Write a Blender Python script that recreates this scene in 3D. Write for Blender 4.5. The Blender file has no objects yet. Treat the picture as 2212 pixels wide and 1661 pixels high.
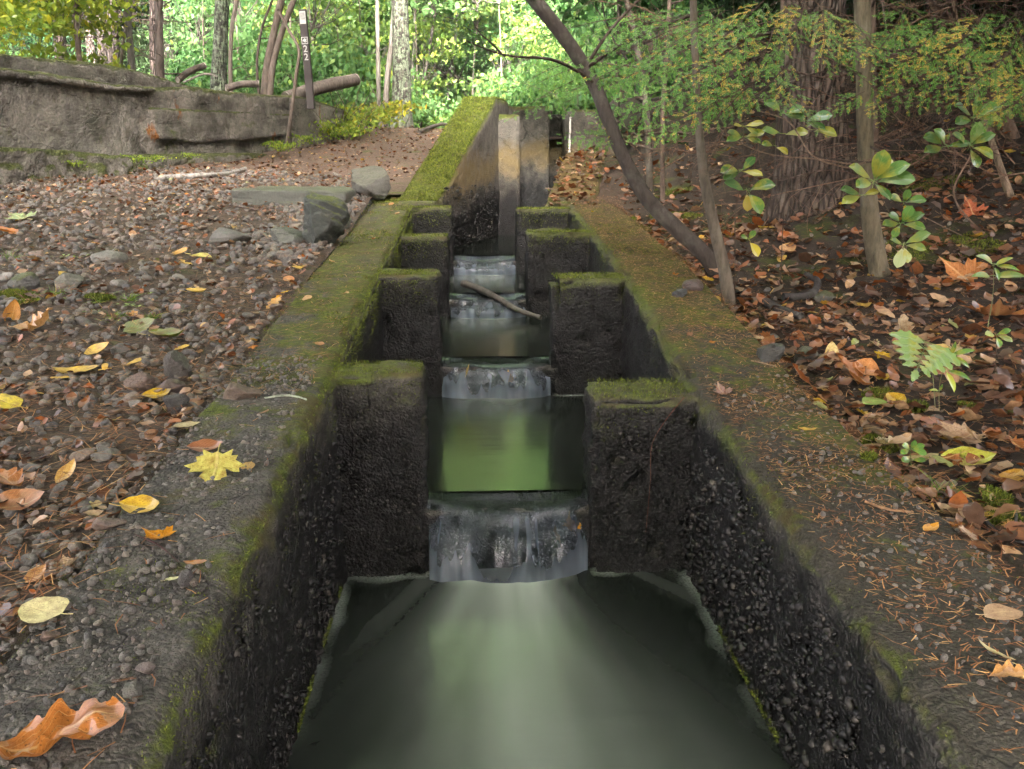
import bpy, bmesh, math, random
import numpy as np
from mathutils import Vector, Matrix, Euler

random.seed(7)
RNG = np.random.default_rng(11)
SC = bpy.context.scene
COL = SC.collection
PI = math.pi

# ------------------------------------------------------------------ camera, sky, sun, exposure
F, CX, CY = 1900.0, 1106.0, 830.5            # focal length and centre in units of a 2212-wide picture
PITCH, YAW, CAMZ = math.radians(14.0), math.radians(2.57), 1.39
cam = bpy.data.cameras.new('camera')
cam.sensor_width = 36.0
cam.lens = 36.0 * F / 2212.0
cam.clip_start, cam.clip_end = 0.05, 1500
camo = bpy.data.objects.new('camera', cam)
COL.objects.link(camo)
camo.location = (0, 0, CAMZ)
camo.rotation_euler = (PI / 2 - PITCH, 0, -YAW)
SC.camera = camo

SUN_EL, SUN_AZ = math.radians(37), math.radians(-176)     # azimuth from +Y towards +X
w = bpy.data.worlds.new('World')
SC.world = w
w.use_nodes = True
wn = w.node_tree
for n in list(wn.nodes):
    wn.nodes.remove(n)
sky = wn.nodes.new('ShaderNodeTexSky')
sky.sky_type = 'NISHITA'
sky.sun_disc = False
sky.sun_elevation = SUN_EL
sky.sun_rotation = SUN_AZ
sky.air_density = 0.1
sky.dust_density = 9.0
sky.ozone_density = 0.0
bg = wn.nodes.new('ShaderNodeBackground')
bg.inputs['Strength'].default_value = 0.15
wo = wn.nodes.new('ShaderNodeOutputWorld')
wn.links.new(sky.outputs[0], bg.inputs[0])
wn.links.new(bg.outputs[0], wo.inputs[0])
sl = bpy.data.lights.new('sun', 'SUN')
sl.energy = 2.4
sl.angle = math.radians(9)
sl.color = (1.0, 0.96, 0.89)
so = bpy.data.objects.new('sun', sl)
COL.objects.link(so)
sd = Vector((math.sin(SUN_AZ) * math.cos(SUN_EL), math.cos(SUN_AZ) * math.cos(SUN_EL), math.sin(SUN_EL)))
so.rotation_euler = sd.to_track_quat('Z', 'Y').to_euler()
so.location = sd * 60
SC.view_settings.view_transform = 'Standard'
SC.view_settings.look = 'None'
SC.view_settings.gamma = 1.0
SC.view_settings.use_curve_mapping = False
SC.view_settings.exposure = 4.95
SC.render.engine = 'CYCLES'
SC.cycles.use_denoising = True
SC.cycles.max_bounces = 5
SC.cycles.diffuse_bounces = 2
SC.cycles.glossy_bounces = 2
SC.cycles.transmission_bounces = 3
SC.cycles.transparent_max_bounces = 8
SC.cycles.use_adaptive_sampling = True
SC.cycles.adaptive_threshold = 0.015
SC.cycles.caustics_reflective = False
SC.cycles.caustics_refractive = False

# ------------------------------------------------------------------ numeric helpers
_f = np.array([math.sin(YAW) * math.cos(PITCH), math.cos(YAW) * math.cos(PITCH), -math.sin(PITCH)])
_r = np.array([math.cos(YAW), -math.sin(YAW), 0.0])
_u = np.cross(_r, _f)

def ray(px, py):
    d = _f * F + _r * (px - CX) - _u * (py - CY)
    return d / np.linalg.norm(d)

def at(px, py, Y):                       # the point of a sight line at depth Y along the channel
    d = ray(px, py)
    return np.array([0, 0, CAMZ]) + d * (Y / d[1])

def mpp(p):                              # metres per picture unit at a point
    return float(np.dot(np.asarray(p) - np.array([0, 0, CAMZ]), _f)) / F

def _hash(i, j, k, seed):
    h = (i.astype(np.uint32) * np.uint32(374761393) + j.astype(np.uint32) * np.uint32(668265263)
         + k.astype(np.uint32) * np.uint32(2246822519) + np.uint32((seed * 3266489917) & 0xffffffff))
    h = (h ^ (h >> np.uint32(13))) * np.uint32(1274126177)
    h = h ^ (h >> np.uint32(16))
    return h.astype(np.float64) / 4294967295.0 * 2 - 1

def vnoise(P, seed=0):
    P = np.asarray(P, float)
    I = np.floor(P).astype(np.int64)
    f = P - I
    f = f * f * (3 - 2 * f)
    out = 0
    for a in (0, 1):
        for b in (0, 1):
            for c in (0, 1):
                wgt = (f[:, 0] if a else 1 - f[:, 0]) * (f[:, 1] if b else 1 - f[:, 1]) * (f[:, 2] if c else 1 - f[:, 2])
                out = out + wgt * _hash(I[:, 0] + a, I[:, 1] + b, I[:, 2] + c, seed)
    return out

def fbm(P, octv=4, seed=0):
    s, a, t = 0, 1.0, 0.0
    P = np.asarray(P, float)
    for o in range(octv):
        s = s + a * vnoise(P * (2.03 ** o) + 17.3 * o, seed + o)
        t += a
        a *= 0.5
    return s / t

def sstep(a, b, x):
    t = np.clip((np.asarray(x, float) - a) / (b - a), 0, 1)
    return t * t * (3 - 2 * t)

# ------------------------------------------------------------------ mesh helpers
def mesh_np(name, V, Fc, mats=(), smooth=True, mi=None, uv=None, attrs=None):
    """Fc: (m,k) array or a list of such arrays (mixed sizes)."""
    me = bpy.data.meshes.new(name)
    V = np.ascontiguousarray(V, dtype=np.float32)
    groups = Fc if isinstance(Fc, list) else [Fc]
    groups = [np.asarray(g, dtype=np.int32) for g in groups if len(g)]
    me.vertices.add(len(V))
    me.vertices.foreach_set('co', V.ravel())
    loops = np.concatenate([g.ravel() for g in groups])
    sizes = np.concatenate([np.full(len(g), g.shape[1], np.int32) for g in groups])
    starts = np.concatenate([[0], np.cumsum(sizes)[:-1]]).astype(np.int32)
    me.loops.add(len(loops))
    me.loops.foreach_set('vertex_index', loops)
    me.polygons.add(len(sizes))
    me.polygons.foreach_set('loop_start', starts)
    me.polygons.foreach_set('loop_total', sizes)
    if smooth:
        me.polygons.foreach_set('use_smooth', np.ones(len(sizes), bool))
    for m in (mats if isinstance(mats, (list, tuple)) else [mats]):
        me.materials.append(m)
    if mi is not None:
        me.polygons.foreach_set('material_index', np.asarray(mi, np.int32))
    if uv is not None:
        l = me.uv_layers.new(name='UVMap')
        l.data.foreach_set('uv', np.asarray(uv, np.float32)[loops].ravel())
    if attrs:
        for k, v in attrs.items():
            a = me.attributes.new(k, 'FLOAT', 'POINT')
            a.data.foreach_set('value', np.asarray(v, np.float32))
    me.update(calc_edges=True)
    return me

def link(name, me, parent=None, loc=None, color=None):
    o = bpy.data.objects.new(name, me)
    COL.objects.link(o)
    if parent is not None:
        o.parent = parent
    if loc is not None:
        o.location = tuple(float(v) for v in loc)
    if color is not None:
        o.color = (*color, 1.0)
    return o

def tag(o, label, cat=None, group=None, kind=None):
    o['label'] = label
    if cat:
        o['category'] = cat
    if group:
        o['group'] = group
    if kind:
        o['kind'] = kind
    return o

def thing(name, label, cat, loc=(0, 0, 0), group=None):
    o = bpy.data.objects.new(name, None)
    COL.objects.link(o)
    o.empty_display_size = 0.1
    o.location = tuple(float(v) for v in loc)
    return tag(o, label, cat, group)

def cat_geo(parts):                      # join (V,F) pairs with equal face size
    Vs, Fs, n = [], [], 0
    for V, Fa in parts:
        Vs.append(np.asarray(V, float))
        Fs.append(np.asarray(Fa, int) + n)
        n += len(V)
    return np.concatenate(Vs), np.concatenate(Fs)

def scatter(V, Fa, M, T):
    """copies of a template: M (n,3,3), T (n,3)"""
    n, nv = len(T), len(V)
    VV = np.einsum('nij,vj->nvi', M, V) + T[:, None, :]
    FF = Fa[None] + (np.arange(n) * nv)[:, None, None]
    return VV.reshape(-1, 3), FF.reshape(-1, Fa.shape[1])

def rotz(a):
    c, s = np.cos(a), np.sin(a)
    z, o = np.zeros_like(a), np.ones_like(a)
    return np.stack([np.stack([c, -s, z], -1), np.stack([s, c, z], -1), np.stack([z, z, o], -1)], -2)

def rotx(a):
    c, s = np.cos(a), np.sin(a)
    z, o = np.zeros_like(a), np.ones_like(a)
    return np.stack([np.stack([o, z, z], -1), np.stack([z, c, -s], -1), np.stack([z, s, c], -1)], -2)

def roty(a):
    c, s = np.cos(a), np.sin(a)
    z, o = np.zeros_like(a), np.ones_like(a)
    return np.stack([np.stack([c, z, s], -1), np.stack([z, o, z], -1), np.stack([-s, z, c], -1)], -2)

def grid_faces(nu, nv, wrap=False):
    a = np.arange(nu * nv).reshape(nu, nv)
    if wrap:
        b = np.concatenate([a, a[:, :1]], 1)
    else:
        b = a
    return np.stack([b[:-1, :-1], b[1:, :-1], b[1:, 1:], b[:-1, 1:]], -1).reshape(-1, 4)

def catmull(P, n):
    P = np.asarray(P, float)
    if len(P) < 3:
        t = np.linspace(0, 1, n)[:, None]
        return P[0] * (1 - t) + P[-1] * t
    dt = np.linalg.norm(np.diff(P, axis=0), axis=1) + 1e-9
    sl_ = np.diff(P, axis=0) / dt[:, None]
    Tn = np.empty_like(P)
    Tn[0], Tn[-1] = sl_[0], sl_[-1]
    Tn[1:-1] = (sl_[:-1] * dt[1:, None] + sl_[1:] * dt[:-1, None]) / (dt[:-1] + dt[1:])[:, None]
    ts = np.linspace(0, len(P) - 1 - 1e-6, n)
    i = ts.astype(int)
    t = (ts - i)[:, None]
    d = dt[i][:, None]
    h00, h10, h01, h11 = 2 * t ** 3 - 3 * t ** 2 + 1, t ** 3 - 2 * t ** 2 + t, -2 * t ** 3 + 3 * t ** 2, t ** 3 - t ** 2
    return h00 * P[i] + h10 * d * Tn[i] + h01 * P[i + 1] + h11 * d * Tn[i + 1]

def tube(path, rad, sides=8, rough=0.0, seed=0, freq=8.0, ridge=0, cap=True):
    path = np.asarray(path, float)
    n = len(path)
    rad = np.broadcast_to(np.asarray(rad, float), (n,))
    T = np.gradient(path, axis=0)
    T /= np.linalg.norm(T, axis=1)[:, None] + 1e-9
    ref = np.array([0, 0, 1.0]) if abs(T[0, 2]) < 0.8 else np.array([1.0, 0, 0])
    N = np.zeros_like(T)
    v = np.cross(T[0], ref)
    v /= np.linalg.norm(v)
    for i in range(n):
        v = v - T[i] * np.dot(v, T[i])
        v /= np.linalg.norm(v) + 1e-9
        N[i] = v
    B = np.cross(T, N)
    a = np.linspace(0, 2 * PI, sides, endpoint=False)
    ring = N[:, None] * np.cos(a)[None, :, None] + B[:, None] * np.sin(a)[None, :, None]
    r = np.repeat(rad[:, None], sides, 1)
    if rough > 0:
        base = path[:, None] + ring * r[..., None]
        nz = fbm((base * freq).reshape(-1, 3) * np.array([1, 1, 0.45]), 3, seed).reshape(n, sides)
        r = r * (1 + rough * nz)
    if ridge:
        L = np.concatenate([[0], np.cumsum(np.linalg.norm(np.diff(path, axis=0), axis=1))])
        ph = vnoise(np.stack([np.repeat(L * 3, sides), np.tile(np.cos(a) * 2, n), np.tile(np.sin(a) * 2, n)], -1), seed + 9).reshape(n, sides)
        r = r * (1 + 0.035 * np.sin(a[None, :] * ridge + 2.2 * ph))
    V = (path[:, None] + ring * r[..., None]).reshape(-1, 3)
    Fq = grid_faces(n, sides, True)
    if cap:
        c = len(V)
        V = np.vstack([V, path[0], path[-1]])
        k = np.arange(sides)
        k2 = (k + 1) % sides
        e = (n - 1) * sides
        Fq = np.vstack([Fq, np.stack([k2, k, np.full(sides, c), np.full(sides, c)], -1)[:, :],
                        np.stack([e + k, e + k2, np.full(sides, c + 1), np.full(sides, c + 1)], -1)])
    return V, Fq

def fixq(Fq):
    """split degenerate cap quads into triangles"""
    d = Fq[:, 2] == Fq[:, 3]
    return [Fq[~d], Fq[d][:, :3]]

def tubemesh(name, tubes, m, smooth=True):
    V, Fq = cat_geo(tubes)
    return mesh_np(name, V, fixq(Fq), m, smooth)

# ------------------------------------------------------------------ material helper
class MT:
    def __init__(s, name):
        s.m = bpy.data.materials.new(name)
        s.m.use_nodes = True
        s.t = s.m.node_tree
        for n in list(s.t.nodes):
            s.t.nodes.remove(n)
        s.out = s.t.nodes.new('ShaderNodeOutputMaterial')
    def n(s, typ, ins=None, out=0, **at_):
        nd = s.t.nodes.new('ShaderNode' + typ)
        for k, v in at_.items():
            setattr(nd, k, v)
        for k, v in (ins or {}).items():
            sock = nd.inputs[k]
            if isinstance(v, bpy.types.NodeSocket):
                s.t.links.new(v, sock)
            elif isinstance(v, tuple) and len(v) == 3 and sock.type == 'RGBA':
                sock.default_value = (*v, 1)
            else:
                sock.default_value = v
        s.last = nd
        return nd.outputs[out]
    def geo(s, which='Position'):
        return s.n('NewGeometry', out=which)
    def noise(s, vec, scale, det=3, rough=0.55, dist=0.0):
        return s.n('TexNoise', {'Vector': vec, 'Scale': scale, 'Detail': det, 'Roughness': rough, 'Distortion': dist})
    def voro(s, vec, scale, feature='F1', out='Distance', rnd=1.0):
        return s.n('TexVoronoi', {'Vector': vec, 'Scale': scale, 'Randomness': rnd}, out=out, feature=feature)
    def ramp(s, fac, stops, interp='LINEAR'):
        o = s.n('ValToRGB', {'Fac': fac})
        r = s.last.color_ramp
        r.interpolation = interp
        while len(r.elements) > 1:
            r.elements.remove(r.elements[-1])
        r.elements[0].position = stops[0][0]
        for i, (p, c) in enumerate(stops):
            e = r.elements[0] if i == 0 else r.elements.new(p)
            c = (c, c, c) if not isinstance(c, tuple) else c
            e.color = (*c, 1)
        return o
    def math(s, op, a, b=0.0, clamp=False):
        o = s.n('Math', {0: a, 1: b}, operation=op)
        s.last.use_clamp = clamp
        return o
    def mix(s, fac, a, b, mode='MIX'):
        nd = s.t.nodes.new('ShaderNodeMix')
        nd.data_type = 'RGBA'
        nd.blend_type = mode
        for i, v in ((0, fac), (6, a), (7, b)):
            if isinstance(v, bpy.types.NodeSocket):
                s.t.links.new(v, nd.inputs[i])
            else:
                nd.inputs[i].default_value = (*v, 1) if isinstance(v, tuple) else v
        return nd.outputs[2]
    def sep(s, vec, axis):
        return s.n('SeparateXYZ', {0: vec}, out=axis)
    def vscale(s, vec, sc):
        return s.n('Mapping', {'Vector': vec, 'Scale': sc})
    def bump(s, h, strength=0.5, dist=0.02, nrm=None):
        d = {'Height': h, 'Strength': strength, 'Distance': dist}
        if nrm is not None:
            d['Normal'] = nrm
        return s.n('Bump', d)
    def bsdf(s, **kw):
        names = {'base': 'Base Color', 'rough': 'Roughness', 'normal': 'Normal', 'spec': 'Specular IOR Level', 'coat': 'Coat Weight', 'metal': 'Metallic', 'ior': 'IOR'}
        return s.n('BsdfPrincipled', {names[k]: v for k, v in kw.items()})
    def done(s, shader):
        s.t.links.new(shader, s.out.inputs['Surface'])
        return s.m
    def mixs(s, fac, a, b):
        return s.n('MixShader', {0: fac, 1: a, 2: b})

# ------------------------------------------------------------------ materials
def make_concrete():
    t = MT('weathered_concrete')
    pos = t.geo()
    nz = t.sep(t.geo('Normal'), 2)
    y, z = t.sep(pos, 1), t.sep(pos, 2)
    big = t.noise(pos, 3.0, 4)
    mid = t.noise(pos, 14.0, 4, 0.65)
    fine = t.noise(pos, 90.0, 3, 0.7)
    wpos = t.n('VectorMath', {0: pos, 1: t.n('VectorMath', {0: t.n('TexNoise', {'Vector': pos, 'Scale': 30.0}, out='Color'), 'Scale': 0.03}, operation='SCALE')}, operation='ADD')
    agg = t.voro(wpos, 95.0, out='Color')
    aggd = t.voro(wpos, 95.0)
    up = t.n('MapRange', {0: nz, 1: 0.35, 2: 0.8})
    # dry concrete with stones showing through
    dry = t.ramp(mid, [(0.28, (0.022, 0.020, 0.018)), (0.5, (0.054, 0.050, 0.044)), (0.75, (0.105, 0.096, 0.083))])
    stone = t.ramp(t.sep(agg, 0), [(0.0, (0.03, 0.03, 0.03)), (0.5, (0.07, 0.066, 0.062)), (1.0, (0.14, 0.122, 0.105))])
    dry = t.mix(t.math('MULTIPLY', t.n('MapRange', {0: aggd, 1: 0.5, 2: 0.25}), 0.6), dry, stone)
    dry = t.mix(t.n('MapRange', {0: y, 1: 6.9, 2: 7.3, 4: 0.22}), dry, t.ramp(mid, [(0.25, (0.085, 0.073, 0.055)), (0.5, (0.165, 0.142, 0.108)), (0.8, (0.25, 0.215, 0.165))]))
    ck = t.voro(t.n('VectorMath', {0: pos, 1: t.n('VectorMath', {0: t.n('TexNoise', {'Vector': pos, 'Scale': 3.0, 'Detail': 5.0}, out='Color'), 'Scale': 0.35}, operation='SCALE')}, operation='ADD'), 1.9, feature='DISTANCE_TO_EDGE')
    crack = t.n('MapRange', {0: ck, 1: 0.007, 2: 0.001, 4: 0.6})
    dry = t.mix(crack, dry, (0.008, 0.007, 0.006))
    x = t.sep(pos, 0)
    film = t.math('MULTIPLY', t.n('MapRange', {0: x, 1: 0.45, 2: 0.75}), t.math('MULTIPLY', up, t.n('MapRange', {0: mid, 1: 0.3, 2: 0.6, 3: 0.5, 4: 0.9})))
    dry = t.mix(film, dry, t.ramp(fine, [(0.3, (0.014, 0.013, 0.009)), (0.6, (0.036, 0.032, 0.022)), (0.8, (0.075, 0.060, 0.040))]))
    # growth of black algae above each pool
    wl = t.math('SUBTRACT', z, t.math('SUBTRACT', t.math('MULTIPLY', y, 0.12), 0.18))
    wl = t.math('ADD', wl, t.math('MULTIPLY', t.math('SUBTRACT', big, 0.5), 0.45))
    wl = t.math('ADD', wl, t.math('MULTIPLY', t.math('SUBTRACT', mid, 0.5), 0.25))
    wl = t.math('ADD', wl, t.n('MapRange', {0: y, 1: 7.0, 2: 7.3, 3: 0.0, 4: 0.26}))
    wet = t.n('MapRange', {0: wl, 1: 0.68, 2: 0.42})
    wet = t.math('MULTIPLY', wet, t.math('SUBTRACT', 1.0, up))
    black = t.ramp(fine, [(0.3, (0.004, 0.004, 0.004)), (0.6, (0.011, 0.010, 0.0095)), (0.85, (0.026, 0.024, 0.022))])
    ochre = t.math('MULTIPLY', t.n('MapRange', {0: t.math('ABSOLUTE', t.math('SUBTRACT', wl, 0.78)), 1: 0.2, 2: 0.02}), t.n('MapRange', {0: y, 1: 6.8, 2: 7.6}))
    dry = t.mix(t.math('MULTIPLY', ochre, 0.55), dry, (0.16, 0.11, 0.03))
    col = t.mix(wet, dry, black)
    # moss
    bias = t.n('MapRange', {0: y, 1: 1.2, 2: 4.0, 3: -0.12, 4: 0.20})
    bias = t.math('ADD', bias, t.n('MapRange', {0: y, 1: 6.8, 2: 7.6, 3: 0.0, 4: 0.10}))
    bias = t.math('ADD', bias, t.math('MULTIPLY', t.n('MapRange', {0: x, 1: -0.62, 2: -0.47}), 0.12))
    bias = t.math('ADD', bias, t.math('MULTIPLY', t.n('MapRange', {0: t.math('ABSOLUTE', t.math('SUBTRACT', x, 0.75)), 1: 0.11, 2: 0.0}), 0.07))
    bias = t.math('ADD', bias, t.math('MULTIPLY', t.n('MapRange', {0: t.math('ABSOLUTE', t.math('SUBTRACT', x, 1.13)), 1: 0.12, 2: 0.0}), 0.10))
    bias = t.math('SUBTRACT', bias, t.math('MULTIPLY', t.math('MULTIPLY', t.n('MapRange', {0: x, 1: 0.5, 2: 0.7}), t.n('MapRange', {0: y, 1: 6.9, 2: 7.4})), 0.34))
    bias = t.math('SUBTRACT', bias, t.math('MULTIPLY', t.n('MapRange', {0: x, 1: 0.5, 2: 0.8}), 0.14))
    edge = t.math('SUBTRACT', t.n('MapRange', {0: t.math('ABSOLUTE', t.math('SUBTRACT', nz, 0.45)), 1: 0.5, 2: 0.1}), 0.45)
    mf = t.math('ADD', t.math('ADD', t.math('ADD', t.math('MULTIPLY', t.math('SUBTRACT', t.noise(pos, 4.5, 6, 0.75), 0.5), 1.5), 0.5), bias), t.math('MULTIPLY', edge, 0.14))
    mf = t.n('MapRange', {0: mf, 1: 0.46, 2: 0.60})
    mf = t.math('MULTIPLY', mf, t.n('MapRange', {0: wl, 1: 0.28, 2: 0.55}))
    mf = t.math('MULTIPLY', mf, t.n('MapRange', {0: t.math('ADD', nz, t.math('MULTIPLY', t.noise(pos, 9.0, 4, 0.7), 0.9)), 1: 0.62, 2: 1.05}))
    moss = t.ramp(t.noise(pos, 40.0, 4, 0.8), [(0.3, (0.020, 0.027, 0.003)), (0.5, (0.058, 0.076, 0.007)), (0.72, (0.130, 0.160, 0.012))])
    moss = t.mix(t.n('MapRange', {0: t.noise(pos, 8.0, 5, 0.7), 1: 0.45, 2: 0.62, 4: 0.8}), moss, (0.060, 0.040, 0.018))
    col = t.mix(t.math('MULTIPLY', mf, 0.92), col, moss)
    rough = t.n('MapRange', {0: wet, 3: 0.88, 4: 0.34})
    h = t.math('ADD', t.math('MULTIPLY', fine, 0.35), t.math('MULTIPLY', t.math('SUBTRACT', 1.0, aggd), t.math('SUBTRACT', 1.0, mf)))
    h = t.math('ADD', h, t.math('MULTIPLY', t.noise(pos, 260, 2), t.math('MULTIPLY', mf, 0.9)))
    h = t.math('ADD', h, t.math('MULTIPLY', t.noise(pos, 45, 5, 0.75), 1.2))
    h = t.math('SUBTRACT', h, t.math('MULTIPLY', crack, 1.5))
    nrm = t.bump(h, 0.8, 0.011)
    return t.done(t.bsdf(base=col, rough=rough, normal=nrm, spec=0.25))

def make_old_wall():
    t = MT('old_retaining_concrete')
    pos = t.geo()
    nz = t.sep(t.geo('Normal'), 2)
    z = t.sep(pos, 2)
    big = t.noise(pos, 1.3, 5, 0.6)
    streak = t.noise(t.vscale(pos, (1.6, 1.6, 1.0)), 2.2, 6, 0.7)
    fine = t.noise(pos, 38, 5, 0.75)
    col = t.ramp(streak, [(0.25, (0.075, 0.069, 0.061)), (0.45, (0.155, 0.14, 0.122)), (0.6, (0.215, 0.192, 0.165)), (0.8, (0.29, 0.26, 0.225))])
    col = t.mix(t.n('MapRange', {0: fine, 1: 0.45, 2: 0.65, 4: 0.6}), col, t.mix(0.5, col, (0.03, 0.028, 0.026)))
    ck = t.voro(t.n('VectorMath', {0: t.vscale(pos, (0.8, 0.8, 1.6)), 1: t.n('VectorMath', {0: t.n('TexNoise', {'Vector': pos, 'Scale': 2.0, 'Detail': 5.0}, out='Color'), 'Scale': 0.6}, operation='SCALE')}, operation='ADD'), 1.1, feature='DISTANCE_TO_EDGE')
    crack = t.n('MapRange', {0: ck, 1: 0.007, 2: 0.001, 4: 0.45})
    col = t.mix(crack, col, (0.02, 0.018, 0.015))
    drip = t.n('MapRange', {0: t.noise(t.vscale(pos, (5, 5, 0.5)), 2.0, 4, 0.6), 1: 0.55, 2: 0.75, 4: 0.55})
    col = t.mix(drip, col, (0.045, 0.042, 0.036))
    dark = t.n('MapRange', {0: t.noise(pos, 3.1, 6, 0.7), 1: 0.47, 2: 0.64, 4: 0.85})
    col = t.mix(dark, col, (0.045, 0.042, 0.030))
    rust = t.n('MapRange', {0: t.noise(t.vscale(pos, (1, 1, 0.6)), 2.3, 4, 0.7), 1: 0.66, 2: 0.72})
    col = t.mix(rust, col, (0.19, 0.075, 0.018))
    mf = t.math('ADD', t.noise(pos, 3.6, 5, 0.7), t.n('MapRange', {0: nz, 1: 0.1, 2: 0.75, 3: -0.14, 4: 0.36}))
    mf = t.math('ADD', mf, t.n('MapRange', {0: z, 1: 1.8, 2: 1.35, 3: 0.0, 4: 0.15}))
    mf = t.n('MapRange', {0: mf, 1: 0.5, 2: 0.64})
    moss = t.ramp(t.noise(pos, 30, 4, 0.8), [(0.3, (0.016, 0.020, 0.004)), (0.55, (0.055, 0.066, 0.010)), (0.75, (0.115, 0.130, 0.018))])
    col = t.mix(t.math('MULTIPLY', mf, 0.9), col, moss)
    h = t.math('ADD', t.math('ADD', fine, t.math('MULTIPLY', t.voro(pos, 45), -0.5)), t.math('SUBTRACT', t.noise(pos, 11, 6, 0.75), crack))
    return t.done(t.bsdf(base=col, rough=0.88, normal=t.bump(h, 1.0, 0.035), spec=0.25))

def make_ground():
    t = MT('forest_soil')
    pos = t.geo()
    x, y = t.sep(pos, 0), t.sep(pos, 1)
    n1 = t.noise(pos, 5, 6, 0.7)
    n2 = t.noise(pos, 55, 5, 0.8)
    col = t.ramp(n2, [(0.25, (0.017, 0.013, 0.009)), (0.45, (0.052, 0.039, 0.027)), (0.6, (0.105, 0.078, 0.052)), (0.78, (0.185, 0.145, 0.10))])
    col = t.mix(t.n('MapRange', {0: n1, 1: 0.35, 2: 0.6, 4: 0.7}), t.mix(0.5, col, (0.028, 0.020, 0.015)), col)
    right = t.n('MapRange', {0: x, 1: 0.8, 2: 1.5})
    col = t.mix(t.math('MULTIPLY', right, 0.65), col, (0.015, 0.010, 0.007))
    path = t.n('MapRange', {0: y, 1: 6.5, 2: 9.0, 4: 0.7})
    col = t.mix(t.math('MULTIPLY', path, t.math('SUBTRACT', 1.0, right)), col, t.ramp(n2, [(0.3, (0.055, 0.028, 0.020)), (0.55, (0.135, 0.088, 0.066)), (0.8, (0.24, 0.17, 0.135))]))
    mf = t.math('ADD', t.noise(pos, 2.6, 4, 0.65), t.math('MULTIPLY', right, 0.05))
    mf = t.n('MapRange', {0: mf, 1: 0.60, 2: 0.70})
    moss = t.ramp(t.noise(pos, 45, 4, 0.8), [(0.3, (0.012, 0.018, 0.003)), (0.55, (0.05, 0.068, 0.008)), (0.75, (0.11, 0.14, 0.016))])
    col = t.mix(t.math('MULTIPLY', mf, 0.85), col, moss)
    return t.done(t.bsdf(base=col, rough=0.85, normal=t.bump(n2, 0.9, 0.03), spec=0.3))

def make_stone(name, islands):
    t = MT(name)
    pos = t.geo()
    rnd = t.geo('Random Per Island') if islands else t.n('ObjectInfo', out='Random')
    n2 = t.noise(pos, 70, 5, 0.75)
    n1 = t.noise(pos, 16, 4, 0.6)
    c = t.ramp(rnd, [(0.0, (0.08, 0.078, 0.075)), (0.25, (0.15, 0.14, 0.128)), (0.45, (0.15, 0.115, 0.095)), (0.6, (0.12, 0.113, 0.104)), (0.8, (0.22, 0.185, 0.15)), (1.0, (0.075, 0.078, 0.084))])
    if not islands:
        oc = t.n('ObjectInfo', out='Color')
        c = t.mix(0.85, c, oc)
    c = t.mix(t.n('MapRange', {0: n2, 1: 0.35, 2: 0.7}), t.mix(0.55, c, (0.02, 0.019, 0.018)), c)
    c = t.mix(t.n('MapRange', {0: n1, 1: 0.52, 2: 0.75, 4: 0.5 if islands else 0.2}), c, (0.17, 0.15, 0.12))
    nz = t.sep(t.geo('Normal'), 2)
    if not islands:
        mo = t.n('ObjectInfo', out='Alpha')
        mf = t.math('ADD', t.noise(pos, 12, 4, 0.7), t.n('MapRange', {0: nz, 1: -0.2, 2: 0.9, 3: -0.25, 4: 0.2}))
        mf = t.math('MULTIPLY', t.n('MapRange', {0: mf, 1: 0.45, 2: 0.6}), t.math('SUBTRACT', 1.0, mo))
        c = t.mix(mf, c, t.ramp(t.noise(pos, 60, 4, 0.8), [(0.3, (0.016, 0.022, 0.004)), (0.7, (0.10, 0.12, 0.015))]))
    return t.done(t.bsdf(base=c, rough=0.55, normal=t.bump(t.math('ADD', t.math('ADD', n2, n1), t.noise(t.vscale(pos, (1, 1, 3.5)), 22, 4, 0.7)), 0.8, 0.018), spec=0.45))

def leaf_shader(t, col, trans=0.35, rough=0.5, nrm=None, gloss=0.12):
    kw = {'Color': col}
    d = t.n('BsdfDiffuse', {'Color': col})
    tr = t.n('BsdfTranslucent', {'Color': t.mix(0.35, col, (0.9, 1.0, 0.45), 'MULTIPLY')})
    s = t.mixs(trans, d, tr)
    g = t.n('BsdfGlossy', {'Color': (0.9, 0.95, 1.0), 'Roughness': rough})
    if nrm is not None:
        for nd in t.t.nodes:
            if nd.bl_idname in ('ShaderNodeBsdfDiffuse', 'ShaderNodeBsdfGlossy'):
                t.t.links.new(nrm, nd.inputs['Normal'])
    lw = t.n('LayerWeight', {'Blend': 0.3}, out='Fresnel')
    return t.mixs(t.math('MULTIPLY', lw, gloss), s, g)

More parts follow.
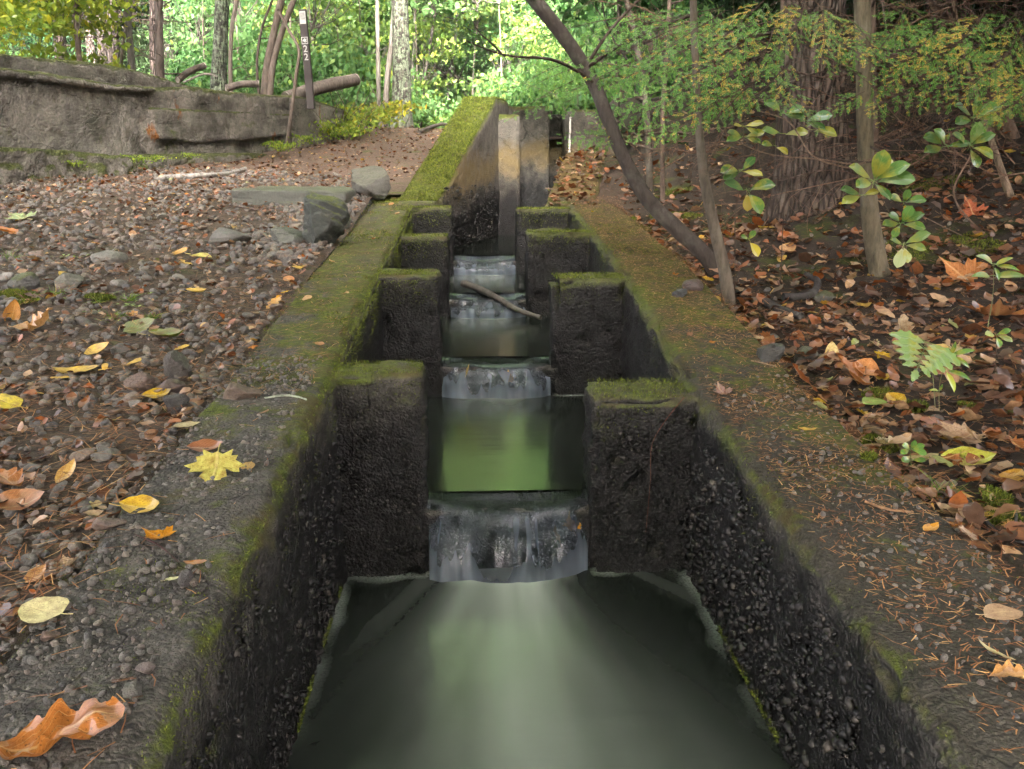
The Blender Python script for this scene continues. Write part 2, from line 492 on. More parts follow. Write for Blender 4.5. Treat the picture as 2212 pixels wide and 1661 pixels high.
def make_fallen_leaf():
    t = MT('fallen_leaf')
    uv = t.n('UVMap')
    u, v = t.sep(uv, 0), t.sep(uv, 1)
    oc = t.n('ObjectInfo', out='Color')
    pos = t.n('TexCoord', out='Object')
    n1 = t.noise(pos, 5, 5, 0.7)
    n2 = t.noise(pos, 30, 3, 0.7)
    au = t.math('ABSOLUTE', t.math('SUBTRACT', u, 0.5))
    rib = t.n('MapRange', {0: au, 1: 0.035, 2: 0.012})
    vein = t.math('SINE', t.math('MULTIPLY', t.math('SUBTRACT', v, t.math('MULTIPLY', au, 0.75)), 62.0))
    vein = t.n('MapRange', {0: vein, 1: 0.86, 2: 1.0, 4: 0.6})
    vv = t.math('MAXIMUM', rib, vein)
    c = t.mix(t.n('MapRange', {0: n1, 1: 0.40, 2: 0.66, 4: 0.9}), oc, t.mix(0.7, oc, (0.15, 0.055, 0.012)))
    c = t.mix(t.n('MapRange', {0: n2, 1: 0.58, 2: 0.68, 4: 0.75}), c, (0.05, 0.022, 0.008))
    c = t.mix(t.math('MULTIPLY', vv, 0.4), c, t.mix(0.5, c, (0.75, 0.6, 0.3)))
    nrm = t.bump(t.math('ADD', vv, n2), 0.5, 0.004)
    return t.done(leaf_shader(t, c, 0.22, 0.45, nrm, 0.1))

def make_litter():
    t = MT('leaf_litter')
    r = t.geo('Random Per Island')
    pos = t.geo()
    c = t.ramp(r, [(0.0, (0.08, 0.036, 0.019)), (0.18, (0.18, 0.072, 0.028)), (0.36, (0.075, 0.042, 0.027)), (0.5, (0.26, 0.15, 0.08)), (0.62, (0.14, 0.06, 0.03)), (0.74, (0.34, 0.22, 0.12)), (0.83, (0.24, 0.075, 0.02)), (0.92, (0.16, 0.09, 0.05)), (0.955, (0.42, 0.26, 0.04)), (0.975, (0.30, 0.20, 0.12)), (0.99, (0.20, 0.22, 0.07))], 'CONSTANT')
    c = t.mix(t.n('MapRange', {0: t.noise(pos, 60, 4, 0.7), 1: 0.4, 2: 0.7, 4: 0.7}), c, t.mix(0.7, c, (0.03, 0.014, 0.008)))
    return t.done(leaf_shader(t, c, 0.15, 0.4, None, 0.1))

def make_foliage(name, stops, trans=0.5, objcol=False, gloss=0.06, rough=0.4):
    t = MT(name)
    r = t.geo('Random Per Island')
    c = t.ramp(r, stops)
    if objcol:
        c = t.mix(1.0, c, t.n('ObjectInfo', out='Color'), 'MULTIPLY')
    return t.done(leaf_shader(t, c, trans, rough, None, gloss))

def make_plant_leaf():
    t = MT('living_leaf')
    uv = t.n('UVMap')
    u, v = t.sep(uv, 0), t.sep(uv, 1)
    oc = t.n('ObjectInfo', out='Color')
    au = t.math('ABSOLUTE', t.math('SUBTRACT', u, 0.5))
    rib = t.n('MapRange', {0: au, 1: 0.04, 2: 0.012})
    vein = t.n('MapRange', {0: t.math('SINE', t.math('MULTIPLY', t.math('SUBTRACT', v, t.math('MULTIPLY', au, 0.8)), 50.0)), 1: 0.8, 2: 1.0, 4: 0.5})
    vv = t.math('MAXIMUM', rib, vein)
    pos = t.n('TexCoord', out='Object')
    n1 = t.noise(pos, 3, 3)
    rnd = t.n('ObjectInfo', out='Random')
    c = t.mix(t.n('MapRange', {0: t.math('ADD', n1, t.math('MULTIPLY', rnd, 0.2)), 1: 0.58, 2: 0.8, 4: 0.7}), oc, (0.34, 0.30, 0.04))
    c = t.mix(t.math('MULTIPLY', vv, 0.35), c, (0.25, 0.36, 0.12))
    return t.done(leaf_shader(t, c, 0.3, 0.35, t.bump(vv, 0.4, 0.006), 0.13))

def make_bark(name, scale=1.0, moss=0.0, furrow=0.0):
    t = MT(name)
    pos = t.geo()
    oc = t.n('ObjectInfo', out='Color')
    st = t.noise(t.vscale(pos, (1, 1, 0.22)), 34 * scale, 5, 0.7)
    n1 = t.noise(pos, 7, 4, 0.65)
    c = t.mix(t.n('MapRange', {0: st, 1: 0.32, 2: 0.62}), t.mix(0.7, oc, (0.012, 0.010, 0.008)), oc)
    c = t.mix(t.n('MapRange', {0: n1, 1: 0.5, 2: 0.7, 4: 0.4}), c, t.mix(0.5, oc, (0.22, 0.22, 0.19)))
    h = st
    if furrow:
        vo = t.voro(t.vscale(pos, (1, 1, 0.2)), 26 * furrow, feature='DISTANCE_TO_EDGE')
        cr = t.n('MapRange', {0: vo, 1: 0.0, 2: 0.22})
        c = t.mix(cr, t.mix(0.75, c, (0.008, 0.006, 0.005)), c)
        h = t.math('ADD', t.math('MULTIPLY', cr, 1.5), st)
    if moss:
        mf = t.n('MapRange', {0: t.noise(pos, 18, 5, 0.75), 1: 0.56 - 0.1 * moss, 2: 0.66 - 0.1 * moss})
        c = t.mix(t.math('MULTIPLY', mf, 0.8), c, (0.15, 0.19, 0.125))
    return t.done(t.bsdf(base=c, rough=0.85, normal=t.bump(h, 0.8, 0.02), spec=0.25))

def make_island(name, stops, rough=0.7):
    t = MT(name)
    c = t.ramp(t.geo('Random Per Island'), stops)
    return t.done(t.bsdf(base=c, rough=rough, spec=0.25))

def make_plain(name, col, rough=0.6, nscale=40, dark=0.5):
    t = MT(name)
    n2 = t.noise(t.geo(), nscale, 4, 0.7)
    c = t.mix(t.n('MapRange', {0: n2, 1: 0.3, 2: 0.65}), tuple(v * dark for v in col), col)
    return t.done(t.bsdf(base=c, rough=rough, normal=t.bump(n2, 0.3, 0.004)))

def make_water():
    t = MT('pool_water')
    pos = t.geo()
    fo = t.n('Attribute', out='Fac', attribute_name='foam_glow')
    rim = t.n('Attribute', out='Fac', attribute_name='rim')
    st = t.noise(t.vscale(pos, (5.0, 1.2, 1)), 2.2, 4, 0.55, 0.6)
    fl = t.noise(t.vscale(pos, (2.2, 6.0, 1)), 3.0, 3, 0.5, 0.4)
    fine = t.noise(pos, 120, 3, 0.7)
    aer_glow = fo
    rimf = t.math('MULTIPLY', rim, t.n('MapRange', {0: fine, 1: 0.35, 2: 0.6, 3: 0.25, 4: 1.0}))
    a = t.math('MAXIMUM', aer_glow, rimf, True)
    base = t.mix(a, (0.006, 0.008, 0.006), (0.40, 0.46, 0.40))  # pale colour serves both froth and painted glow
    h = t.math('ADD', t.math('MULTIPLY', fl, 0.6), t.math('MULTIPLY', st, 0.4))
    nrm = t.bump(h, 0.03, 0.05)
    sh = t.bsdf(base=base, rough=t.n('MapRange', {0: a, 3: 0.13, 4: 0.25}), normal=nrm, spec=0.5, ior=1.33)
    return t.done(sh)

def make_fall():
    t = MT('falling_water')
    pos = t.geo()
    whit = t.n('Attribute', out='Fac', attribute_name='foam_glow')
    drop_ = t.n('Attribute', out='Fac', attribute_name='drop')
    wide = t.noise(t.vscale(pos, (7.0, 2.0, 1.1)), 1.6, 2, 0.5, 0.9)
    veil = t.noise(t.vscale(pos, (22.0, 2.0, 0.7)), 1.2, 2, 0.5, 0.3)
    f = t.n('MapRange', {0: wide, 1: 0.36, 2: 0.78, 3: 0.01, 4: 0.30})
    f = t.math('ADD', f, t.n('MapRange', {0: veil, 1: 0.40, 2: 0.90, 3: 0.0, 4: 0.15}))
    f = t.math('ADD', t.math('MULTIPLY', f, drop_), t.math('MULTIPLY', whit, 0.20), True)
    d = t.mixs(0.4, t.n('BsdfDiffuse', {'Color': (0.40, 0.48, 0.60)}), t.n('BsdfTranslucent', {'Color': (0.40, 0.46, 0.55)}))
    tr = t.mixs(0.5, t.n('BsdfTransparent', {'Color': (0.55, 0.57, 0.57)}), t.n('BsdfDiffuse', {'Color': (0.012, 0.014, 0.014)}))
    nrm = t.bump(wide, 0.25, 0.05)
    g = t.n('BsdfGlossy', {'Color': (0.95, 0.97, 1.0), 'Roughness': 0.24, 'Normal': nrm})
    fr = t.n('Fresnel', {'IOR': 1.33, 'Normal': nrm})
    return t.done(t.mixs(f, t.mixs(fr, tr, g), d))

M = {}
M['concrete'] = make_concrete()
M['oldwall'] = make_old_wall()
M['ground'] = make_ground()
M['stone'] = make_stone('wet_stone', False)
M['gravel'] = make_stone('wet_gravel', True)
M['leaf'] = make_fallen_leaf()
M['litter'] = make_litter()
M['plant'] = make_plant_leaf()
M['bark'] = make_bark('smooth_bark')
M['bark_lichen'] = make_bark('lichen_bark', 0.8, 0.9, 0.9)
M['bark_furrow'] = make_bark('furrowed_bark', 0.7, 0.0, 1.0)
M['twig'] = make_bark('twig_bark', 2.0)
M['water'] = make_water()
M['fall'] = make_fall()
M['needle_dead'] = make_island('dead_needles', [(0.0, (0.10, 0.040, 0.017)), (0.45, (0.20, 0.082, 0.032)), (0.8, (0.31, 0.155, 0.06)), (1.0, (0.46, 0.28, 0.12))], 0.6)
M['moss'] = make_island('moss', [(0.0, (0.022, 0.030, 0.003)), (0.4, (0.060, 0.080, 0.006)), (0.75, (0.10, 0.125, 0.010)), (1.0, (0.145, 0.17, 0.018))], 0.8)
M['aggregate'] = make_island('black_aggregate', [(0.0, (0.005, 0.005, 0.005)), (0.6, (0.013, 0.0125, 0.012)), (0.9, (0.026, 0.024, 0.022)), (1.0, (0.05, 0.044, 0.036))], 0.45)
M['hem'] = make_foliage('hemlock_needles', [(0.0, (0.045, 0.13, 0.026)), (0.5, (0.10, 0.25, 0.045)), (1.0, (0.18, 0.36, 0.075))], 0.4)
M['hemy'] = make_foliage('yellow_hemlock_needles', [(0.0, (0.28, 0.24, 0.03)), (0.5, (0.52, 0.34, 0.05)), (1.0, (0.65, 0.48, 0.12))], 0.3)
M['broad'] = make_foliage('broadleaf_foliage', [(0.0, (0.42, 0.60, 0.45)), (0.5, (0.8, 0.95, 0.9)), (0.9, (1.15, 1.2, 1.1)), (1.0, (1.9, 1.5, 1.0))], 0.5, True)
M['conif'] = make_foliage('conifer_foliage', [(0.0, (0.5, 0.6, 0.5)), (0.6, (0.9, 1.0, 0.9)), (1.0, (1.5, 1.35, 1.2))], 0.35, True)
M['grass'] = make_foliage('grass_blades', [(0.0, (0.05, 0.10, 0.015)), (0.6, (0.11, 0.19, 0.03)), (1.0, (0.30, 0.28, 0.09))], 0.35)
M['brown_paint'] = make_plain('brown_post', (0.014, 0.007, 0.005), 0.7)
M['white_paint'] = make_plain('white_reflective', (0.30, 0.30, 0.29), 0.5, 60, 0.8)
M['dark_plate'] = make_plain('dark_plate', (0.02, 0.018, 0.016), 0.5)
M['grey_print'] = make_plain('grey_print', (0.22, 0.22, 0.21), 0.5, 25, 0.5)
M['pale_matt'] = make_plain('pale_rough_surface', (0.62, 0.58, 0.52), 0.8, 80, 0.5)
M['cutwood'] = make_plain('cut_wood', (0.27, 0.235, 0.20), 0.85, 50, 0.6)

# ------------------------------------------------------------------ the lie of the land
XL0, XL1, XR0, XR1 = -0.80, -0.456, 0.744, 1.15        # channel walls: outer and inner faces
def ltop(y):
    return np.interp(y, [-2, 1.5, 2.83, 4.31, 5.66, 6.8, 7.7], [0.36, 0.615, 0.73, 0.876, 0.97, 1.08, 1.17])
def rtop(y):
    return np.interp(y, [-2, 1.5, 2.83, 4.31, 5.66, 6.8, 7.7], [0.28, 0.53, 0.637, 0.853, 0.979, 1.07, 1.15])
WA, WB = np.array([-3.86, 7.0]), np.array([-2.0, 12.0])   # line of the retaining wall
def xwall(y):
    y = np.asarray(y, float)
    return np.where(y < 12, WA[0] + 0.372 * (y - 7.0), -2.0 + 0.22 * (y - 12))

def gz(x, y):
    x, y = np.asarray(x, float), np.asarray(y, float)
    L = np.interp(y, [-20, -2, 0, 1.5, 2.83, 4.3, 5.66, 7, 8.5, 10, 12, 14, 16, 22, 34, 60, 300], [0.0, 0.33, 0.46, 0.60, 0.71, 0.865, 0.975, 1.13, 1.24, 1.38, 1.66, 1.93, 1.95, 1.70, 1.3, 1.2, 1.2])
    L = L + 0.10 * sstep(1.0, 3.5, -x) * sstep(14, 8, y)
    d = xwall(y) - x
    soft = np.where(y < 12, 0.25, 0.25 + 0.35 * np.clip(y - 12, 0, 2))
    up = sstep(0.12, 0.12 + soft, d)
    plateau = np.interp(y, [0, 7, 12, 16, 25, 60, 300], [2.0, 2.15, 2.10, 2.1, 1.9, 1.6, 1.4])
    L = L * (1 - up) + np.maximum(L, plateau) * up
    R = np.interp(y, [-20, -2, 1.5, 2.83, 4.31, 5.66, 6.8, 8.0, 10, 14, 22, 60, 300], [0.0, 0.25, 0.50, 0.605, 0.79, 0.92, 1.04, 1.22, 1.72, 1.95, 1.75, 1.3, 1.2])
    tt = np.clip(0.75 * (x - 1.55) + 0.42 * (y - 5.0), 0, 12) * sstep(1.25, 2.6, x)
    R = R + 0.42 * tt * tt / (tt + 1.2) * sstep(40, 14, y)
    R = R + 0.16 * np.exp(-(((x - 2.15) / 0.8) ** 2 + ((y - 5.35) / 0.45) ** 2))
    R = R + 0.05 * sstep(1.6, 3.0, x) * sstep(0, 3, y)
    R = R - 0.045 * sstep(7.6, 6.0, y)
    s = sstep(-0.3, 0.7, x)
    z = L * (1 - s) + R * s
    Pn = np.stack([x, y, np.zeros_like(x)], -1).reshape(-1, 3)
    z = z + (0.03 * fbm(Pn * 1.7, 3, 3) + 0.012 * fbm(Pn * 9, 3, 4)).reshape(x.shape)
    return z

def surf(x, y):                          # top surface incl. channel walls
    x, y = np.asarray(x, float), np.asarray(y, float)
    g = gz(x, y)
    g = np.where((x > XL0) & (x < XL1) & (y < 7.6), ltop(y), g)
    g = np.where((x > XR0) & (x < XR1) & (y < 7.6), rtop(y), g)
    return g

def drop(px, py):                        # where a sight line meets the ground or a wall top
    d = ray(px, py)
    o = np.array([0, 0, CAMZ])
    t = np.linspace(0.6, 22, 2200)
    P = o + d[None] * t[:, None]
    s = surf(P[:, 0], P[:, 1])
    below = np.where(P[:, 2] < s)[0]
    k = below[0] if len(below) else -1
    p = P[k].copy()
    p[2] = s[k]
    return p

def snormal(x, y, e=0.05):
    dx = (surf(np.array([x + e]), np.array([y]))[0] - surf(np.array([x - e]), np.array([y]))[0]) / (2 * e)
    dy = (surf(np.array([x]), np.array([y + e]))[0] - surf(np.array([x]), np.array([y - e]))[0]) / (2 * e)
    if abs(dx) > 1 or abs(dy) > 1:
        dx = dy = 0
    n = np.array([-dx, -dy, 1.0])
    return n / np.linalg.norm(n)

# ground: one sheet with the channel left open
def axis(segs):
    out = []
    for a, b, s in segs:
        out.append(np.arange(a, b, s))
    out.append([segs[-1][1]])
    return np.unique(np.round(np.concatenate(out), 4))
gx = axis([(-400, -40, 40), (-40, -12, 2.0), (-12, -5, 0.35), (-5, -0.78, 0.06), (-0.78, 1.12, 0.06), (1.12, 4.0, 0.06), (4.0, 10, 0.3), (10, 40, 2.0), (40, 400, 40)])
gy = axis([(-400, -20, 40), (-20, -1, 1.0), (-1, 1, 0.2), (1, 6.5, 0.05), (6.5, 15, 0.1), (15, 40, 1.0), (40, 100, 6), (100, 700, 60)])
GX, GY = np.meshgrid(gx, gy, indexing='ij')
GZ = gz(GX, GY)
GV = np.stack([GX, GY, GZ], -1).reshape(-1, 3)
GF = grid_faces(len(gx), len(gy))
cx = GV[GF].mean(1)
bx_ = np.where(cx[:, 1] > 7.3, 0.19 * (cx[:, 1] - 7.1), 0.0)
lo_ = np.where(cx[:, 1] > 7.3, -0.46 + 0.30 * (cx[:, 1] - 7.1), -0.76)
inside = (cx[:, 0] > lo_) & (cx[:, 0] < np.where(cx[:, 1] > 7.3, 0.86, 1.10) + bx_) & (cx[:, 1] < 9.8) & (cx[:, 1] > -3)
me = mesh_np('ground', GV, GF[~inside], M['ground'])
tag(link('ground', me), 'brown forest floor of soil, needles and grit on both sides of channel', 'ground', kind='structure')

# ------------------------------------------------------------------ fish ladder
ladder = thing('fish_ladder', 'mossy stepped concrete fish ladder with baffles and tall headworks', 'fish ladder', (0, 0, 0))

def wall_section(ys, xi, xo, topf, seed, zbot=-0.75):
    """long channel wall; xi inner face, xo outer face"""
    sgn = 1 if xo > xi else -1
    w = abs(xo - xi)
    V = []
    face = np.linspace(0, 1, 78)
    r = 0.045
    rows = []
    for y in ys:
        zt = float(topf(y))
        zz = zbot + (zt - r - zbot) * face ** 0.85
        c = np.stack([np.zeros_like(zz), zz, -np.ones_like(zz), np.zeros_like(zz)], -1)
        a = np.linspace(0, PI / 2, 8)[1:]
        arc = np.stack([r - r * np.cos(a), zt - r + r * np.sin(a), -np.cos(a), np.sin(a)], -1)
        u = np.linspace(r, w - 0.03, 26)[1:]
        top = np.stack([u, np.full_like(u, zt), np.zeros_like(u), np.ones_like(u)], -1)
        out = np.stack([np.full(5, w), np.linspace(zt - 0.03, zt - 0.5, 5), np.ones(5), np.zeros(5)], -1)
        rows.append(np.vstack([c, arc, top, out]))
    R = np.array(rows)
    n, k = R.shape[:2]
    P = np.empty((n, k, 3))
    P[..., 0] = xi + sgn * R[..., 0]
    P[..., 1] = np.asarray(ys)[:, None]
    P[..., 2] = R[..., 1]
    N = np.zeros((n, k, 3))
    N[..., 0] = sgn * R[..., 2]
    N[..., 2] = R[..., 3]
    Pf = P.reshape(-1, 3)
    side = np.abs(N[..., 0]).reshape(-1)
    d = 0.018 * fbm(Pf * 3.2, 3, seed) + 0.010 * fbm(Pf * 16, 3, seed + 5) * (0.5 + side) + 0.006 * fbm(Pf * 34, 4, seed + 9) * (0.3 + side)
    chip = sstep(0.25, 0.55, fbm(Pf * np.array([6, 4.5, 6]), 2, seed + 21)) * (np.abs(side - 0.6) < 0.38)
    d = d - 0.035 * chip
    Pf = Pf + N.reshape(-1, 3) * d[:, None]
    Fq = grid_faces(n, k)
    if sgn < 0:
        Fq = Fq[:, ::-1]
    return Pf, Fq

ys = np.concatenate([np.arange(-0.6, 0.9, 0.06), np.arange(0.9, 3.2, 0.016), np.arange(3.2, 5.2, 0.028), np.arange(5.2, 7.75, 0.04)])
for nm, xi, xo, tf, sd_ in (('channel_wall', XL1, XL0, ltop, 1), ('channel_wall', XR0, XR1, rtop, 40)):
    V, Fq = wall_section(ys, xi, xo, tf, sd_)
    link(nm, mesh_np(nm, V, Fq[:, ::-1], M['concrete']), ladder)

def rough_box(lo, hi, cell, r=0.04, amp=1.0, seed=0, shape=None, round_axes=(1, 1, 1)):
    """rounded, dented box; shape maps points afterwards"""
    lo, hi = np.asarray(lo, float), np.asarray(hi, float)
    c, h = (lo + hi) / 2, (hi - lo) / 2
    Vs, Fs, n = [], [], 0
    for ax in range(3):
        o = [a for a in range(3) if a != ax]
        for s in (-1, 1):
            nu = max(2, int(2 * h[o[0]] / cell) + 2)
            nv = max(2, int(2 * h[o[1]] / cell) + 2)
            U, W = np.meshgrid(np.linspace(-1, 1, nu), np.linspace(-1, 1, nv), indexing='ij')
            P = np.zeros((nu * nv, 3))
            P[:, o[0]] = U.ravel() * h[o[0]]
            P[:, o[1]] = W.ravel() * h[o[1]]
            P[:, ax] = s * h[ax]
            Fq = grid_faces(nu, nv)
            flip = (s < 0) ^ (ax == 1)
            Fs.append((Fq[:, ::-1] if flip else Fq) + n)
            Vs.append(P)
            n += len(P)
    P = np.concatenate(Vs)
    Fq = np.concatenate(Fs)
    rr = np.minimum(r, h * 0.9)
    q = np.clip(P, -h + rr, h - rr)
    d = P - q
    # round: normalise in units of rr
    dn = d / rr
    l = np.linalg.norm(dn, axis=1)
    N = dn / (l[:, None] + 1e-9)
    P = q + N * rr + c
    if shape is not None:
        P = shape(P)
    disp = 0.014 * fbm(P * 4, 3, seed) + 0.010 * fbm(P * 17, 3, seed + 3) + 0.006 * fbm(P * 34, 4, seed + 7)
    ed = (np.sort(np.abs(N), axis=1)[:, 1] > 0.3)
    disp = disp - 0.05 * sstep(0.12, 0.5, fbm(P * 5, 3, seed + 13)) * ed - 0.02 * sstep(0.25, 0.5, fbm(P * 9, 3, seed + 17))
    P = P + N * (disp * amp)[:, None]
    # weld the seams
    key = np.round(P * 20000).astype(np.int64)
    _, idx, inv = np.unique(key, axis=0, return_index=True, return_inverse=True)
    return P[idx], inv.reshape(-1)[Fq]

WY = [2.83, 4.31, 5.66, 6.80]                     # weirs
WZ = [0.0, 0.255, 0.43, 0.57, 0.706]              # pools
GAP = [(-0.165, 0.40), (-0.165, 0.395), (-0.15, 0.35), (-0.15, 0.337)]
BT_L = [0.73, 0.876, 0.955, 1.083]
BT_R = [0.637, 0.853, 0.979, 1.07]
TH = [(0.18, 0.27), (0.20, 0.22), (0.20, 0.22), (0.22, 0.22)]
FACES = []
for i, y0 in enumerate(WY):
    cell = [0.013, 0.02, 0.03, 0.035][i]
    for s, (xa, xb, zt, th) in enumerate(((XL1 - 0.12, GAP[i][0], BT_L[i], TH[i][0]), (GAP[i][1], XR0 + 0.12, BT_R[i], TH[i][1]))):
        zt2 = zt - 0.004
        V, Fq = rough_box((xa, y0, -0.7), (xb, y0 + th, zt2), cell, [0.03, 0.02, 0.035, 0.025][(i + s) % 4], [1.2, 1.5, 1.3, 1.1][(i * 2 + s) % 4], 100 + i * 2 + s)
        link('baffle', mesh_np('baffle', V, Fq, M['concrete']), ladder)
    V, Fq = rough_box((GAP[i][0] - 0.1, y0 + 0.035, -0.7), (GAP[i][1] + 0.1, y0 + 0.17, WZ[i + 1] - 0.035), 0.03, 0.02, 0.8, 130 + i)
    link('weir_sill', mesh_np('weir_sill', V, Fq, M['concrete']), ladder)

# headworks: the channel bends a little to the side, its walls ramp up to the head wall
BEND = 0.19
BENDL = 0.30
def bendx(P, x0, y0, bend=None):
    P = P.copy()
    P[:, 0] += (BEND if bend is None else bend) * np.clip(P[:, 1] - y0, 0, 9)
    return P
def ramp_shape(zb, y0, y1, z0, z1, bend):
    def f(P):
        P = bendx(P, 0, 7.1, bend)
        zt = z0 + (z1 - z0) * np.clip((P[:, 1] - y0) / (y1 - y0), 0, 1)
        fr = (P[:, 2] - zb) / 1.0
        P[:, 2] = zb + fr * (zt - zb)
        return P
    return f
zb = -0.2
V, Fq = rough_box((-0.60, 6.95, zb), (-0.27, 9.3, zb + 1.0), 0.035, 0.025, 0.9, 160, ramp_shape(zb, 7.15, 8.85, 1.12, 2.02, BENDL))
link('wing_wall', mesh_np('wing_wall', V, Fq, M['concrete']), ladder)
V, Fq = rough_box((0.57, 7.0, zb), (0.98, 9.2, zb + 1.0), 0.035, 0.03, 0.9, 170, ramp_shape(zb, 7.0, 9.0, 1.06, 1.52, BEND))
link('wing_wall', mesh_np('wing_wall', V, Fq, M['concrete']), ladder)
def xpx(px, Y):
    return float(at(px, 330, Y)[0])
def ztp(py, Y):
    return float(at(1100, py, Y)[2])
def hblock(name, px0, px1, Y0, Y1, zt, seed, amp=0.6, **kw):
    V, Fq = rough_box((xpx(px0, Y0), Y0, -0.2), (xpx(px1, Y0), Y1, zt), 0.035, 0.025, amp, seed)
    return link(name, mesh_np(name, V, Fq, M['concrete']), ladder)
hblock('pilaster', 1066, 1124, 8.9, 9.5, ztp(246, 8.9), 180)
hblock('head_wall', 1060, 1187, 9.52, 9.90, ztp(229, 9.52), 190)
hblock('gate_panel', 1170, 1240, 9.93, 10.1, ztp(247, 9.93), 200)
hblock('head_wall', 1231, 1330, 9.06, 9.9, ztp(235, 9.06), 210)
V, Fq = rough_box((-0.5, 6.9, -0.72), (1.25, 9.9, -0.1), 0.2, 0.02, 0.5, 220)
link('channel_floor', mesh_np('channel_floor', V, Fq, M['concrete']), ladder)

# thin pale strip down the corner of the head wall
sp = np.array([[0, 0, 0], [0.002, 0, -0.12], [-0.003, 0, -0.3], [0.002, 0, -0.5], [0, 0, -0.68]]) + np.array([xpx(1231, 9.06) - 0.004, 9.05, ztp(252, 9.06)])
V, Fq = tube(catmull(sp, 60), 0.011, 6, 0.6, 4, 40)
link('pale_strip', mesh_np('pale_strip', V, fixq(Fq), M['pale_matt']), ladder)

# black stones standing out of the channel faces
bm = bmesh.new()
bmesh.ops.create_icosphere(bm, subdivisions=1, radius=1)
ICO_V = np.array([v.co[:] for v in bm.verts])
ICO_F = np.array([[v.index for v in f.verts] for f in bm.faces])
bm.free()
def rot_rand(n):
    return rotz(RNG.uniform(0, 2 * PI, n)) @ rotx(RNG.uniform(0, PI, n)) @ rotz(RNG.uniform(0, 2 * PI, n))
def pebbles_on(n, smin, smax, fn):
    T = fn(n)
    s = smin * (smax / smin) ** RNG.random(n) ** 1.6
    S = s[:, None] * RNG.uniform(0.4, 1.5, (n, 3))
    Mx = rot_rand(n) * S[:, None, :]
    jit = ICO_V * (1 + 0.45 * RNG.uniform(-1, 1, (len(ICO_V), 1)))
    return scatter(jit, ICO_F, Mx, T)
def f_left(n):
    y = RNG.uniform(0.9, 2.83, n)
    z = RNG.random(n) ** 1.3 * (ltop(y) - 0.09)
    return np.stack([np.full(n, XL1 - 0.001), y, z], -1)
def f_right(n):
    y = RNG.uniform(1.0, 2.83, n)
    z = RNG.random(n) ** 1.3 * (rtop(y) - 0.09)
    return np.stack([np.full(n, XR0 + 0.001), y, z], -1)
def f_b1l(n):
    return np.stack([RNG.uniform(XL1, GAP[0][0] - 0.02, n), np.full(n, 2.829), RNG.random(n) ** 1.2 * 0.62], -1)
def f_b1r(n):
    return np.stack([RNG.uniform(GAP[0][1] + 0.02, XR0, n), np.full(n, 2.829), RNG.random(n) ** 1.2 * 0.52], -1)
def f_head(n):
    y = RNG.uniform(7.2, 8.8, n)
    return np.stack([-0.262 + BENDL * np.clip(y - 7.1, 0, 9), y, RNG.random(n) ** 1.5 * 0.5 + 0.72], -1)
parts = [pebbles_on(2600, 0.003, 0.011, f_left), pebbles_on(3000, 0.003, 0.014, f_right), pebbles_on(600, 0.003, 0.008, f_b1l), pebbles_on(600, 0.003, 0.009, f_b1r), pebbles_on(700, 0.005, 0.014, f_head)]
V, Fq = cat_geo(parts)
o = link('exposed_aggregate', mesh_np('exposed_aggregate', V, Fq, M['aggregate'], False), ladder)
o['kind'] = 'stuff'

# ------------------------------------------------------------------ water
def pool(name, x0, x1, y0, y1, z, src, label, res=0.02, reach=1.0, power=0.8):
    nx, ny = int((x1 - x0) / res), int((y1 - y0) / res)
    X, Y = np.meshgrid(np.linspace(x0, x1, nx), np.linspace(y0, y1, ny), indexing='ij')
    Pn = np.stack([X, Y, X * 0], -1).reshape(-1, 3)
    a, b, ys_ = src
    xc = (a + b) / 2
    hw = (b - a) / 2
    dy = np.clip(ys_ - Y, 0, 99).ravel()
    dx = np.maximum(np.abs(Pn[:, 0] - xc) - hw * 0.75, 0)
    rr_ = np.hypot(np.maximum(np.abs(Pn[:, 0] - xc) - hw * 0.6, 0), dy)
    th_ = np.arctan2(Pn[:, 0] - xc, dy + 0.55)
    stk = fbm(np.stack([th_ * 7, rr_ * 0.9, rr_ * 0], -1), 3, 41)
    fo = power * np.exp(-rr_ / reach) * np.exp(-(th_ / 0.25) ** 2) * np.clip(0.8 + 0.9 * stk, 0.12, 1.8)  # aerated water, plus the bright reflection painted as a pale central fan
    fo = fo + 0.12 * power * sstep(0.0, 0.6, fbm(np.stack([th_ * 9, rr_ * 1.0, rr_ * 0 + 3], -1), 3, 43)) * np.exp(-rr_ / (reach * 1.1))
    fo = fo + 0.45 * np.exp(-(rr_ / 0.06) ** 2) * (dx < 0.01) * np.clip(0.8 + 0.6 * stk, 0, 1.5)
    zz = z + 0.0012 * fbm(Pn * np.array([3.0, 5.0, 1]), 2, 77) + 0.010 * np.exp(-(dy / 0.16)) * (0.4 + 0.6 * fbm(Pn * np.array([5, 3, 1]), 2, 5)) * np.exp(-(dx / 0.12) ** 2)
    d = np.minimum(np.minimum(Pn[:, 0] - XL1, XR0 - Pn[:, 0]), np.where((Pn[:, 0] > a) & (Pn[:, 0] < b), 9, ys_ - Pn[:, 1]))
    rim = 0.5 * sstep(0.05, 0.0, d + 0.03 * fbm(Pn * 9, 3, 8)) * sstep(1.2, 0.1, dy) * sstep(-0.3, 0.3, fbm(Pn * 5, 2, 18) + 0.1)
    V = np.stack([Pn[:, 0], Pn[:, 1], zz], -1)
    o = link(name, mesh_np(name, V, grid_faces(nx, ny), M['water'], attrs={'foam_glow': fo, 'rim': rim}))
    return tag(o, label, 'water', kind='structure')

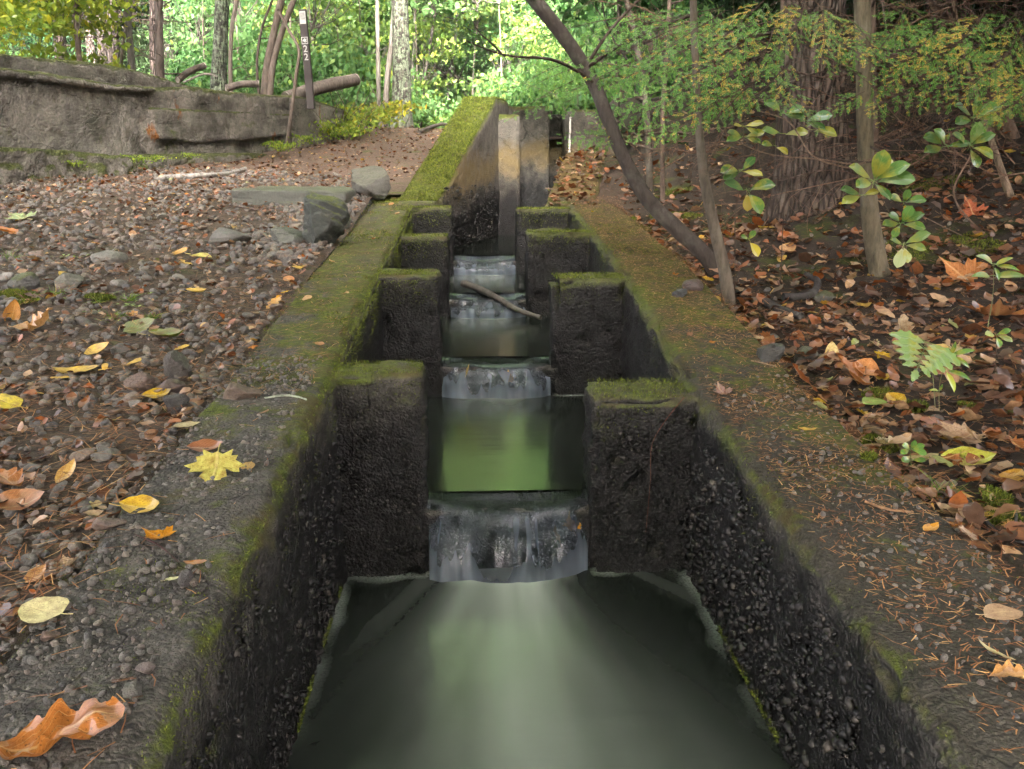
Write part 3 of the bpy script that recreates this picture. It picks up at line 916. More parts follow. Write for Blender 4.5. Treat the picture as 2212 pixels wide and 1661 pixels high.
pool('pool_water', XL1 - 0.04, XR0 + 0.04, -0.6, 2.9, 0.0, (*GAP[0], 2.83), 'broad dark silky pool below the lowest cascade', 0.02, 0.80, 0.85)
labs = ['pool above the lowest cascade, mirroring bright green woods', 'dark pool above the second cascade from the broad pool', 'pool above the cascade crossed by the fallen stick', 'narrow pool at the foot of the headworks']
for i in range(4):
    y0 = WY[i] + 0.145
    y1 = WY[i + 1] + 0.05 if i < 3 else 9.95
    src = (*GAP[i + 1], WY[i + 1]) if i < 3 else (0.2, 0.6, 9.6)
    x0, x1 = (XL1 - 0.04, XR0 + 0.04) if i < 3 else (-0.3, 1.2)
    pool('pool_water', x0, x1, y0, y1, WZ[i + 1], src, labs[i], 0.03, [0.35, 0.3, 0.28, 0.2][i], [0.30, 0.40, 0.6, 0.3][i])
flabs = ['lowest and widest cascade, grey silky water over a concrete sill', 'second cascade, smooth sheet between two mossy baffles with yellow leaves', 'cascade with a fallen stick lying across it', 'topmost small cascade just below the headworks']
for i in range(4):
    a, b = GAP[i]
    zt, z0 = WZ[i + 1], WZ[i]
    nx, nt = 60, 34
    u = np.linspace(0, 1, nx)
    t_ = np.linspace(0, 1, nt)
    U, T_ = np.meshgrid(u, t_, indexing='ij')
    h = zt - z0
    yb = WY[i]
    # profile: level tongue, curve over the sill, drop
    s = np.array([[0.22, 0.0], [0.15, 0.0], [0.10, -0.006], [0.055, -0.028], [0.015, -0.075], [-0.012, -0.35 * h - 0.03], [-0.032, -0.68 * h], [-0.045, -1.03 * h]])
    prof = catmull(np.c_[s, np.zeros(len(s))], nt)
    Y = yb + prof[None, :, 0] + 0 * U
    Z = zt - 0.0045 + prof[None, :, 1] + 0 * U
    wob = fbm(np.stack([U * 5, T_ * 1.2, U * 0 + i * 3.1], -1).reshape(-1, 3), 3, 60 + i).reshape(U.shape)
    fall = sstep(0.2, 0.6, T_)
    Y = Y - fall * (0.035 * wob + 0.02 * np.sin(PI * U)) + 0.03 * fall * np.exp(-(np.minimum(U, 1 - U) / 0.06) ** 2)
    Z = Z - 0.028 * np.sin(PI * U) * sstep(0.08, 0.35, T_) * (1 - fall) + 0.003
    X = a - 0.012 + (b - a + 0.024) * U + fall * 0.035 * (0.5 - U)
    base = 0.9 * sstep(0.78, 1.02, T_ + 0.12 * fbm(np.stack([U * 9, U * 0, U * 0 + i], -1).reshape(-1, 3), 2, 3).reshape(U.shape)) + 0.35 * np.exp(-(np.minimum(U, 1 - U) / 0.025) ** 2) * fall
    V = np.stack([X, Y, Z], -1).reshape(-1, 3)
    me = mesh_np('cascade', V, grid_faces(nx, nt)[:, ::-1], M['fall'], attrs={'foam_glow': base.ravel(), 'drop': sstep(0.30, 0.55, T_).ravel()})
    tag(link('cascade', me), flabs[i], 'cascade', kind='structure')

# ------------------------------------------------------------------ retaining wall
rw = thing('retaining_wall', 'long weathered concrete retaining wall with mossy ledges and rust stain', 'wall', (WA[0], WA[1], 1.2))
rw['kind'] = 'thing'
wdir = np.array([0.372, 1.0]) / math.hypot(0.372, 1.0)
wnor = np.array([wdir[1], -wdir[0]])          # towards the path
def wu(px):                                   # distance along the wall line for a picture column
    d = ray(px, 300)
    A = np.array([[d[0], -wdir[0]], [d[1], -wdir[1]]])
    t, u = np.linalg.solve(A, WA)
    return u
def wz(px, py):
    u = wu(px)
    Y = WA[1] + u * wdir[1]
    return float(at(px, py, Y)[2])
def wall_slab(name, pxs, tops, bots, w0, w1, seed, amp=1.0, cell=0.032, r=0.04):
    us = [wu(p) for p in pxs]
    ztp_ = [wz(p, q) for p, q in zip(pxs, tops)]
    zbp = [wz(p, q) for p, q in zip(pxs, bots)]
    u0, u1 = us[0], us[-1]
    hmean = float(np.mean(np.array(ztp_) - np.array(zbp)))
    def shape(P):
        zt = np.interp(P[:, 0], us, ztp_)
        zb_ = np.interp(P[:, 0], us, zbp)
        fr = P[:, 2] / hmean
        z = zb_ + fr * (zt - zb_)
        return np.stack([WA[0] + wdir[0] * P[:, 0] + wnor[0] * P[:, 1], WA[1] + wdir[1] * P[:, 0] + wnor[1] * P[:, 1], z], -1)
    lo, hi = (u0, w0, 0), (u1, w1, hmean)
    V, Fq = rough_box(lo, hi, cell, r, 0.0, seed)
    Vp = shape(V)
    Nw = np.array([wnor[0], wnor[1], 0.25])
    dd = amp * (0.05 * fbm(Vp * np.array([1.2, 1.2, 3.5]), 4, seed) + 0.03 * fbm(Vp * 9, 4, seed + 2) + 0.026 * fbm(Vp * 26, 3, seed + 4))
    frontness = sstep(w0, w1, V[:, 1])
    Vp = Vp + Nw[None] * (dd * (0.3 + 0.7 * frontness))[:, None]
    Vp = Vp - np.array([WA[0], WA[1], 1.2])
    return link(name, mesh_np(name, Vp, Fq[:, ::-1], M['oldwall']), rw)
wall_slab('wall_section', [-300, 0, 120, 262], [150, 158, 172, 186], [420, 410, 410, 410], -0.3, 0.02, 300, 0.35)
wall_slab('wall_section', [255, 330, 430, 520, 600, 655], [188, 189, 186, 198, 205, 208], [405, 400, 392, 378, 350, 335], -0.3, 0.0, 310, 0.75)
wall_slab('wall_section', [630, 680, 740], [205, 216, 236], [345, 330, 318], -0.3, 0.05, 320, 0.35)
wall_slab('wall_cap', [-300, 0, 120, 230, 330, 440], [100, 110, 122, 130, 152, 183], [175, 175, 185, 200, 205, 206], -0.45, -0.10, 330, 0.7)
wall_slab('ledge', [-300, 0, 100, 180, 250, 340], [138, 146, 156, 171, 182, 187], [160, 168, 178, 190, 198, 199], -0.2, 0.055, 340, 0.8, 0.03, 0.03)
wall_slab('footing', [-300, 0, 120, 240], [315, 318, 326, 342], [425, 415, 415, 412], -0.2, 0.26, 350, 1.2)
wall_slab('footing', [232, 330, 430, 560], [334, 332, 330, 330], [412, 405, 398, 375], -0.2, 0.13, 360, 1.0)
wall_slab('ledge', [330, 420, 520, 640], [232, 236, 240, 248], [300, 310, 305, 290], -0.2, 0.02, 370, 0.6, 0.03, 0.02)

# ------------------------------------------------------------------ leaf and stone templates
def leaf_geo(kind, nt=9, ns=4, curl=0.0, fold=0.1, wave=0.04, roll=0.0, seed=0, width=0.34):
    """stalk at the origin, blade along +Y, unit length; returns V, list of faces, uv"""
    rg = np.random.default_rng(seed)
    if kind == 'maple':
        half = np.array([(0, 0), (.10, .04), (.30, -.06), (.27, .07), (.42, .10), (.38, .20), (.60, .36), (.47, .39), (.50, .52), (.36, .47), (.22, .44), (.27, .62), (.17, .66), (.13, .78), (.06, .84), (0, 1.0)])
        out = np.vstack([half, (half[1:-1] * np.array([-1, 1]))[::-1]])
        c = np.array([0, 0.3])
        rings = [c + (out - c) * s for s in (0.35, 0.7, 1.0)]
        P = np.vstack([[c]] + rings)
        n = len(out)
        k = np.arange(n)
        k2 = (k + 1) % n
        tri = np.stack([np.zeros(n, int), 1 + k, 1 + k2], -1)
        q = [np.stack([1 + a * n + k, 1 + (a + 1) * n + k, 1 + (a + 1) * n + k2, 1 + a * n + k2], -1) for a in (0, 1)]
        faces = [np.concatenate(q), tri]
        x, y = P[:, 0], P[:, 1]
        uv = np.stack([0.5 + x * 0.8, y], -1)
    else:
        t = np.linspace(0, 1, nt)
        if kind == 'oval':
            wd = width * np.sin(PI * t ** 0.85) ** 0.75
        elif kind == 'round':
            wd = width * 1.35 * np.sin(PI * t ** 0.75) ** 0.6
        elif kind == 'oak':
            wd = width * np.sin(PI * t ** 1.1) ** 0.7 * (0.86 + 0.2 * np.cos(2 * PI * 4.2 * t + 0.6) + 0.05 * np.cos(2 * PI * 11 * t))
        elif kind == 'lance':
            wd = width * 0.5 * np.sin(PI * t ** 0.8) ** 0.8
        elif kind == 'obov':
            wd = width * 1.05 * np.sin(PI * t ** 1.5) ** 0.75
        u = np.linspace(-1, 1, ns + 1)
        U, T_ = np.meshgrid(u, t, indexing='ij')
        x = (U * wd[None]).ravel()
        y = T_.ravel()
        if kind == 'oak':
            y = y + 0.06 * np.abs(U.ravel())
        faces = [grid_faces(ns + 1, nt)[:, ::-1]]
        uv = np.stack([0.5 + 0.5 * U.ravel(), T_.ravel()], -1)
    z = fold * np.abs(x) + wave * fbm(np.stack([x * 5, y * 5, x * 0 + seed], -1), 2, seed)
    if roll:
        a = x * roll
        rr = 1.0 / roll
        zz = rr * (1 - np.cos(a))
        x = rr * np.sin(a)
        z = z + zz
    if curl:
        a = (y - 0.45) * curl
        rr = 1.0 / curl
        y2 = 0.45 + (rr - z) * np.sin(a)
        z = rr - (rr - z) * np.cos(a)
        y = y2
    # stalk
    sv, sf = tube(catmull(np.array([[0, 0.05, 0.0], [0.01, -0.1, 0.01], [0.03 * rg.uniform(-1, 1), -0.24, 0.03]]), 4), 0.011, 4, cap=False)
    V = np.stack([x, y, z], -1)
    n0 = len(V)
    V = np.vstack([V, sv])
    uv = np.vstack([uv, np.tile([0.5, 0.5], (len(sv), 1))])
    V[:, 2] -= V[:n0, 2].min()
    faces = [faces[0], sf + n0] + faces[1:]
    faces = [np.concatenate([faces[0], faces[1]])] + faces[2:]
    return V, faces, uv

LEAF = {}
def leaf_me(key, **kw):
    if key not in LEAF:
        V, fc, uv = leaf_geo(**kw)
        LEAF[key] = mesh_np('leaf_blade', V, fc, M['leaf'], True, uv=uv)
    return LEAF[key]
for i in range(4):
    leaf_me(('oval', i), kind='oval', curl=[0.5, 1.3, -0.6, 0.9][i], fold=[0.1, 0.35, 0.05, 0.2][i], wave=0.05, seed=i, width=[0.28, 0.24, 0.34, 0.20][i])
    leaf_me(('round', i), kind='round', curl=[0.3, 0.8, -0.5, 1.2][i], fold=[0.05, 0.2, 0.1, 0.3][i], wave=0.05, seed=10 + i)
    leaf_me(('maple', i), kind='maple', curl=[0.4, 1.1, -0.7, 1.6][i], fold=[0.1, 0.3, -0.15, 0.3][i], wave=0.09, seed=20 + i)
    leaf_me(('oak', i), kind='oak', nt=20, curl=[0.6, 1.4, -0.6, 2.2][i], fold=[0.15, 0.4, 0.1, 0.2][i], wave=0.08, roll=[0, 1.5, 2.2, 3.0][i], seed=30 + i)

leaf_me(('oak', 'hero'), kind='oak', nt=40, ns=16, curl=0.6, fold=0.0, wave=0.14, roll=3.4, seed=38, width=0.36)

def stone_geo(sub, seed, planes=9, flat=0.75):
    bm = bmesh.new()
    bmesh.ops.create_icosphere(bm, subdivisions=sub, radius=1)
    V = np.array([v.co[:] for v in bm.verts])
    Fq = np.array([[v.index for v in f.verts] for f in bm.faces])
    bm.free()
    rg = np.random.default_rng(seed)
    V = V * (1 + 0.12 * fbm(V * 1.5, 2, seed))[:, None]
    for k in range(planes):
        nrm = rg.normal(size=3)
        nrm /= np.linalg.norm(nrm)
        d = rg.uniform(0.5, 0.85)
        e = np.maximum(V @ nrm - d, 0)
        V = V - e[:, None] * nrm
    V = V + V * (0.03 * fbm(V * 6, 2, seed + 3))[:, None]
    V = V * np.array([rg.uniform(0.8, 1.15), rg.uniform(0.7, 1.0), flat * rg.uniform(0.75, 1.1)])
    return V, Fq
STONES = []
for i in range(12):
    V, Fq = stone_geo(4 if i < 4 else 3, 500 + i, 10)
    STONES.append(mesh_np('stone', V, Fq, M['stone'], i % 2 == 0 and i > 3))

def boulder_geo(seed, blocky=0.6, layers=0.05):
    bm = bmesh.new()
    bmesh.ops.create_icosphere(bm, subdivisions=6, radius=1)
    V = np.array([v.co[:] for v in bm.verts])
    Fq = np.array([[v.index for v in f.verts] for f in bm.faces])
    bm.free()
    rg = np.random.default_rng(seed)
    V = np.sign(V) * np.abs(V) ** blocky
    V = V * (1 + 0.15 * fbm(V * 1.1, 2, seed))[:, None]
    for k in range(11):
        nrm = rg.normal(size=3)
        nrm /= np.linalg.norm(nrm)
        e = np.maximum(V @ nrm - rg.uniform(0.62, 1.0), 0)
        V = V - e[:, None] * nrm
    ax_ = np.array([0.15, 0.3, 1.0])
    lay = vnoise(np.stack([(V @ ax_) * 9, V[:, 0] * 1.2, V[:, 1] * 1.2], -1), seed + 4)
    R_ = V / np.linalg.norm(V, axis=1)[:, None]
    V = V + R_ * (layers * lay + 0.05 * fbm(V * 4, 4, seed + 7) + 0.02 * fbm(V * 14, 3, seed + 8))[:, None]
    return V, Fq
for i, (bl, la) in enumerate([(0.28, 0.05), (0.5, 0.07), (0.7, 0.10), (0.6, 0.06)]):
    V, Fq = boulder_geo(540 + i, bl, la)
    STONES[i] = mesh_np('stone', V, Fq, M['stone'], True)

def align(nrm, ang):
    n = Vector(nrm)
    q = Vector((0, 0, 1)).rotation_difference(n)
    return (q.to_matrix() @ Matrix.Rotation(ang, 3, 'Z')).to_4x4()

# ------------------------------------------------------------------ hero rocks
def rock(name, label, px, py, wpx, hpx, var, col, mossy=0.0, ang=0.0, depth=None, sink=0.25, group=None, cat='rock', tilt=(0, 0)):
    p = drop(px, py + hpx * 0.35)
    s = mpp(p)
    o = link(name, STONES[var])
    co = np.array([v.co[:] for v in STONES[var].vertices])
    ex = co.max(0) - co.min(0)
    sx, sz = wpx * s / ex[0], hpx * s / ex[2] * 1.12
    sy = (depth if depth else 0.8) * sx
    o.matrix_world = Matrix.Translation((p[0], p[1], p[2] + sz * ex[2] * (0.5 - sink) * 0.9)) @ Euler((tilt[0], tilt[1], ang)).to_matrix().to_4x4() @ Matrix.Diagonal((sx, sy, sz, 1))
    o.color = (*col, 1.0 - mossy)
    return tag(o, label, cat, group)

pa, pb_ = drop(522, 440), drop(745, 452)
pc = (pa + pb_) / 2
wS = abs(pb_[0] - pa[0])
hS = 34 * mpp(pc)
V, Fq = rough_box((-wS / 2, 0, -0.06), (wS / 2, 0.62, hS), 0.016, 0.02, 0.0, 71)
ol = 1 + 0.30 * fbm(np.stack([V[:, 0] * 3, V[:, 1] * 3, V[:, 2] * 0], -1), 3, 72)
V[:, 0] *= ol * (1 - 0.25 * np.clip(-V[:, 0] / wS, 0, 1) * (V[:, 1] > 0.3))
V[:, 1] = 0.3 + (V[:, 1] - 0.3) * (ol - 0.55 * np.clip(-V[:, 0] / wS - 0.1, 0, 1))
V[:, 2] += 0.012 * fbm(V * 6, 4, 73) + 0.03 * fbm(np.stack([V[:, 0] * 2, V[:, 1] * 2, V[:, 2] * 16], -1), 3, 74) * (V[:, 2] < hS * 0.8)
V[:, 1] += 0.03 * fbm(np.stack([V[:, 0] * 4, V[:, 1], V[:, 2] * 22], -1), 3, 75)
o = link('rock_slab', mesh_np('rock_slab', V, Fq, M['stone']), None, (pc[0], pc[1] + 0.02, pc[2]))
o.rotation_euler = (0.02, 0.02, 0.06)
o.color = (0.07, 0.082, 0.07, 0.7)
tag(o, 'wide flat greenish slab lying on gravel behind the mossy rock', 'rock')
rock('boulder', 'angular grey boulder between the flat slab and mossy ramp', 802, 402, 88, 66, 1, (0.085, 0.088, 0.078), 0.2, 0.6)
rock('boulder', 'upright dark boulder capped with moss beside the channel wall', 694, 486, 108, 116, 2, (0.045, 0.058, 0.05), 0.9, 0.4, 0.8, 0.12, tilt=(0.2, 0.25))
rock('boulder', 'low grey-green boulder leaning on the moss-capped one', 622, 512, 80, 48, 3, (0.10, 0.108, 0.098), 0.15, 1.0)
rock('boulder', 'rounded mid-grey boulder lying alone on gravel short of the slab', 497, 512, 92, 44, 4, (0.115, 0.112, 0.105), 0.0, 0.3)
rock('stone', 'small moss-covered stone behind the upright moss-capped boulder', 742, 480, 38, 34, 6, (0.05, 0.058, 0.04), 0.9, 0.3)
rock('stone', 'grey mossy-backed stone at the edge of grass tufts', 52, 606, 66, 44, 5, (0.085, 0.085, 0.085), 0.8, 0.2)
rock('stone', 'pale smooth stone under a yellow leaf', 150, 606, 64, 40, 7, (0.16, 0.155, 0.14), 0.1, 1.2)
rock('stone', 'broad low pale stone set in needles', 238, 556, 76, 34, 8, (0.15, 0.145, 0.13), 0.0, 2.0)
rock('stone', 'dark wedge-shaped stone standing at the wall edge', 386, 803, 66, 62, 1, (0.06, 0.052, 0.046), 0.0, 2.2, 0.7, 0.1)
rock('stone', 'warm brown stone resting on the mossy channel wall', 520, 851, 82, 44, 9, (0.13, 0.085, 0.06), 0.0, 0.1, 0.7, 0.1)
rock('stone', 'wet black lump of stone below the wedge-shaped one', 380, 876, 58, 46, 2, (0.028, 0.028, 0.03), 0.0, 0.6, 0.8, 0.1)
rock('stone', 'reddish stone under the wedge-shaped one', 372, 843, 62, 34, 10, (0.115, 0.075, 0.062), 0.0, 0.9, 0.8, 0.1)
rock('stone', 'rounded red-brown stone beside the wedge-shaped one', 303, 831, 70, 44, 11, (0.14, 0.085, 0.062), 0.0, 0.9, 0.8, 0.15)
rock('stone', 'small dark stone lying alone on bare grey concrete', 402, 1254, 36, 36, 5, (0.045, 0.038, 0.042), 0.0, 0.9, 0.8, 0.05)
rock('stone', 'brown pebble touching the pale yellow-green leaf', 108, 1378, 40, 24, 9, (0.13, 0.075, 0.05), 0.0, 0.4, 0.8, 0.1)
rock('stone', 'flat reddish pebble on the mossy inner edge of concrete', 315, 1442, 46, 22, 11, (0.13, 0.10, 0.09), 0.0, 0.2, 0.8, 0.2)
rock('stone', 'pale grey flat pebble half bedded in concrete moss', 290, 1490, 44, 34, 8, (0.13, 0.125, 0.115), 0.1, 0.9, 0.8, 0.3)
rock('stone', 'flat tan stone lying where gravel meets concrete', 232, 1132, 72, 28, 9, (0.16, 0.105, 0.08), 0.0, 0.2, 0.8, 0.15)
rock('stone', 'dark faceted stone in leaf litter beside the opposite wall', 1662, 761, 62, 42, 0, (0.045, 0.050, 0.048), 0.1, 1.5, 0.8, 0.2)
rock('stone', 'low dark stone near the foot of the slim straight sapling', 1775, 640, 60, 26, 6, (0.05, 0.055, 0.045), 0.5, 0.3)
rock('stone', 'blunt maroon stone between curved trunk and wall', 1500, 615, 52, 26, 8, (0.06, 0.035, 0.03), 0.0, 0.3)
rock('stone', 'small pointed blue-grey stone among needles by the wall', 1466, 633, 36, 22, 2, (0.06, 0.07, 0.075), 0.0, 0.8)
rock('stone', 'dull green stone in litter past the faceted one', 1740, 768, 56, 34, 10, (0.055, 0.06, 0.05), 0.3, 0.3)
rock('stone', 'dark flat stone at the foot of the bank', 1565, 625, 66, 30, 7, (0.05, 0.056, 0.056), 0.1, 0.3)

# ------------------------------------------------------------------ gravel and stones on the track
LREG = lambda x, y: (x < XL0 + 0.02) & (x > xwall(y) + 0.05)
def samp_left(n, y0, y1, power=1.0):
    y = y0 + (y1 - y0) * RNG.random(n) ** power
    half = 0.62 * y + 0.5
    x = -0.805 - RNG.random(n) ** 1.15 * half
    k = LREG(x, y)
    return x[k], y[k]
x, y = samp_left(420, 1.15, 6.2, 1.1)
cols = [(0.10, 0.096, 0.09), (0.17, 0.115, 0.09), (0.19, 0.178, 0.16), (0.065, 0.062, 0.06), (0.20, 0.148, 0.112), (0.14, 0.13, 0.12)]
cn = ['dark grey', 'reddish brown', 'pale grey', 'near-black', 'tan', 'mid grey']
for k in range(min(270, len(x))):
    big = 0.011 + 0.017 * random.random() ** 1.8 + 0.003 * y[k]
    o = link('stone', STONES[4 + k % 8])
    z = float(gz(x[k:k + 1], y[k:k + 1])[0])
    c = k % 6
    o.matrix_world = Matrix.Translation((x[k], y[k], z + big * 0.28)) @ Euler((random.uniform(-.4, .4), random.uniform(-.4, .4), random.uniform(0, 6.3))).to_matrix().to_4x4() @ Matrix.Diagonal((big * random.uniform(1, 1.6), big * random.uniform(0.8, 1.2), big * random.uniform(0.7, 1.0), 1))
    j = random.uniform(0.75, 1.25)
    o.color = (cols[c][0] * j, cols[c][1] * j, cols[c][2] * j, 1)
    tag(o, '%s loose stone on the stony track beside the retaining wall' % cn[c], 'stone', 'loose %s stones on the track' % cn[c])
geos = []
for v in range(6):
    V, Fq = stone_geo(2, 700 + v, 7)
    n = 1900
    x, y = samp_left(n, 1.0, 9.0, 1.3)
    m = np.where(fbm(np.stack([x, y, x * 0], -1) * 1.3, 2, 31) > -0.25, True, RNG.random(len(x)) < 0.4)
    x, y = x[m], y[m]
    s = 0.005 + 0.015 * RNG.random(len(x)) ** 2.2 + 0.0012 * y
    T = np.stack([x, y, gz(x, y) + s * 0.25], -1)
    Mx = rotz(RNG.uniform(0, 6.3, len(x))) @ rotx(RNG.uniform(-.5, .5, len(x))) * s[:, None, None]
    geos.append(scatter(V, Fq, Mx, T))
# a drift of grey chips by the boulders and along the wall
for v in range(3):
    V, Fq = stone_geo(2, 720 + v, 8)
    n = 260
    yy = RNG.uniform(4.6, 7.4, n)
    xx = -0.86 - np.abs(RNG.normal(0, 0.22, n))
    s = RNG.uniform(0.012, 0.032, n)
    T = np.stack([xx, yy, gz(xx, yy) + s * 0.3], -1)
    geos.append(scatter(V, Fq, rot_rand(n) * s[:, None, None], T))
# right side grit
V, Fq = stone_geo(2, 733, 8)
xx = RNG.uniform(1.2, 3.0, 380); yy = RNG.uniform(2.2, 5.2, 380)
s = 0.006 + 0.022 * RNG.random(380) ** 3
geos.append(scatter(V, Fq, rot_rand(380) * s[:, None, None], np.stack([xx, yy, gz(xx, yy) + s * 0.1], -1)))
V, Fq = cat_geo(geos)
o = link('gravel', mesh_np('gravel', V, Fq, M['gravel'], False))
tag(o, 'loose wet gravel and stone chips spread over the track', 'gravel', kind='stuff')
# grit bedded in the bare concrete tops
V, Fq = stone_geo(2, 741, 7)
n = 3600
yy = 0.8 + 2.2 * RNG.random(n)
lf = RNG.random(n) < 0.7
xx = np.where(lf, RNG.uniform(XL0 + 0.01, XL1 - 0.06, n), RNG.uniform(XR0 + 0.07, XR1 - 0.02, n))
s = 0.002 + 0.011 * RNG.random(n) ** 3.0
T = np.stack([xx, yy, np.where(lf, ltop(yy), rtop(yy)) + s * 0.1 + 0.002], -1)
V, Fq = scatter(V, Fq, rot_rand(n) * s[:, None, None] * np.array([1, 1, 0.7]), T)
o = link('grit', mesh_np('grit', V, Fq, M['gravel'], False), ladder)
o['kind'] = 'stuff'

# ------------------------------------------------------------------ fallen leaves that stand out
YEL, GOLD, ORA, BRN, TAN, PALE, GRN, LIME, RED, GREY = (0.50, 0.34, 0.025), (0.46, 0.25, 0.025), (0.46, 0.16, 0.015), (0.20, 0.075, 0.025), (0.42, 0.24, 0.10), (0.62, 0.56, 0.26), (0.10, 0.145, 0.022), (0.40, 0.42, 0.08), (0.30, 0.06, 0.02), (0.36, 0.30, 0.24)
def leaf(label, px, py, size, key, col, ang=0.0, lift=0.004, tilt=(0, 0), group=None, pos=None, stretch=1.0):
    p = drop(px, py) if pos is None else np.asarray(pos)
    s = size * mpp(p)
    o = link('fallen_leaf', LEAF[key])
    nrm = snormal(p[0], p[1]) if pos is None else (0, 0, 1)
    o.matrix_world = Matrix.Translation((p[0], p[1], p[2] + lift)) @ align(nrm, ang) @ Euler((tilt[0], tilt[1], 0)).to_matrix().to_4x4() @ Matrix.Diagonal((s * stretch, s, s, 1)) @ Matrix.Translation((0, -0.45, 0))
    o.color = (*col, 1)
    return tag(o, label, 'leaf', group)
D2 = math.radians
leaf('big curled orange-brown oak leaf at the corner of mossy concrete', 112, 1628, 270, ('oak', 'hero'), (0.36, 0.13, 0.028), D2(-76), 0.006, (0.05, -0.12), stretch=1.1)
leaf('pale yellow-green oval leaf overlapping an orange leaf on concrete', 98, 1338, 108, ('round', 0), PALE, D2(70), 0.012, (0.2, 0.0))
leaf('orange curled leaf under the pale yellow-green one', 18, 1345, 110, ('oak', 0), ORA, D2(100), 0.004)
leaf('upright three-pointed yellow-green maple leaf on channel wall', 466, 1032, 108, ('maple', 0), (0.42, 0.40, 0.10), D2(182), 0.012, (-0.5, 0.0))
leaf('tiny golden round leaf beside the three-pointed maple leaf', 536, 1014, 34, ('round', 0), GOLD, D2(160), 0.004, (-0.3, 0))
leaf('folded bright yellow leaf on bare concrete', 305, 1106, 110, ('oval', 1), YEL, D2(-105), 0.006, (0, 0.35))
leaf('ragged orange lobed leaf next to a dark twig', 338, 1168, 78, ('maple', 1), (0.58, 0.24, 0.012), D2(70), 0.005, (0.1, 0.2))
leaf('bleached dead maple leaf on bare concrete', 142, 1232, 80, ('maple', 3), (0.42, 0.32, 0.22), D2(20), 0.004)
leaf('brown folded leaf standing next to the bleached maple leaf', 76, 1252, 62, ('oval', 1), TAN, D2(-30), 0.006, (0.3, 0.3))
leaf('small tan leaf where gravel meets bare concrete', 204, 1098, 36, ('round', 1), (0.50, 0.36, 0.12), D2(20), 0.004)
leaf('round lemon-yellow leaf among brown stones', 18, 886, 66, ('round', 0), (0.66, 0.52, 0.015), D2(80), 0.02, (0.3, 0))
leaf('long golden leaf lying above its small yellow neighbour', 172, 815, 100, ('oval', 3), YEL, D2(95), 0.016)
leaf('small yellow leaf touching the long golden leaf', 132, 826, 46, ('oval', 0), YEL, D2(80), 0.014)
leaf('ruffled yellow leaf behind the long golden leaf', 212, 770, 62, ('round', 3), (0.60, 0.38, 0.03), D2(-70), 0.014, (0.3, 0.1))
leaf('yellow leaf propped against the red-brown stone', 288, 798, 56, ('oval', 2), YEL, D2(-120), 0.02, (0.4, 0.2))
leaf('large curled tan leaf with a raised stalk on gravel', 72, 718, 104, ('oak', 3), TAN, D2(-75), 0.01, (0.2, 0))
leaf('standing rust-coloured curl beside the large tan leaf', 28, 690, 70, ('oval', 1), (0.36, 0.17, 0.04), D2(10), 0.012, (0.8, 0.2))
leaf('glossy dark green leaf on needles near the wall', 360, 735, 104, ('oval', 1), GRN, D2(-110), 0.012)
leaf('second dark green leaf, shorter and curled', 300, 716, 70, ('round', 1), GRN, D2(-60), 0.012, (0.2, 0.2))
leaf('curled yellow leaf draped behind the wet black stone', 338, 864, 66, ('oval', 1), YEL, D2(-70), 0.012, (0.1, 0.4))
leaf('pale lime leaf on gravel touching a gold one', 432, 560, 56, ('oval', 2), (0.58, 0.54, 0.12), D2(-110), 0.014)
leaf('gold leaf beside the pale lime one', 390, 552, 38, ('round', 1), GOLD, D2(-40), 0.014, (0.3, 0))
leaf('yellow and brown leaf stuck at the mossy wall edge', 590, 666, 52, ('oak', 0), GOLD, D2(-35), 0.012, (0.4, 0))
leaf('thin yellow leaf on dark chips by the wall', 424, 638, 54, ('oval', 1), YEL, D2(-100), 0.012)
leaf('short yellow leaf on the pale smooth stone', 146, 617, 38, ('round', 0), YEL, D2(80), 0.035, (0.5, 0))
leaf('pale narrow leaf lying on wall moss', 400, 925, 62, ('oval', 0), (0.50, 0.43, 0.24), D2(-80), 0.006)
leaf('brown leaf folded double on wall moss', 443, 976, 84, ('oval', 1), (0.24, 0.10, 0.05), D2(-85), 0.006, (0, 0.3))
leaf('pale bluish-green leaf far back on gravel', 42, 476, 66, ('maple', 0), (0.24, 0.34, 0.18), D2(60), 0.012)
leaf('orange leaf beside the pale bluish-green one', 14, 506, 60, ('oval', 1), ORA, D2(110), 0.012, (0.2, 0))
leaf('half-upright pale leaf at the gravel edge near stones', 145, 1412 - 375, 70, ('oval', 1), (0.52, 0.33, 0.10), D2(-20), 0.012, (0.5, 0.2))
leaf('orange-brown broad leaf pressed in gravel', 40, 1105, 110, ('round', 3), (0.33, 0.13, 0.04), D2(-60), 0.012)
leaf('brown leaf draped over grey gravel stones', 30, 1060, 100, ('oak', 1), (0.30, 0.13, 0.05), D2(60), 0.015)
leaf('thin white-green sliver of leaf on bare concrete', 372, 1318 - 62, 34, ('oval', 3), (0.56, 0.58, 0.30), D2(-70), 0.004)
leaf('small brown pointed leaf on bare concrete', 425, 1472 - 250, 52, ('oval', 3), (0.34, 0.14, 0.04), D2(95), 0.004)
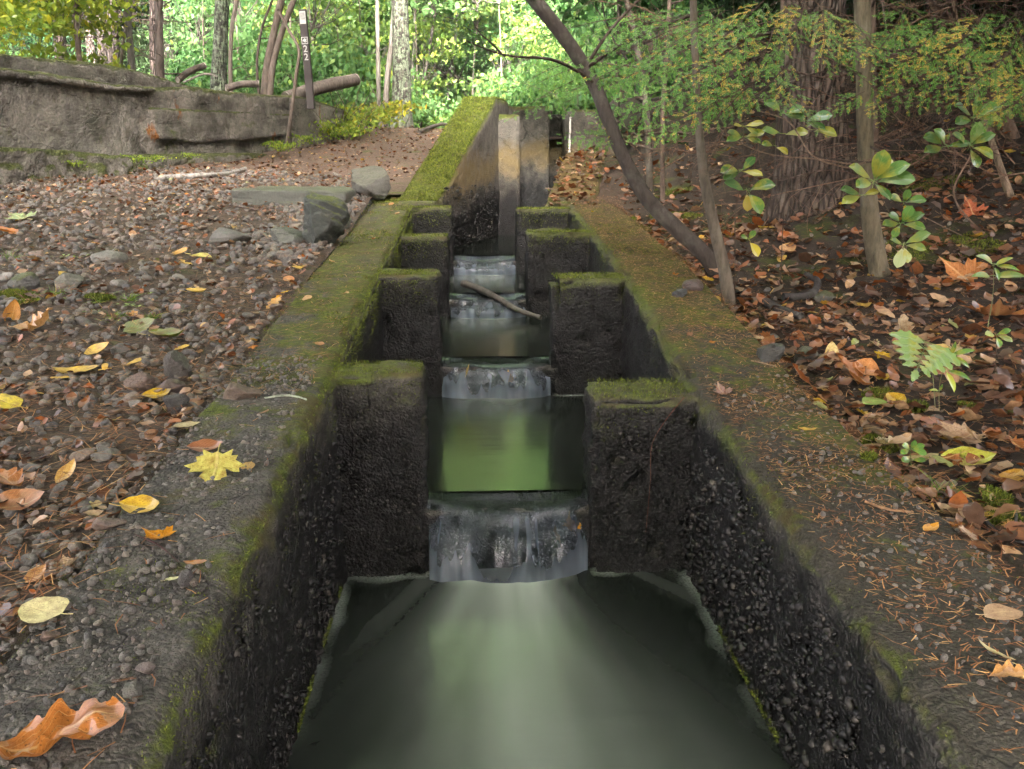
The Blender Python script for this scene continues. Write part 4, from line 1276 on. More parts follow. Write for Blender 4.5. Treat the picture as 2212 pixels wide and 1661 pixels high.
# other side
leaf('big crumpled orange-brown leaf beside the mossy wall edge', 1845, 832, 105, ('oak', 1), (0.36, 0.14, 0.05), D2(40), 0.02, (0.2, 0.1))
leaf('lighter orange curl on the big crumpled leaf', 1868, 822, 60, ('round', 3), (0.50, 0.22, 0.08), D2(-30), 0.04, (0.3, 0.2))
leaf('dark rust leaf in the hollow behind the wall', 1740, 838, 84, ('oak', 0), (0.24, 0.075, 0.03), D2(70), 0.015, (0.1, 0.2))
leaf('fresh green toothed leaf lying on wet litter', 1886, 880, 66, ('oval', 2), (0.20, 0.34, 0.06), D2(-70), 0.015)
leaf('cream and green leaf standing on its stalk in litter', 1796, 776, 52, ('oval', 0), (0.56, 0.46, 0.20), D2(-15), 0.02, (0.9, 0))
leaf('short yellow leaf alone on the needle-strewn wall', 1742, 934, 44, ('oval', 3), YEL, D2(-95), 0.006)
leaf('mauve-grey withered leaf on the needle-strewn wall', 1557, 850, 46, ('maple', 3), (0.25, 0.17, 0.16), D2(20), 0.008, (0.4, 0))
leaf('large tan dead maple leaf past the small seedling', 2062, 966, 110, ('maple', 3), (0.34, 0.24, 0.16), D2(100), 0.02)
leaf('long lime folded leaf behind the grass tuft', 2085, 1004, 115, ('oval', 1), (0.34, 0.38, 0.05), D2(-110), 0.012, (0.1, 0.3))
leaf('pale cream leaf lying against the seedling', 1990, 1000, 90, ('oval', 3), (0.52, 0.44, 0.20), D2(95), 0.010)
leaf('brown oak leaf with white lichen twig on concrete', 2000, 1128 - 50, 64, ('oval', 2), (0.30, 0.15, 0.08), D2(-80), 0.006)
leaf('orange pointed leaf on mossy concrete by the black stick', 2008, 1152, 56, ('oval', 1), (0.52, 0.26, 0.03), D2(-60), 0.008)
leaf('bleached leaf half under the black stick', 2088, 1166, 70, ('oak', 0), (0.40, 0.30, 0.22), D2(-20), 0.008)
leaf('yellow-orange leaf beyond the black stick', 2185, 1044, 56, ('round', 1), GOLD, D2(-70), 0.015, (0.3, 0))
leaf('gold leaf trapped beside the black stick', 2185, 1155, 64, ('oak', 0), GOLD, D2(-30), 0.015)
leaf('wide pale tan leaf lying flat on concrete grit', 2162, 1340, 96, ('oval', 2), (0.46, 0.31, 0.18), D2(-80), 0.008)
leaf('narrow cream leaf slanting on concrete near a tan one', 2150, 1425, 84, ('oval', 3), (0.52, 0.46, 0.24), D2(40), 0.01, (0.1, 0.4))
leaf('thick orange-tan curled leaf on bare concrete', 2175, 1478, 100, ('oak', 2), (0.48, 0.26, 0.09), D2(-100), 0.01)
leaf('huge rust maple leaf standing in litter below the bank', 2150, 700, 130, ('maple', 3), (0.32, 0.13, 0.045), D2(150), 0.03, (0.5, 0))
leaf('orange maple leaf on the bank behind the litter', 2065, 600, 100, ('maple', 1), (0.38, 0.16, 0.06), D2(40), 0.02, (0.4, 0))
leaf('red maple leaf on the shaded bank', 2095, 460, 62, ('maple', 0), (0.30, 0.085, 0.045), D2(10), 0.02, (0.5, 0))
leaf('pale tan leaf under the slim pale fern', 1950, 860 - 130, 70, ('oak', 3), (0.42, 0.33, 0.22), D2(120), 0.03, (0.6, 0))
leaf('golden leaf caught at the rim of the lowest cascade', 1240, 1118, 46, ('maple', 1), (0.55, 0.27, 0.02), D2(30), 0, (1.0, 0), pos=(0.335, 2.866, 0.175))
leaf('orange leaf plastered lower on the same sill', 1214, 1146, 44, ('oak', 0), (0.50, 0.20, 0.02), D2(60), 0, (1.2, 0), pos=(0.285, 2.862, 0.130))
leaf('small yellow leaf behind the second sheet of water', 1005, 815, 40, ('oval', 0), (0.52, 0.34, 0.04), D2(-80), 0, (1.2, 0), pos=(-0.035, 4.33, 0.37))
leaf('tiny orange leaf behind the second sheet of water', 1097, 826, 30, ('maple', 1), (0.55, 0.25, 0.02), D2(0), 0, (1.2, 0), pos=(0.175, 4.33, 0.35))

# ------------------------------------------------------------------ ordinary fallen leaves, one by one
cls = [('yellow', YEL, 0.14), ('brown', BRN, 0.34), ('orange', (0.38, 0.15, 0.03), 0.2), ('tan', TAN, 0.26), ('pale', (0.48, 0.42, 0.22), 0.06)]
keys = [k_ for k_ in LEAF if k_[1] != 'hero']
def loose(n, sampler, where, grp, smin, smax, lift):
    x, y = sampler(n)
    for k in range(len(x)):
        r = random.random()
        for nm, c, pr in cls:
            r -= pr
            if r < 0:
                break
        z = float(surf(x[k:k + 1], y[k:k + 1])[0])
        s = random.uniform(smin, smax)
        key = random.choice(keys)
        o = link('fallen_leaf', LEAF[key])
        o.matrix_world = Matrix.Translation((x[k], y[k], z + lift)) @ align(snormal(x[k], y[k]), random.uniform(0, 6.3)) @ Euler((random.uniform(-.3, .3), random.uniform(-.3, .3), 0)).to_matrix().to_4x4() @ Matrix.Diagonal((s, s, s, 1)) @ Matrix.Translation((0, -0.45, 0))
        j = random.uniform(0.75, 1.2)
        o.color = (c[0] * j, c[1] * j, c[2] * j, 1)
        tag(o, '%s fallen leaf %s' % (nm, where), 'leaf', '%s leaves %s' % (nm, grp))
loose(90, lambda n: samp_left(n, 1.2, 8.5, 1.0), 'lying loose on the stony track', 'on the track', 0.035, 0.085, 0.012)
def samp_right(n, y0=1.9, y1=6.5):
    y = RNG.uniform(y0, y1, n)
    x = 1.17 + RNG.random(n) ** 1.2 * (0.62 * y - 0.55).clip(0.4, 3)
    return x, y
loose(130, samp_right, 'in the litter between channel wall and bank', 'in the bank litter', 0.05, 0.11, 0.015)
def samp_tops(n):
    y = RNG.uniform(3.0, 7.4, n)
    l = RNG.random(n) < 0.5
    return np.where(l, RNG.uniform(XL0, XL1 - 0.05, n), RNG.uniform(XR0 + 0.06, XR1, n)), y
loose(18, samp_tops, 'resting on top of a mossy channel wall', 'on the wall tops', 0.025, 0.05, 0.008)

# ------------------------------------------------------------------ leaf litter, needles and moss as masses
def litter(n, sampler, smin, smax, lift, seed):
    geos = []
    kinds = [('oval', 1.0), ('oval', -0.8), ('round', 0.8), ('oak', 1.2), ('oval', 2.0), ('oak', -1.0)]
    for v, (kd, cu) in enumerate(kinds):
        V, fc, uv = leaf_geo(kd, nt=6 if kd != 'oak' else 9, ns=2, curl=cu, fold=0.2, wave=0.1, seed=seed + v)
        Fq = fc[0]
        x, y = sampler(n // len(kinds))
        s = RNG.uniform(smin, smax, len(x))
        T = np.stack([x, y, surf(x, y) + lift * RNG.random(len(x))], -1)
        m = len(x)
        Mx = rotz(RNG.uniform(0, 6.3, m)) @ rotx(RNG.normal(0, .35, m)) @ roty(RNG.normal(0, .35, m)) * s[:, None, None]
        geos.append(scatter(V, Fq, Mx, T))
    return cat_geo(geos)
def samp_path(n):
    y = RNG.uniform(6.0, 15, n)
    x = -0.3 - RNG.random(n) * 3.2
    k = (x > xwall(y) + 0.02) & (x < -0.72 + 0.2 * np.clip(y - 7.3, 0, 5) - 0.25)
    return x[k], y[k]
def samp_bank(n):
    y = RNG.uniform(0.9, 10, n)
    x = 1.17 + RNG.random(n) * np.maximum(0.66 * y - 0.2, 2.2)
    return x, y
geoL = [litter(4200, lambda n: samp_left(n, 1.1, 9, 1.0), 0.012, 0.05, 0.03, 801), litter(3600, samp_path, 0.025, 0.055, 0.015, 811)]
V, Fq = cat_geo(geoL)
tag(link('leaf_litter', mesh_np('leaf_litter', V, Fq, M['litter'])), 'brown broken leaf litter strewn over the track and path', 'leaf litter', kind='stuff')
geoR = [litter(4200, samp_bank, 0.035, 0.10, 0.03, 821), litter(1500, samp_right, 0.02, 0.085, 0.03, 831), litter(2600, samp_bank, 0.012, 0.035, 0.03, 841)]
V, Fq = cat_geo(geoR)
tag(link('leaf_litter', mesh_np('leaf_litter', V, Fq, M['litter'])), 'thick brown leaf litter covering the shaded bank', 'leaf litter', kind='stuff')

def needles(n, sampler, lmin, lmax, wid, lift):
    x, y = sampler(n)
    n = len(x)
    L = RNG.uniform(lmin, lmax, n)
    a = RNG.uniform(0, 2 * PI, n)
    bend = RNG.normal(0, 0.12, n)
    base = np.stack([x, y, surf(x, y) + 0.002 + lift * RNG.random(n)], -1)
    d = np.stack([np.cos(a), np.sin(a), RNG.normal(0.04, 0.10, n)], -1)
    s = np.stack([-np.sin(a), np.cos(a), np.zeros(n)], -1)
    P = np.empty((n, 6, 3))
    for k, t in enumerate((0, 0.5, 1.0)):
        c = base + d * (L * t)[:, None] + s * (bend * L * (t * (1 - t)) * 2)[:, None]
        wv = s * wid * (1 - 0.5 * t)
        P[:, 2 * k] = c - wv
        P[:, 2 * k + 1] = c + wv
    f = np.array([[0, 1, 3, 2], [2, 3, 5, 4]])
    FF = f[None] + (np.arange(n) * 6)[:, None, None]
    return P.reshape(-1, 3), FF.reshape(-1, 4)
def s_lw(n):
    y = 0.7 + 6.8 * RNG.random(n) ** 1.1
    x = RNG.uniform(XL0, XL1 - 0.03, n)
    k = (y > 2.6) | (RNG.random(n) < 0.22)
    return x[k], y[k]
def s_rw(n):
    y = 0.9 + 6.6 * RNG.random(n) ** 1.0
    x = XR0 + 0.04 + (XR1 - XR0) * RNG.random(n)
    k = RNG.random(n) < np.interp(y, [1.0, 1.8, 3.0, 5.0], [0.22, 0.40, 0.75, 1.0])
    return x[k], y[k]
gn = [needles(2600, s_lw, 0.02, 0.055, 0.0012, 0.010), needles(22000, s_rw, 0.010, 0.034, 0.0014, 0.010), needles(1600, s_rw, 0.03, 0.06, 0.0011, 0.012)]
def s_ramp(n):
    y = RNG.uniform(7.0, 9.1, n)
    return RNG.uniform(0.58, 0.97, n) + 0.19 * np.clip(y - 7.1, 0, 9), y
_surf0 = surf
def surf_ramp(x, y):
    return 1.06 + 0.46 * np.clip((np.asarray(y) - 7.0) / 2.0, 0, 1) + 0.012
surf = surf_ramp
gn.append(needles(1600, s_ramp, 0.02, 0.05, 0.0022, 0.01))
rampV, rampF = litter(260, s_ramp, 0.03, 0.08, 0.02, 861)
surf = _surf0
tag(link('leaf_litter', mesh_np('leaf_litter', rampV, rampF, M['litter'])), 'dry leaves caught on the bare ramp of the headworks', 'leaf litter', kind='stuff')
V, Fq = cat_geo(gn)
tag(link('pine_needles', mesh_np('pine_needles', V, Fq, M['needle_dead'])), 'orange dead conifer needles sprinkled along the mossy wall tops', 'needles', kind='stuff')
gn = [needles(16000, lambda n: samp_left(n, 1.1, 8, 1.2), 0.03, 0.09, 0.0012, 0.035), needles(14000, samp_bank, 0.02, 0.09, 0.0013, 0.05), needles(8000, samp_path, 0.04, 0.09, 0.0015, 0.02)]
V, Fq = cat_geo(gn)
tag(link('pine_needles', mesh_np('pine_needles', V, Fq, M['needle_dead'])), 'fallen pine needles matted over the ground beside the channel', 'needles', kind='stuff')

def blades(T, N, L, wid, spread):
    n = len(T)
    d = N + RNG.normal(0, spread, (n, 3))
    d /= np.linalg.norm(d, axis=1)[:, None]
    s = np.cross(d, RNG.normal(size=(n, 3)))
    s /= np.linalg.norm(s, axis=1)[:, None] + 1e-9
    P = np.empty((n, 3, 3))
    P[:, 0] = T - s * wid[:, None]
    P[:, 1] = T + s * wid[:, None]
    P[:, 2] = T + d * L[:, None]
    return P.reshape(-1, 3), np.arange(3 * n).reshape(-1, 3)
def moss_top(n, side):
    y = 0.9 + 6.7 * RNG.random(n) ** 1.25
    if side < 0:
        e = RNG.random(n) ** 1.7 * (XL1 - XL0)
        x = XL1 - e
        zt = ltop(y)
        fav = 0.25 + 0.9 * fbm(np.stack([x, y, zt], -1) * 3.2, 3, 90) + 0.30 * np.exp(-e / 0.07) + np.interp(y, [1, 2.6, 4, 7], [-0.40, -0.05, 0.1, 0.25])
    else:
        e = RNG.random(n) ** 1.3 * (XR1 - XR0)
        x = XR0 + e
        zt = rtop(y)
        fav = -0.12 + 0.9 * fbm(np.stack([x, y, zt], -1) * 3.2, 3, 95) + 0.20 * np.exp(-e / 0.06) + 0.12 * np.exp(-(0.40 - e) / 0.06)
    k = RNG.random(n) < np.clip(fav, 0, 1)
    x, y, zt, e = x[k], y[k], zt[k], e[k]
    m = len(x)
    hang = (e < 0.045) & (RNG.random(m) < 0.7)
    T = np.stack([x, y, zt - 0.004], -1)
    N = np.tile([0, 0, 1.0], (m, 1))
    sg = 1 if side < 0 else -1
    hz = RNG.random(m) ** 2 * 0.16
    T[hang, 0] = (XL1 if side < 0 else XR0) + sg * 0.001
    T[hang, 2] = zt[hang] - 0.03 - hz[hang]
    N[hang] = np.array([0.75 * sg, 0, -0.35])
    L = (0.003 + 0.007 * RNG.random(m)) * (0.55 + 0.13 * y)
    return blades(T, N, L, 0.0006 + 0.00042 * y, 0.6)
gm = [moss_top(60000, -1), moss_top(42000, 1)]
# headworks ramp and baffle tops
n = 16000
yy = RNG.uniform(7.05, 9.25, n)
xx = RNG.uniform(-0.59, -0.28, n) + BENDL * np.clip(yy - 7.1, 0, 9)
zz = 1.12 + 0.90 * np.clip((yy - 7.15) / 1.7, 0, 1)
gm.append(blades(np.stack([xx, yy, zz], -1), np.tile([0, -0.35, 0.9], (n, 1)), RNG.uniform(0.008, 0.022, n), np.full(n, 0.004), 0.6))
for i in range(4):
    for (xa, xb, zt, th) in ((XL1 - 0.02, GAP[i][0], BT_L[i], TH[i][0]), (GAP[i][1], XR0 + 0.02, BT_R[i], TH[i][1])):
        n = 1500
        xx, yy = RNG.uniform(xa + 0.01, xb - 0.01, n), WY[i] + RNG.random(n) * th
        zz = np.full(n, zt - 0.004)
        fr = RNG.random(n) < 0.25
        yy[fr] = WY[i] - 0.002
        zz[fr] = zt - 0.03 - RNG.random(fr.sum()) ** 2 * 0.12
        Nn = np.tile([0, -0.1, 1.0], (n, 1))
        Nn[fr] = np.array([0, -0.8, -0.2])
        gm.append(blades(np.stack([xx, yy, zz], -1), Nn, RNG.uniform(0.005, 0.013, n) * (1 + 0.1 * i), np.full(n, 0.0016 + 0.0005 * i), 0.55))
# yellow-green line just above the water
for xs, sg in ((XL1, 1), (XR0, -1)):
    n = 2600
    yy = RNG.uniform(1.0, 2.8, n)
    k = fbm(np.stack([yy * 4, yy * 0, yy * 0 + xs], -1), 3, 66) > -0.15
    yy = yy[k]
    n = len(yy)
    gm.append(blades(np.stack([np.full(n, xs + sg * 0.006), yy, 0.012 + np.abs(RNG.normal(0, 0.010, n))], -1), np.tile([sg * 0.8, 0, 0.4], (n, 1)), RNG.uniform(0.003, 0.009, n), np.full(n, 0.002), 0.7))
V, Fq = cat_geo(gm)
o = link('moss', mesh_np('moss', V, Fq, M['moss'], False), ladder)
o['kind'] = 'stuff'
# cushions of moss on the ground
mc = []
for px, py, r in ((2085, 885, 38), (1985, 885, 44), (1920, 860, 60), (2110, 1080, 70), (1880, 960, 60), (1880, 1000, 40), (2170, 1130, 50), (1960, 560, 110), (2080, 530, 90), (1460, 470, 60), (1420, 500, 60), (1440, 420, 60), (2020, 400, 90), (90, 660, 60), (210, 650, 50), (40, 640, 40)):
    p = drop(px, py)
    R_ = r * mpp(p)
    n = 2200
    a, q = RNG.uniform(0, 6.3, n), np.sqrt(RNG.random(n))
    xx, yy = p[0] + R_ * q * np.cos(a), p[1] + R_ * 0.8 * q * np.sin(a)
    k = fbm(np.stack([xx, yy, xx * 0], -1) * 9, 2, 12) + 0.25 > q * 0.5
    xx, yy, q = xx[k], yy[k], q[k]
    n = len(xx)
    mc.append(blades(np.stack([xx, yy, surf(xx, yy) + 0.018 * (1 - q * q)], -1), np.tile([0, 0, 1.0], (n, 1)), RNG.uniform(0.008, 0.018, n), np.full(n, 0.003), 0.6))
V, Fq = cat_geo(mc)
tag(link('moss', mesh_np('moss', V, Fq, M['moss'], False)), 'soft green moss patches on the ground at both sides of channel', 'moss', kind='stuff')

# ------------------------------------------------------------------ woody things
def px_path(pts, n):
    P = np.array([at(*p) for p in pts])
    return catmull(P, n)
def ground_base(px, Y):
    """point on the ground on the sight column px at depth Y"""
    x = at(px, 330, Y)[0]
    return np.array([x, Y, float(gz(np.array([x]), np.array([Y]))[0])])

def crown_geo(nclump, per, size, leafs, seed, flat=0.35, shell=0.55, droop=0.0, kind='broad'):
    rg = np.random.default_rng(seed)
    c = rg.normal(size=(nclump, 3))
    c /= np.linalg.norm(c, axis=1)[:, None]
    c *= (shell + (1 - shell) * rg.random((nclump, 1))) ** 0.8
    c *= np.array(size)
    c[:, 2] += 0.15 * size[2] * rg.normal(size=nclump)
    n = nclump * per
    T = np.repeat(c, per, 0)
    cs = np.repeat(rg.uniform(0.6, 1.4, nclump), per)
    off = rg.normal(size=(n, 3)) * np.array([1, 1, flat]) * (0.20 * size[0] * cs)[:, None]
    off[:, 2] -= droop * np.linalg.norm(off[:, :2], axis=1)
    T = T + off
    if kind == 'broad':
        tv = np.array([[0, -0.5, 0], [0.28, -0.12, 0.05], [0.24, 0.18, 0.05], [0, 0.55, -0.06], [-0.24, 0.18, 0.05], [-0.28, -0.12, 0.05]])
        tf = np.array([[0, 1, 2, 3], [0, 3, 4, 5]])
    else:
        tv = np.array([[-0.05, -0.5, 0], [0.05, -0.5, 0], [0.05, 0.5, -0.05], [-0.05, 0.5, -0.05]])
        tf = np.array([[0, 1, 2, 3]])
    s = leafs * rg.uniform(0.6, 1.3, n)
    Mx = rotz(rg.uniform(0, 2 * PI, n)) @ rotx(rg.normal(-0.45, 0.75, n)) @ roty(rg.normal(0, 0.75, n)) * s[:, None, None]
    return scatter(tv, tf, Mx, T), c

CROWN = {}
def crown_me(key):
    if key in CROWN:
        return CROWN[key]
    k, i = key
    if k == 'tall':
        g, c = crown_geo(64, 110, (2.6, 2.6, 2.6), 0.17, 900 + i)
        m = M['broad']
    elif k == 'canopy':
        g, c = crown_geo(66, 105, (2.6, 2.6, 2.2), 0.165, 910 + i, 0.45, 0.2)
        m = M['broad']
    elif k == 'sapling':
        g, c = crown_geo(26, 30, (0.95, 0.95, 1.0), 0.11, 920 + i, 0.3)
        m = M['broad']
    elif k == 'shrub':
        g, c = crown_geo(34, 60, (0.8, 0.8, 0.55), 0.085, 940 + i, 0.4, 0.35)
        m = M['broad']
    elif k == 'conifer':
        g, c = crown_geo(90, 150, (2.2, 2.2, 3.2), 0.20, 960 + i, 0.16, 0.4, 0.25, 'needle')
        m = M['conif']
    elif k == 'vine':
        g, c = crown_geo(15, 13, (0.75, 0.75, 0.26), 0.10, 980 + i, 0.3, 0.15)
        m = M['broad']
    # limbs reaching to some of the clumps
    rg = np.random.default_rng(i + 5)
    tb = []
    zlow = -0.9 * max(abs(c[:, 2]).max(), 0.1)
    for j in rg.choice(len(c), min(len(c), 16), replace=False):
        a = np.array([0, 0, zlow * rg.uniform(0.2, 1.0)])
        mid = (a + c[j]) / 2 + rg.normal(0, 0.08, 3) * np.linalg.norm(c[j])
        mid[2] -= 0.08
        L = np.linalg.norm(c[j] - a)
        tb.append(tube(catmull(np.array([a, mid, c[j]]), 6), np.linspace(0.010, 0.003, 6) * (0.6 + L * 0.6), 4, cap=False))
    lv, lf = cat_geo(tb)
    CROWN[key] = (mesh_np('crown', g[0], g[1], m, False), mesh_np('limbs', lv, lf, M['twig']))
    return CROWN[key]

def add_crown(root, base, key, pos, scale, col, rz=None, limbs=True, sq=1.0):
    cm, lm = crown_me(key)
    o = link('crown', cm, root, np.asarray(pos) - base, col)
    rz = random.uniform(0, 6.3) if rz is None else rz
    o.rotation_euler = (0, 0, rz)
    o.scale = (scale, scale, scale * sq)
    if limbs:
        l = link('limbs', lm, root, np.asarray(pos) - base, (0.06, 0.05, 0.042))
        l.rotation_euler = (0, 0, rz)
        l.scale = (scale, scale, scale * sq)
    return o

def tree(name, label, cat, pts, wpx, barkm, barkc, group=None, ext=6.0, sides=10, crowns=(), n=26, dead=0, rough=0.08, ridge=0, flare=1.25):
    """pts: (px, py, Y) from the foot upward; the foot is dropped to the ground"""
    Y0 = pts[0][2]
    b = at(*pts[0])
    gzv = float(gz(np.array([b[0]]), np.array([b[1]]))[0])
    P = [at(*p) for p in pts]
    P[0] = np.array([b[0], b[1], min(b[2], gzv)])
    base = P[0].copy()
    w = list(np.interp(np.linspace(0, 1, len(pts)), np.linspace(0, 1, len(wpx)), wpx))
    R = [wv * mpp(p) / 2 for wv, p in zip(w, P)]
    if ext:
        d = P[-1] - P[-2]
        d = d / np.linalg.norm(d)
        d = d * 0.5 + np.array([0, 0, 0.5])
        d /= np.linalg.norm(d)
        P.append(P[-1] + d * ext * 0.5 + np.array([random.uniform(-.15, .15), random.uniform(-.15, .15), 0]))
        P.append(P[-2] + d * ext + np.array([random.uniform(-.3, .3), random.uniform(-.3, .3), 0]))
        R += [R[-1] * 0.8, R[-1] * 0.4]
    P[0] = P[0] - np.array([0, 0, 0.08])
    path = catmull(np.array(P), n)
    rad = np.interp(np.linspace(0, 1, n), np.linspace(0, 1, len(R)), R)
    L = np.concatenate([[0], np.cumsum(np.linalg.norm(np.diff(path, axis=0), axis=1))])
    rad = rad * (1 + (flare - 1) * np.exp(-L / 0.25))
    root = thing(name, label, cat, base, group)
    V, Fq = tube(path - base, rad, sides, rough, int(abs(base[0] * 100)) % 97, 7.0, ridge)
    link('trunk', mesh_np('trunk', V, fixq(Fq), barkm), root, None, barkc)
    if dead:
        tb = []
        for k in range(dead):
            i = random.randint(int(n * 0.12), int(n * 0.75))
            a = random.uniform(0, 6.3)
            ln = random.uniform(0.35, 1.1)
            d = np.array([math.cos(a), math.sin(a), random.uniform(-0.15, 0.35)])
            q = [path[i] - base, path[i] - base + d * ln * 0.5 + RNG.normal(0, 0.05, 3), path[i] - base + d * ln + np.array([0, 0, random.uniform(-.25, .15)])]
            pth = catmull(np.array(q), 8)
            tb.append(tube(pth, np.linspace(0.009, 0.002, 8), 4, cap=False))
            for s in range(3):
                j = random.randint(3, 7)
                e = pth[j] + RNG.normal(0, 0.16, 3)
                tb.append(tube(np.array([pth[j], (pth[j] + e) / 2 + RNG.normal(0, .02, 3), e]), [0.004, 0.003, 0.001], 3, cap=False))
        V, Fq = cat_geo(tb)
        o = link('dead_twigs', mesh_np('dead_twigs', V, Fq, M['twig']), root, None, (0.09, 0.065, 0.05))
        o['kind'] = 'stuff'
    for key, h, off, sc, col in crowns:
        i = int(np.searchsorted(L, h))
        i = min(i, n - 1)
        add_crown(root, base, key, path[i] + np.array(off), sc, col)
    return root, path, base

GRNA, GRNB, GRNC, GRND = (0.115, 0.20, 0.075), (0.085, 0.16, 0.06), (0.15, 0.24, 0.095), (0.18, 0.245, 0.09)
CONA = (0.030, 0.060, 0.026)
PINK = (0.10, 0.076, 0.065)
GREYB = (0.095, 0.087, 0.075)

# --- trees behind the retaining wall
tree('pine_tree', 'broad dark-brown pine trunk behind the yellow-leaved saplings', 'tree', [(131, 140, 12.5), (128, 60, 12.5), (127, -20, 12.5)], [25, 23], M['bark_furrow'], (0.085, 0.062, 0.055), ext=13, crowns=[(('conifer', 0), 12.0, (0, 0, 0), 1.1, CONA)], dead=8)
tree('pine_tree', 'slim reddish pine trunk rising just over the wall cap', 'tree', [(172, 145, 9.6), (166, 60, 9.7), (163, -20, 9.7)], [12, 10], M['bark'], (0.12, 0.085, 0.072), ext=13, dead=5, crowns=[(('conifer', 1), 12.0, (0, 0, 0), 0.8, CONA)])
tree('pine_tree', 'faint brown pine trunk deep in the conifer stand', 'tree', [(196, 140, 17), (194, 60, 17), (193, -20, 17)], [20, 18], M['bark_furrow'], (0.11, 0.085, 0.075), ext=13, dead=8, crowns=[(('conifer', 0), 12.0, (0, 0, 0), 1.2, CONA)])
tree('pine_tree', 'furrowed pine trunk, darker one of the close pair', 'tree', [(222, 145, 14), (220, 60, 14), (217, -20, 14)], [23, 20], M['bark_furrow'], (0.095, 0.075, 0.066), ext=13, dead=8, crowns=[(('conifer', 1), 12.0, (0, 0, 0), 1.2, CONA)])
tree('pine_tree', 'furrowed pine trunk, paler one of the close pair', 'tree', [(246, 150, 13.5), (243, 60, 13.5), (241, -20, 13.5)], [26, 24], M['bark_furrow'], (0.115, 0.092, 0.08), ext=13, dead=8, crowns=[(('conifer', 0), 12.0, (0, 0, 0), 1.2, CONA)])
tree('young_tree', 'pale grey young tree at the back edge of the wall', 'tree', [(284, 150, 10.4), (279, 80, 10.4), (274, 20, 10.4), (273, -20, 10.4)], [15, 13], M['bark'], GREYB, ext=5, dead=4, crowns=[(('sapling', 0), 3.2, (0, 0, 0), 1.4, GRNB)])
tree('young_tree', 'crooked thin sapling leaning past the pale grey tree', 'tree', [(252, 145, 10.8), (268, 80, 10.8), (290, 0, 10.8)], [7, 6], M['twig'], (0.11, 0.09, 0.07), ext=3, dead=3, crowns=[(('sapling', 1), 3.4, (0, 0, 0), 1.0, GRNB)])
tree('pine_tree', 'straight pinkish pine with bare side branches beside the wall slope', 'tree', [(343, 170, 10.8), (344, 80, 10.8), (344, 0, 10.8)], [18, 15], M['bark'], PINK, ext=13, dead=14, crowns=[(('conifer', 1), 12.0, (0, 0, 0), 1.0, CONA)])
tree('pine_tree', 'dull brown pine trunk half behind the pinkish pine', 'tree', [(329, 160, 14), (330, 80, 14), (331, 0, 14)], [15, 14], M['bark_furrow'], (0.12, 0.09, 0.08), ext=13, dead=10, crowns=[(('conifer', 0), 12.0, (0, 0, 0), 1.1, CONA)])
tree('beech_tree', 'stout grey-green trunk with mossy foot behind the wall', 'tree', [(470, 200, 11.6), (473, 150, 11.6), (478, 60, 11.6), (481, -20, 11.6)], [36, 30, 30], M['bark_lichen'], (0.07, 0.075, 0.055), ext=12, sides=14, dead=4, crowns=[(('tall', 0), 12.5, (0, 0, 0), 0.7, GRNA)])
tree('young_tree', 'thin curving stem close beside the stout grey-green trunk', 'tree', [(496, 190, 11.4), (498, 110, 11.4), (502, 50, 11.4), (514, -10, 11.4)], [9, 9], M['bark'], (0.13, 0.105, 0.085), ext=3, crowns=[(('sapling', 0), 2.6, (0, 0, .3), 1.1, GRNA)])
tree('young_tree', 'leaning smooth tan stem, thicker of the twin stems', 'tree', [(566, 203, 11.6), (578, 140, 11.6), (594, 60, 11.6), (610, -10, 11.6)], [17, 15], M['bark'], (0.11, 0.085, 0.068), ext=4, crowns=[(('sapling', 1), 3.6, (0.2, 0, 0), 1.3, GRNC)])
tree('young_tree', 'leaning smooth tan stem, slimmer of the twin stems', 'tree', [(577, 203, 11.5), (592, 130, 11.5), (612, 60, 11.5), (638, -10, 11.5)], [13, 12], M['bark'], (0.105, 0.08, 0.065), ext=4, crowns=[(('sapling', 2), 3.4, (0.3, 0, 0), 1.3, GRNC)])
tree('young_tree', 'thin bowed stem arching between twin stems and sign post', 'tree', [(610, 210, 11.3), (640, 160, 11.3), (646, 110, 11.3), (622, 62, 11.4), (600, 20, 11.4)], [8, 6], M['twig'], (0.13, 0.10, 0.08), ext=0)
tree('young_tree', 'dark wiry sapling before the twin stems', 'tree', [(560, 190, 12.4), (556, 120, 12.4), (566, 60, 12.4), (592, -10, 12.4)], [6, 5], M['twig'], (0.085, 0.062, 0.05), ext=3, dead=4, crowns=[(('sapling', 0), 2.5, (0, 0, 0), 1.0, GRNC)])
# --- by the path
tree('oak_tree', 'big straight trunk patched with pale lichen by the path', 'tree', [(868, 272, 15), (868, 190, 15), (866, 90, 15), (863, -20, 15)], [44, 36, 36], M['bark_lichen'], (0.075, 0.068, 0.055), ext=13, sides=18, ridge=9, crowns=[(('tall', 1), 14.0, (0, 0, 0), 0.8, GRNC)], flare=1.35)
tree('birch_tree', 'slender pale stem, straight one near the lichened trunk', 'tree', [(818, 248, 15.5), (817, 150, 15.5), (816, 90, 15.5), (814, -10, 15.5)], [10, 9], M['bark'], (0.18, 0.165, 0.145), ext=5, crowns=[(('sapling', 1), 3.0, (0, 0, 0), 1.2, GRNC)])
tree('birch_tree', 'slender pale stem leaning towards the lichened trunk', 'tree', [(830, 250, 15.3), (836, 180, 15.3), (846, 90, 15.3), (853, -10, 15.3)], [13, 11], M['bark'], (0.19, 0.17, 0.15), ext=5, crowns=[(('sapling', 0), 4.6, (0, 0, 0), 1.2, GRNC)])
tree('young_tree', 'dark slanting sapling behind the lichened trunk', 'tree', [(905, 250, 18), (915, 180, 18), (925, 120, 18), (940, 20, 18)], [8, 6], M['twig'], (0.085, 0.07, 0.06), ext=4, dead=3, crowns=[(('sapling', 2), 4.0, (0, 0, 0), 1.6, GRNC)])
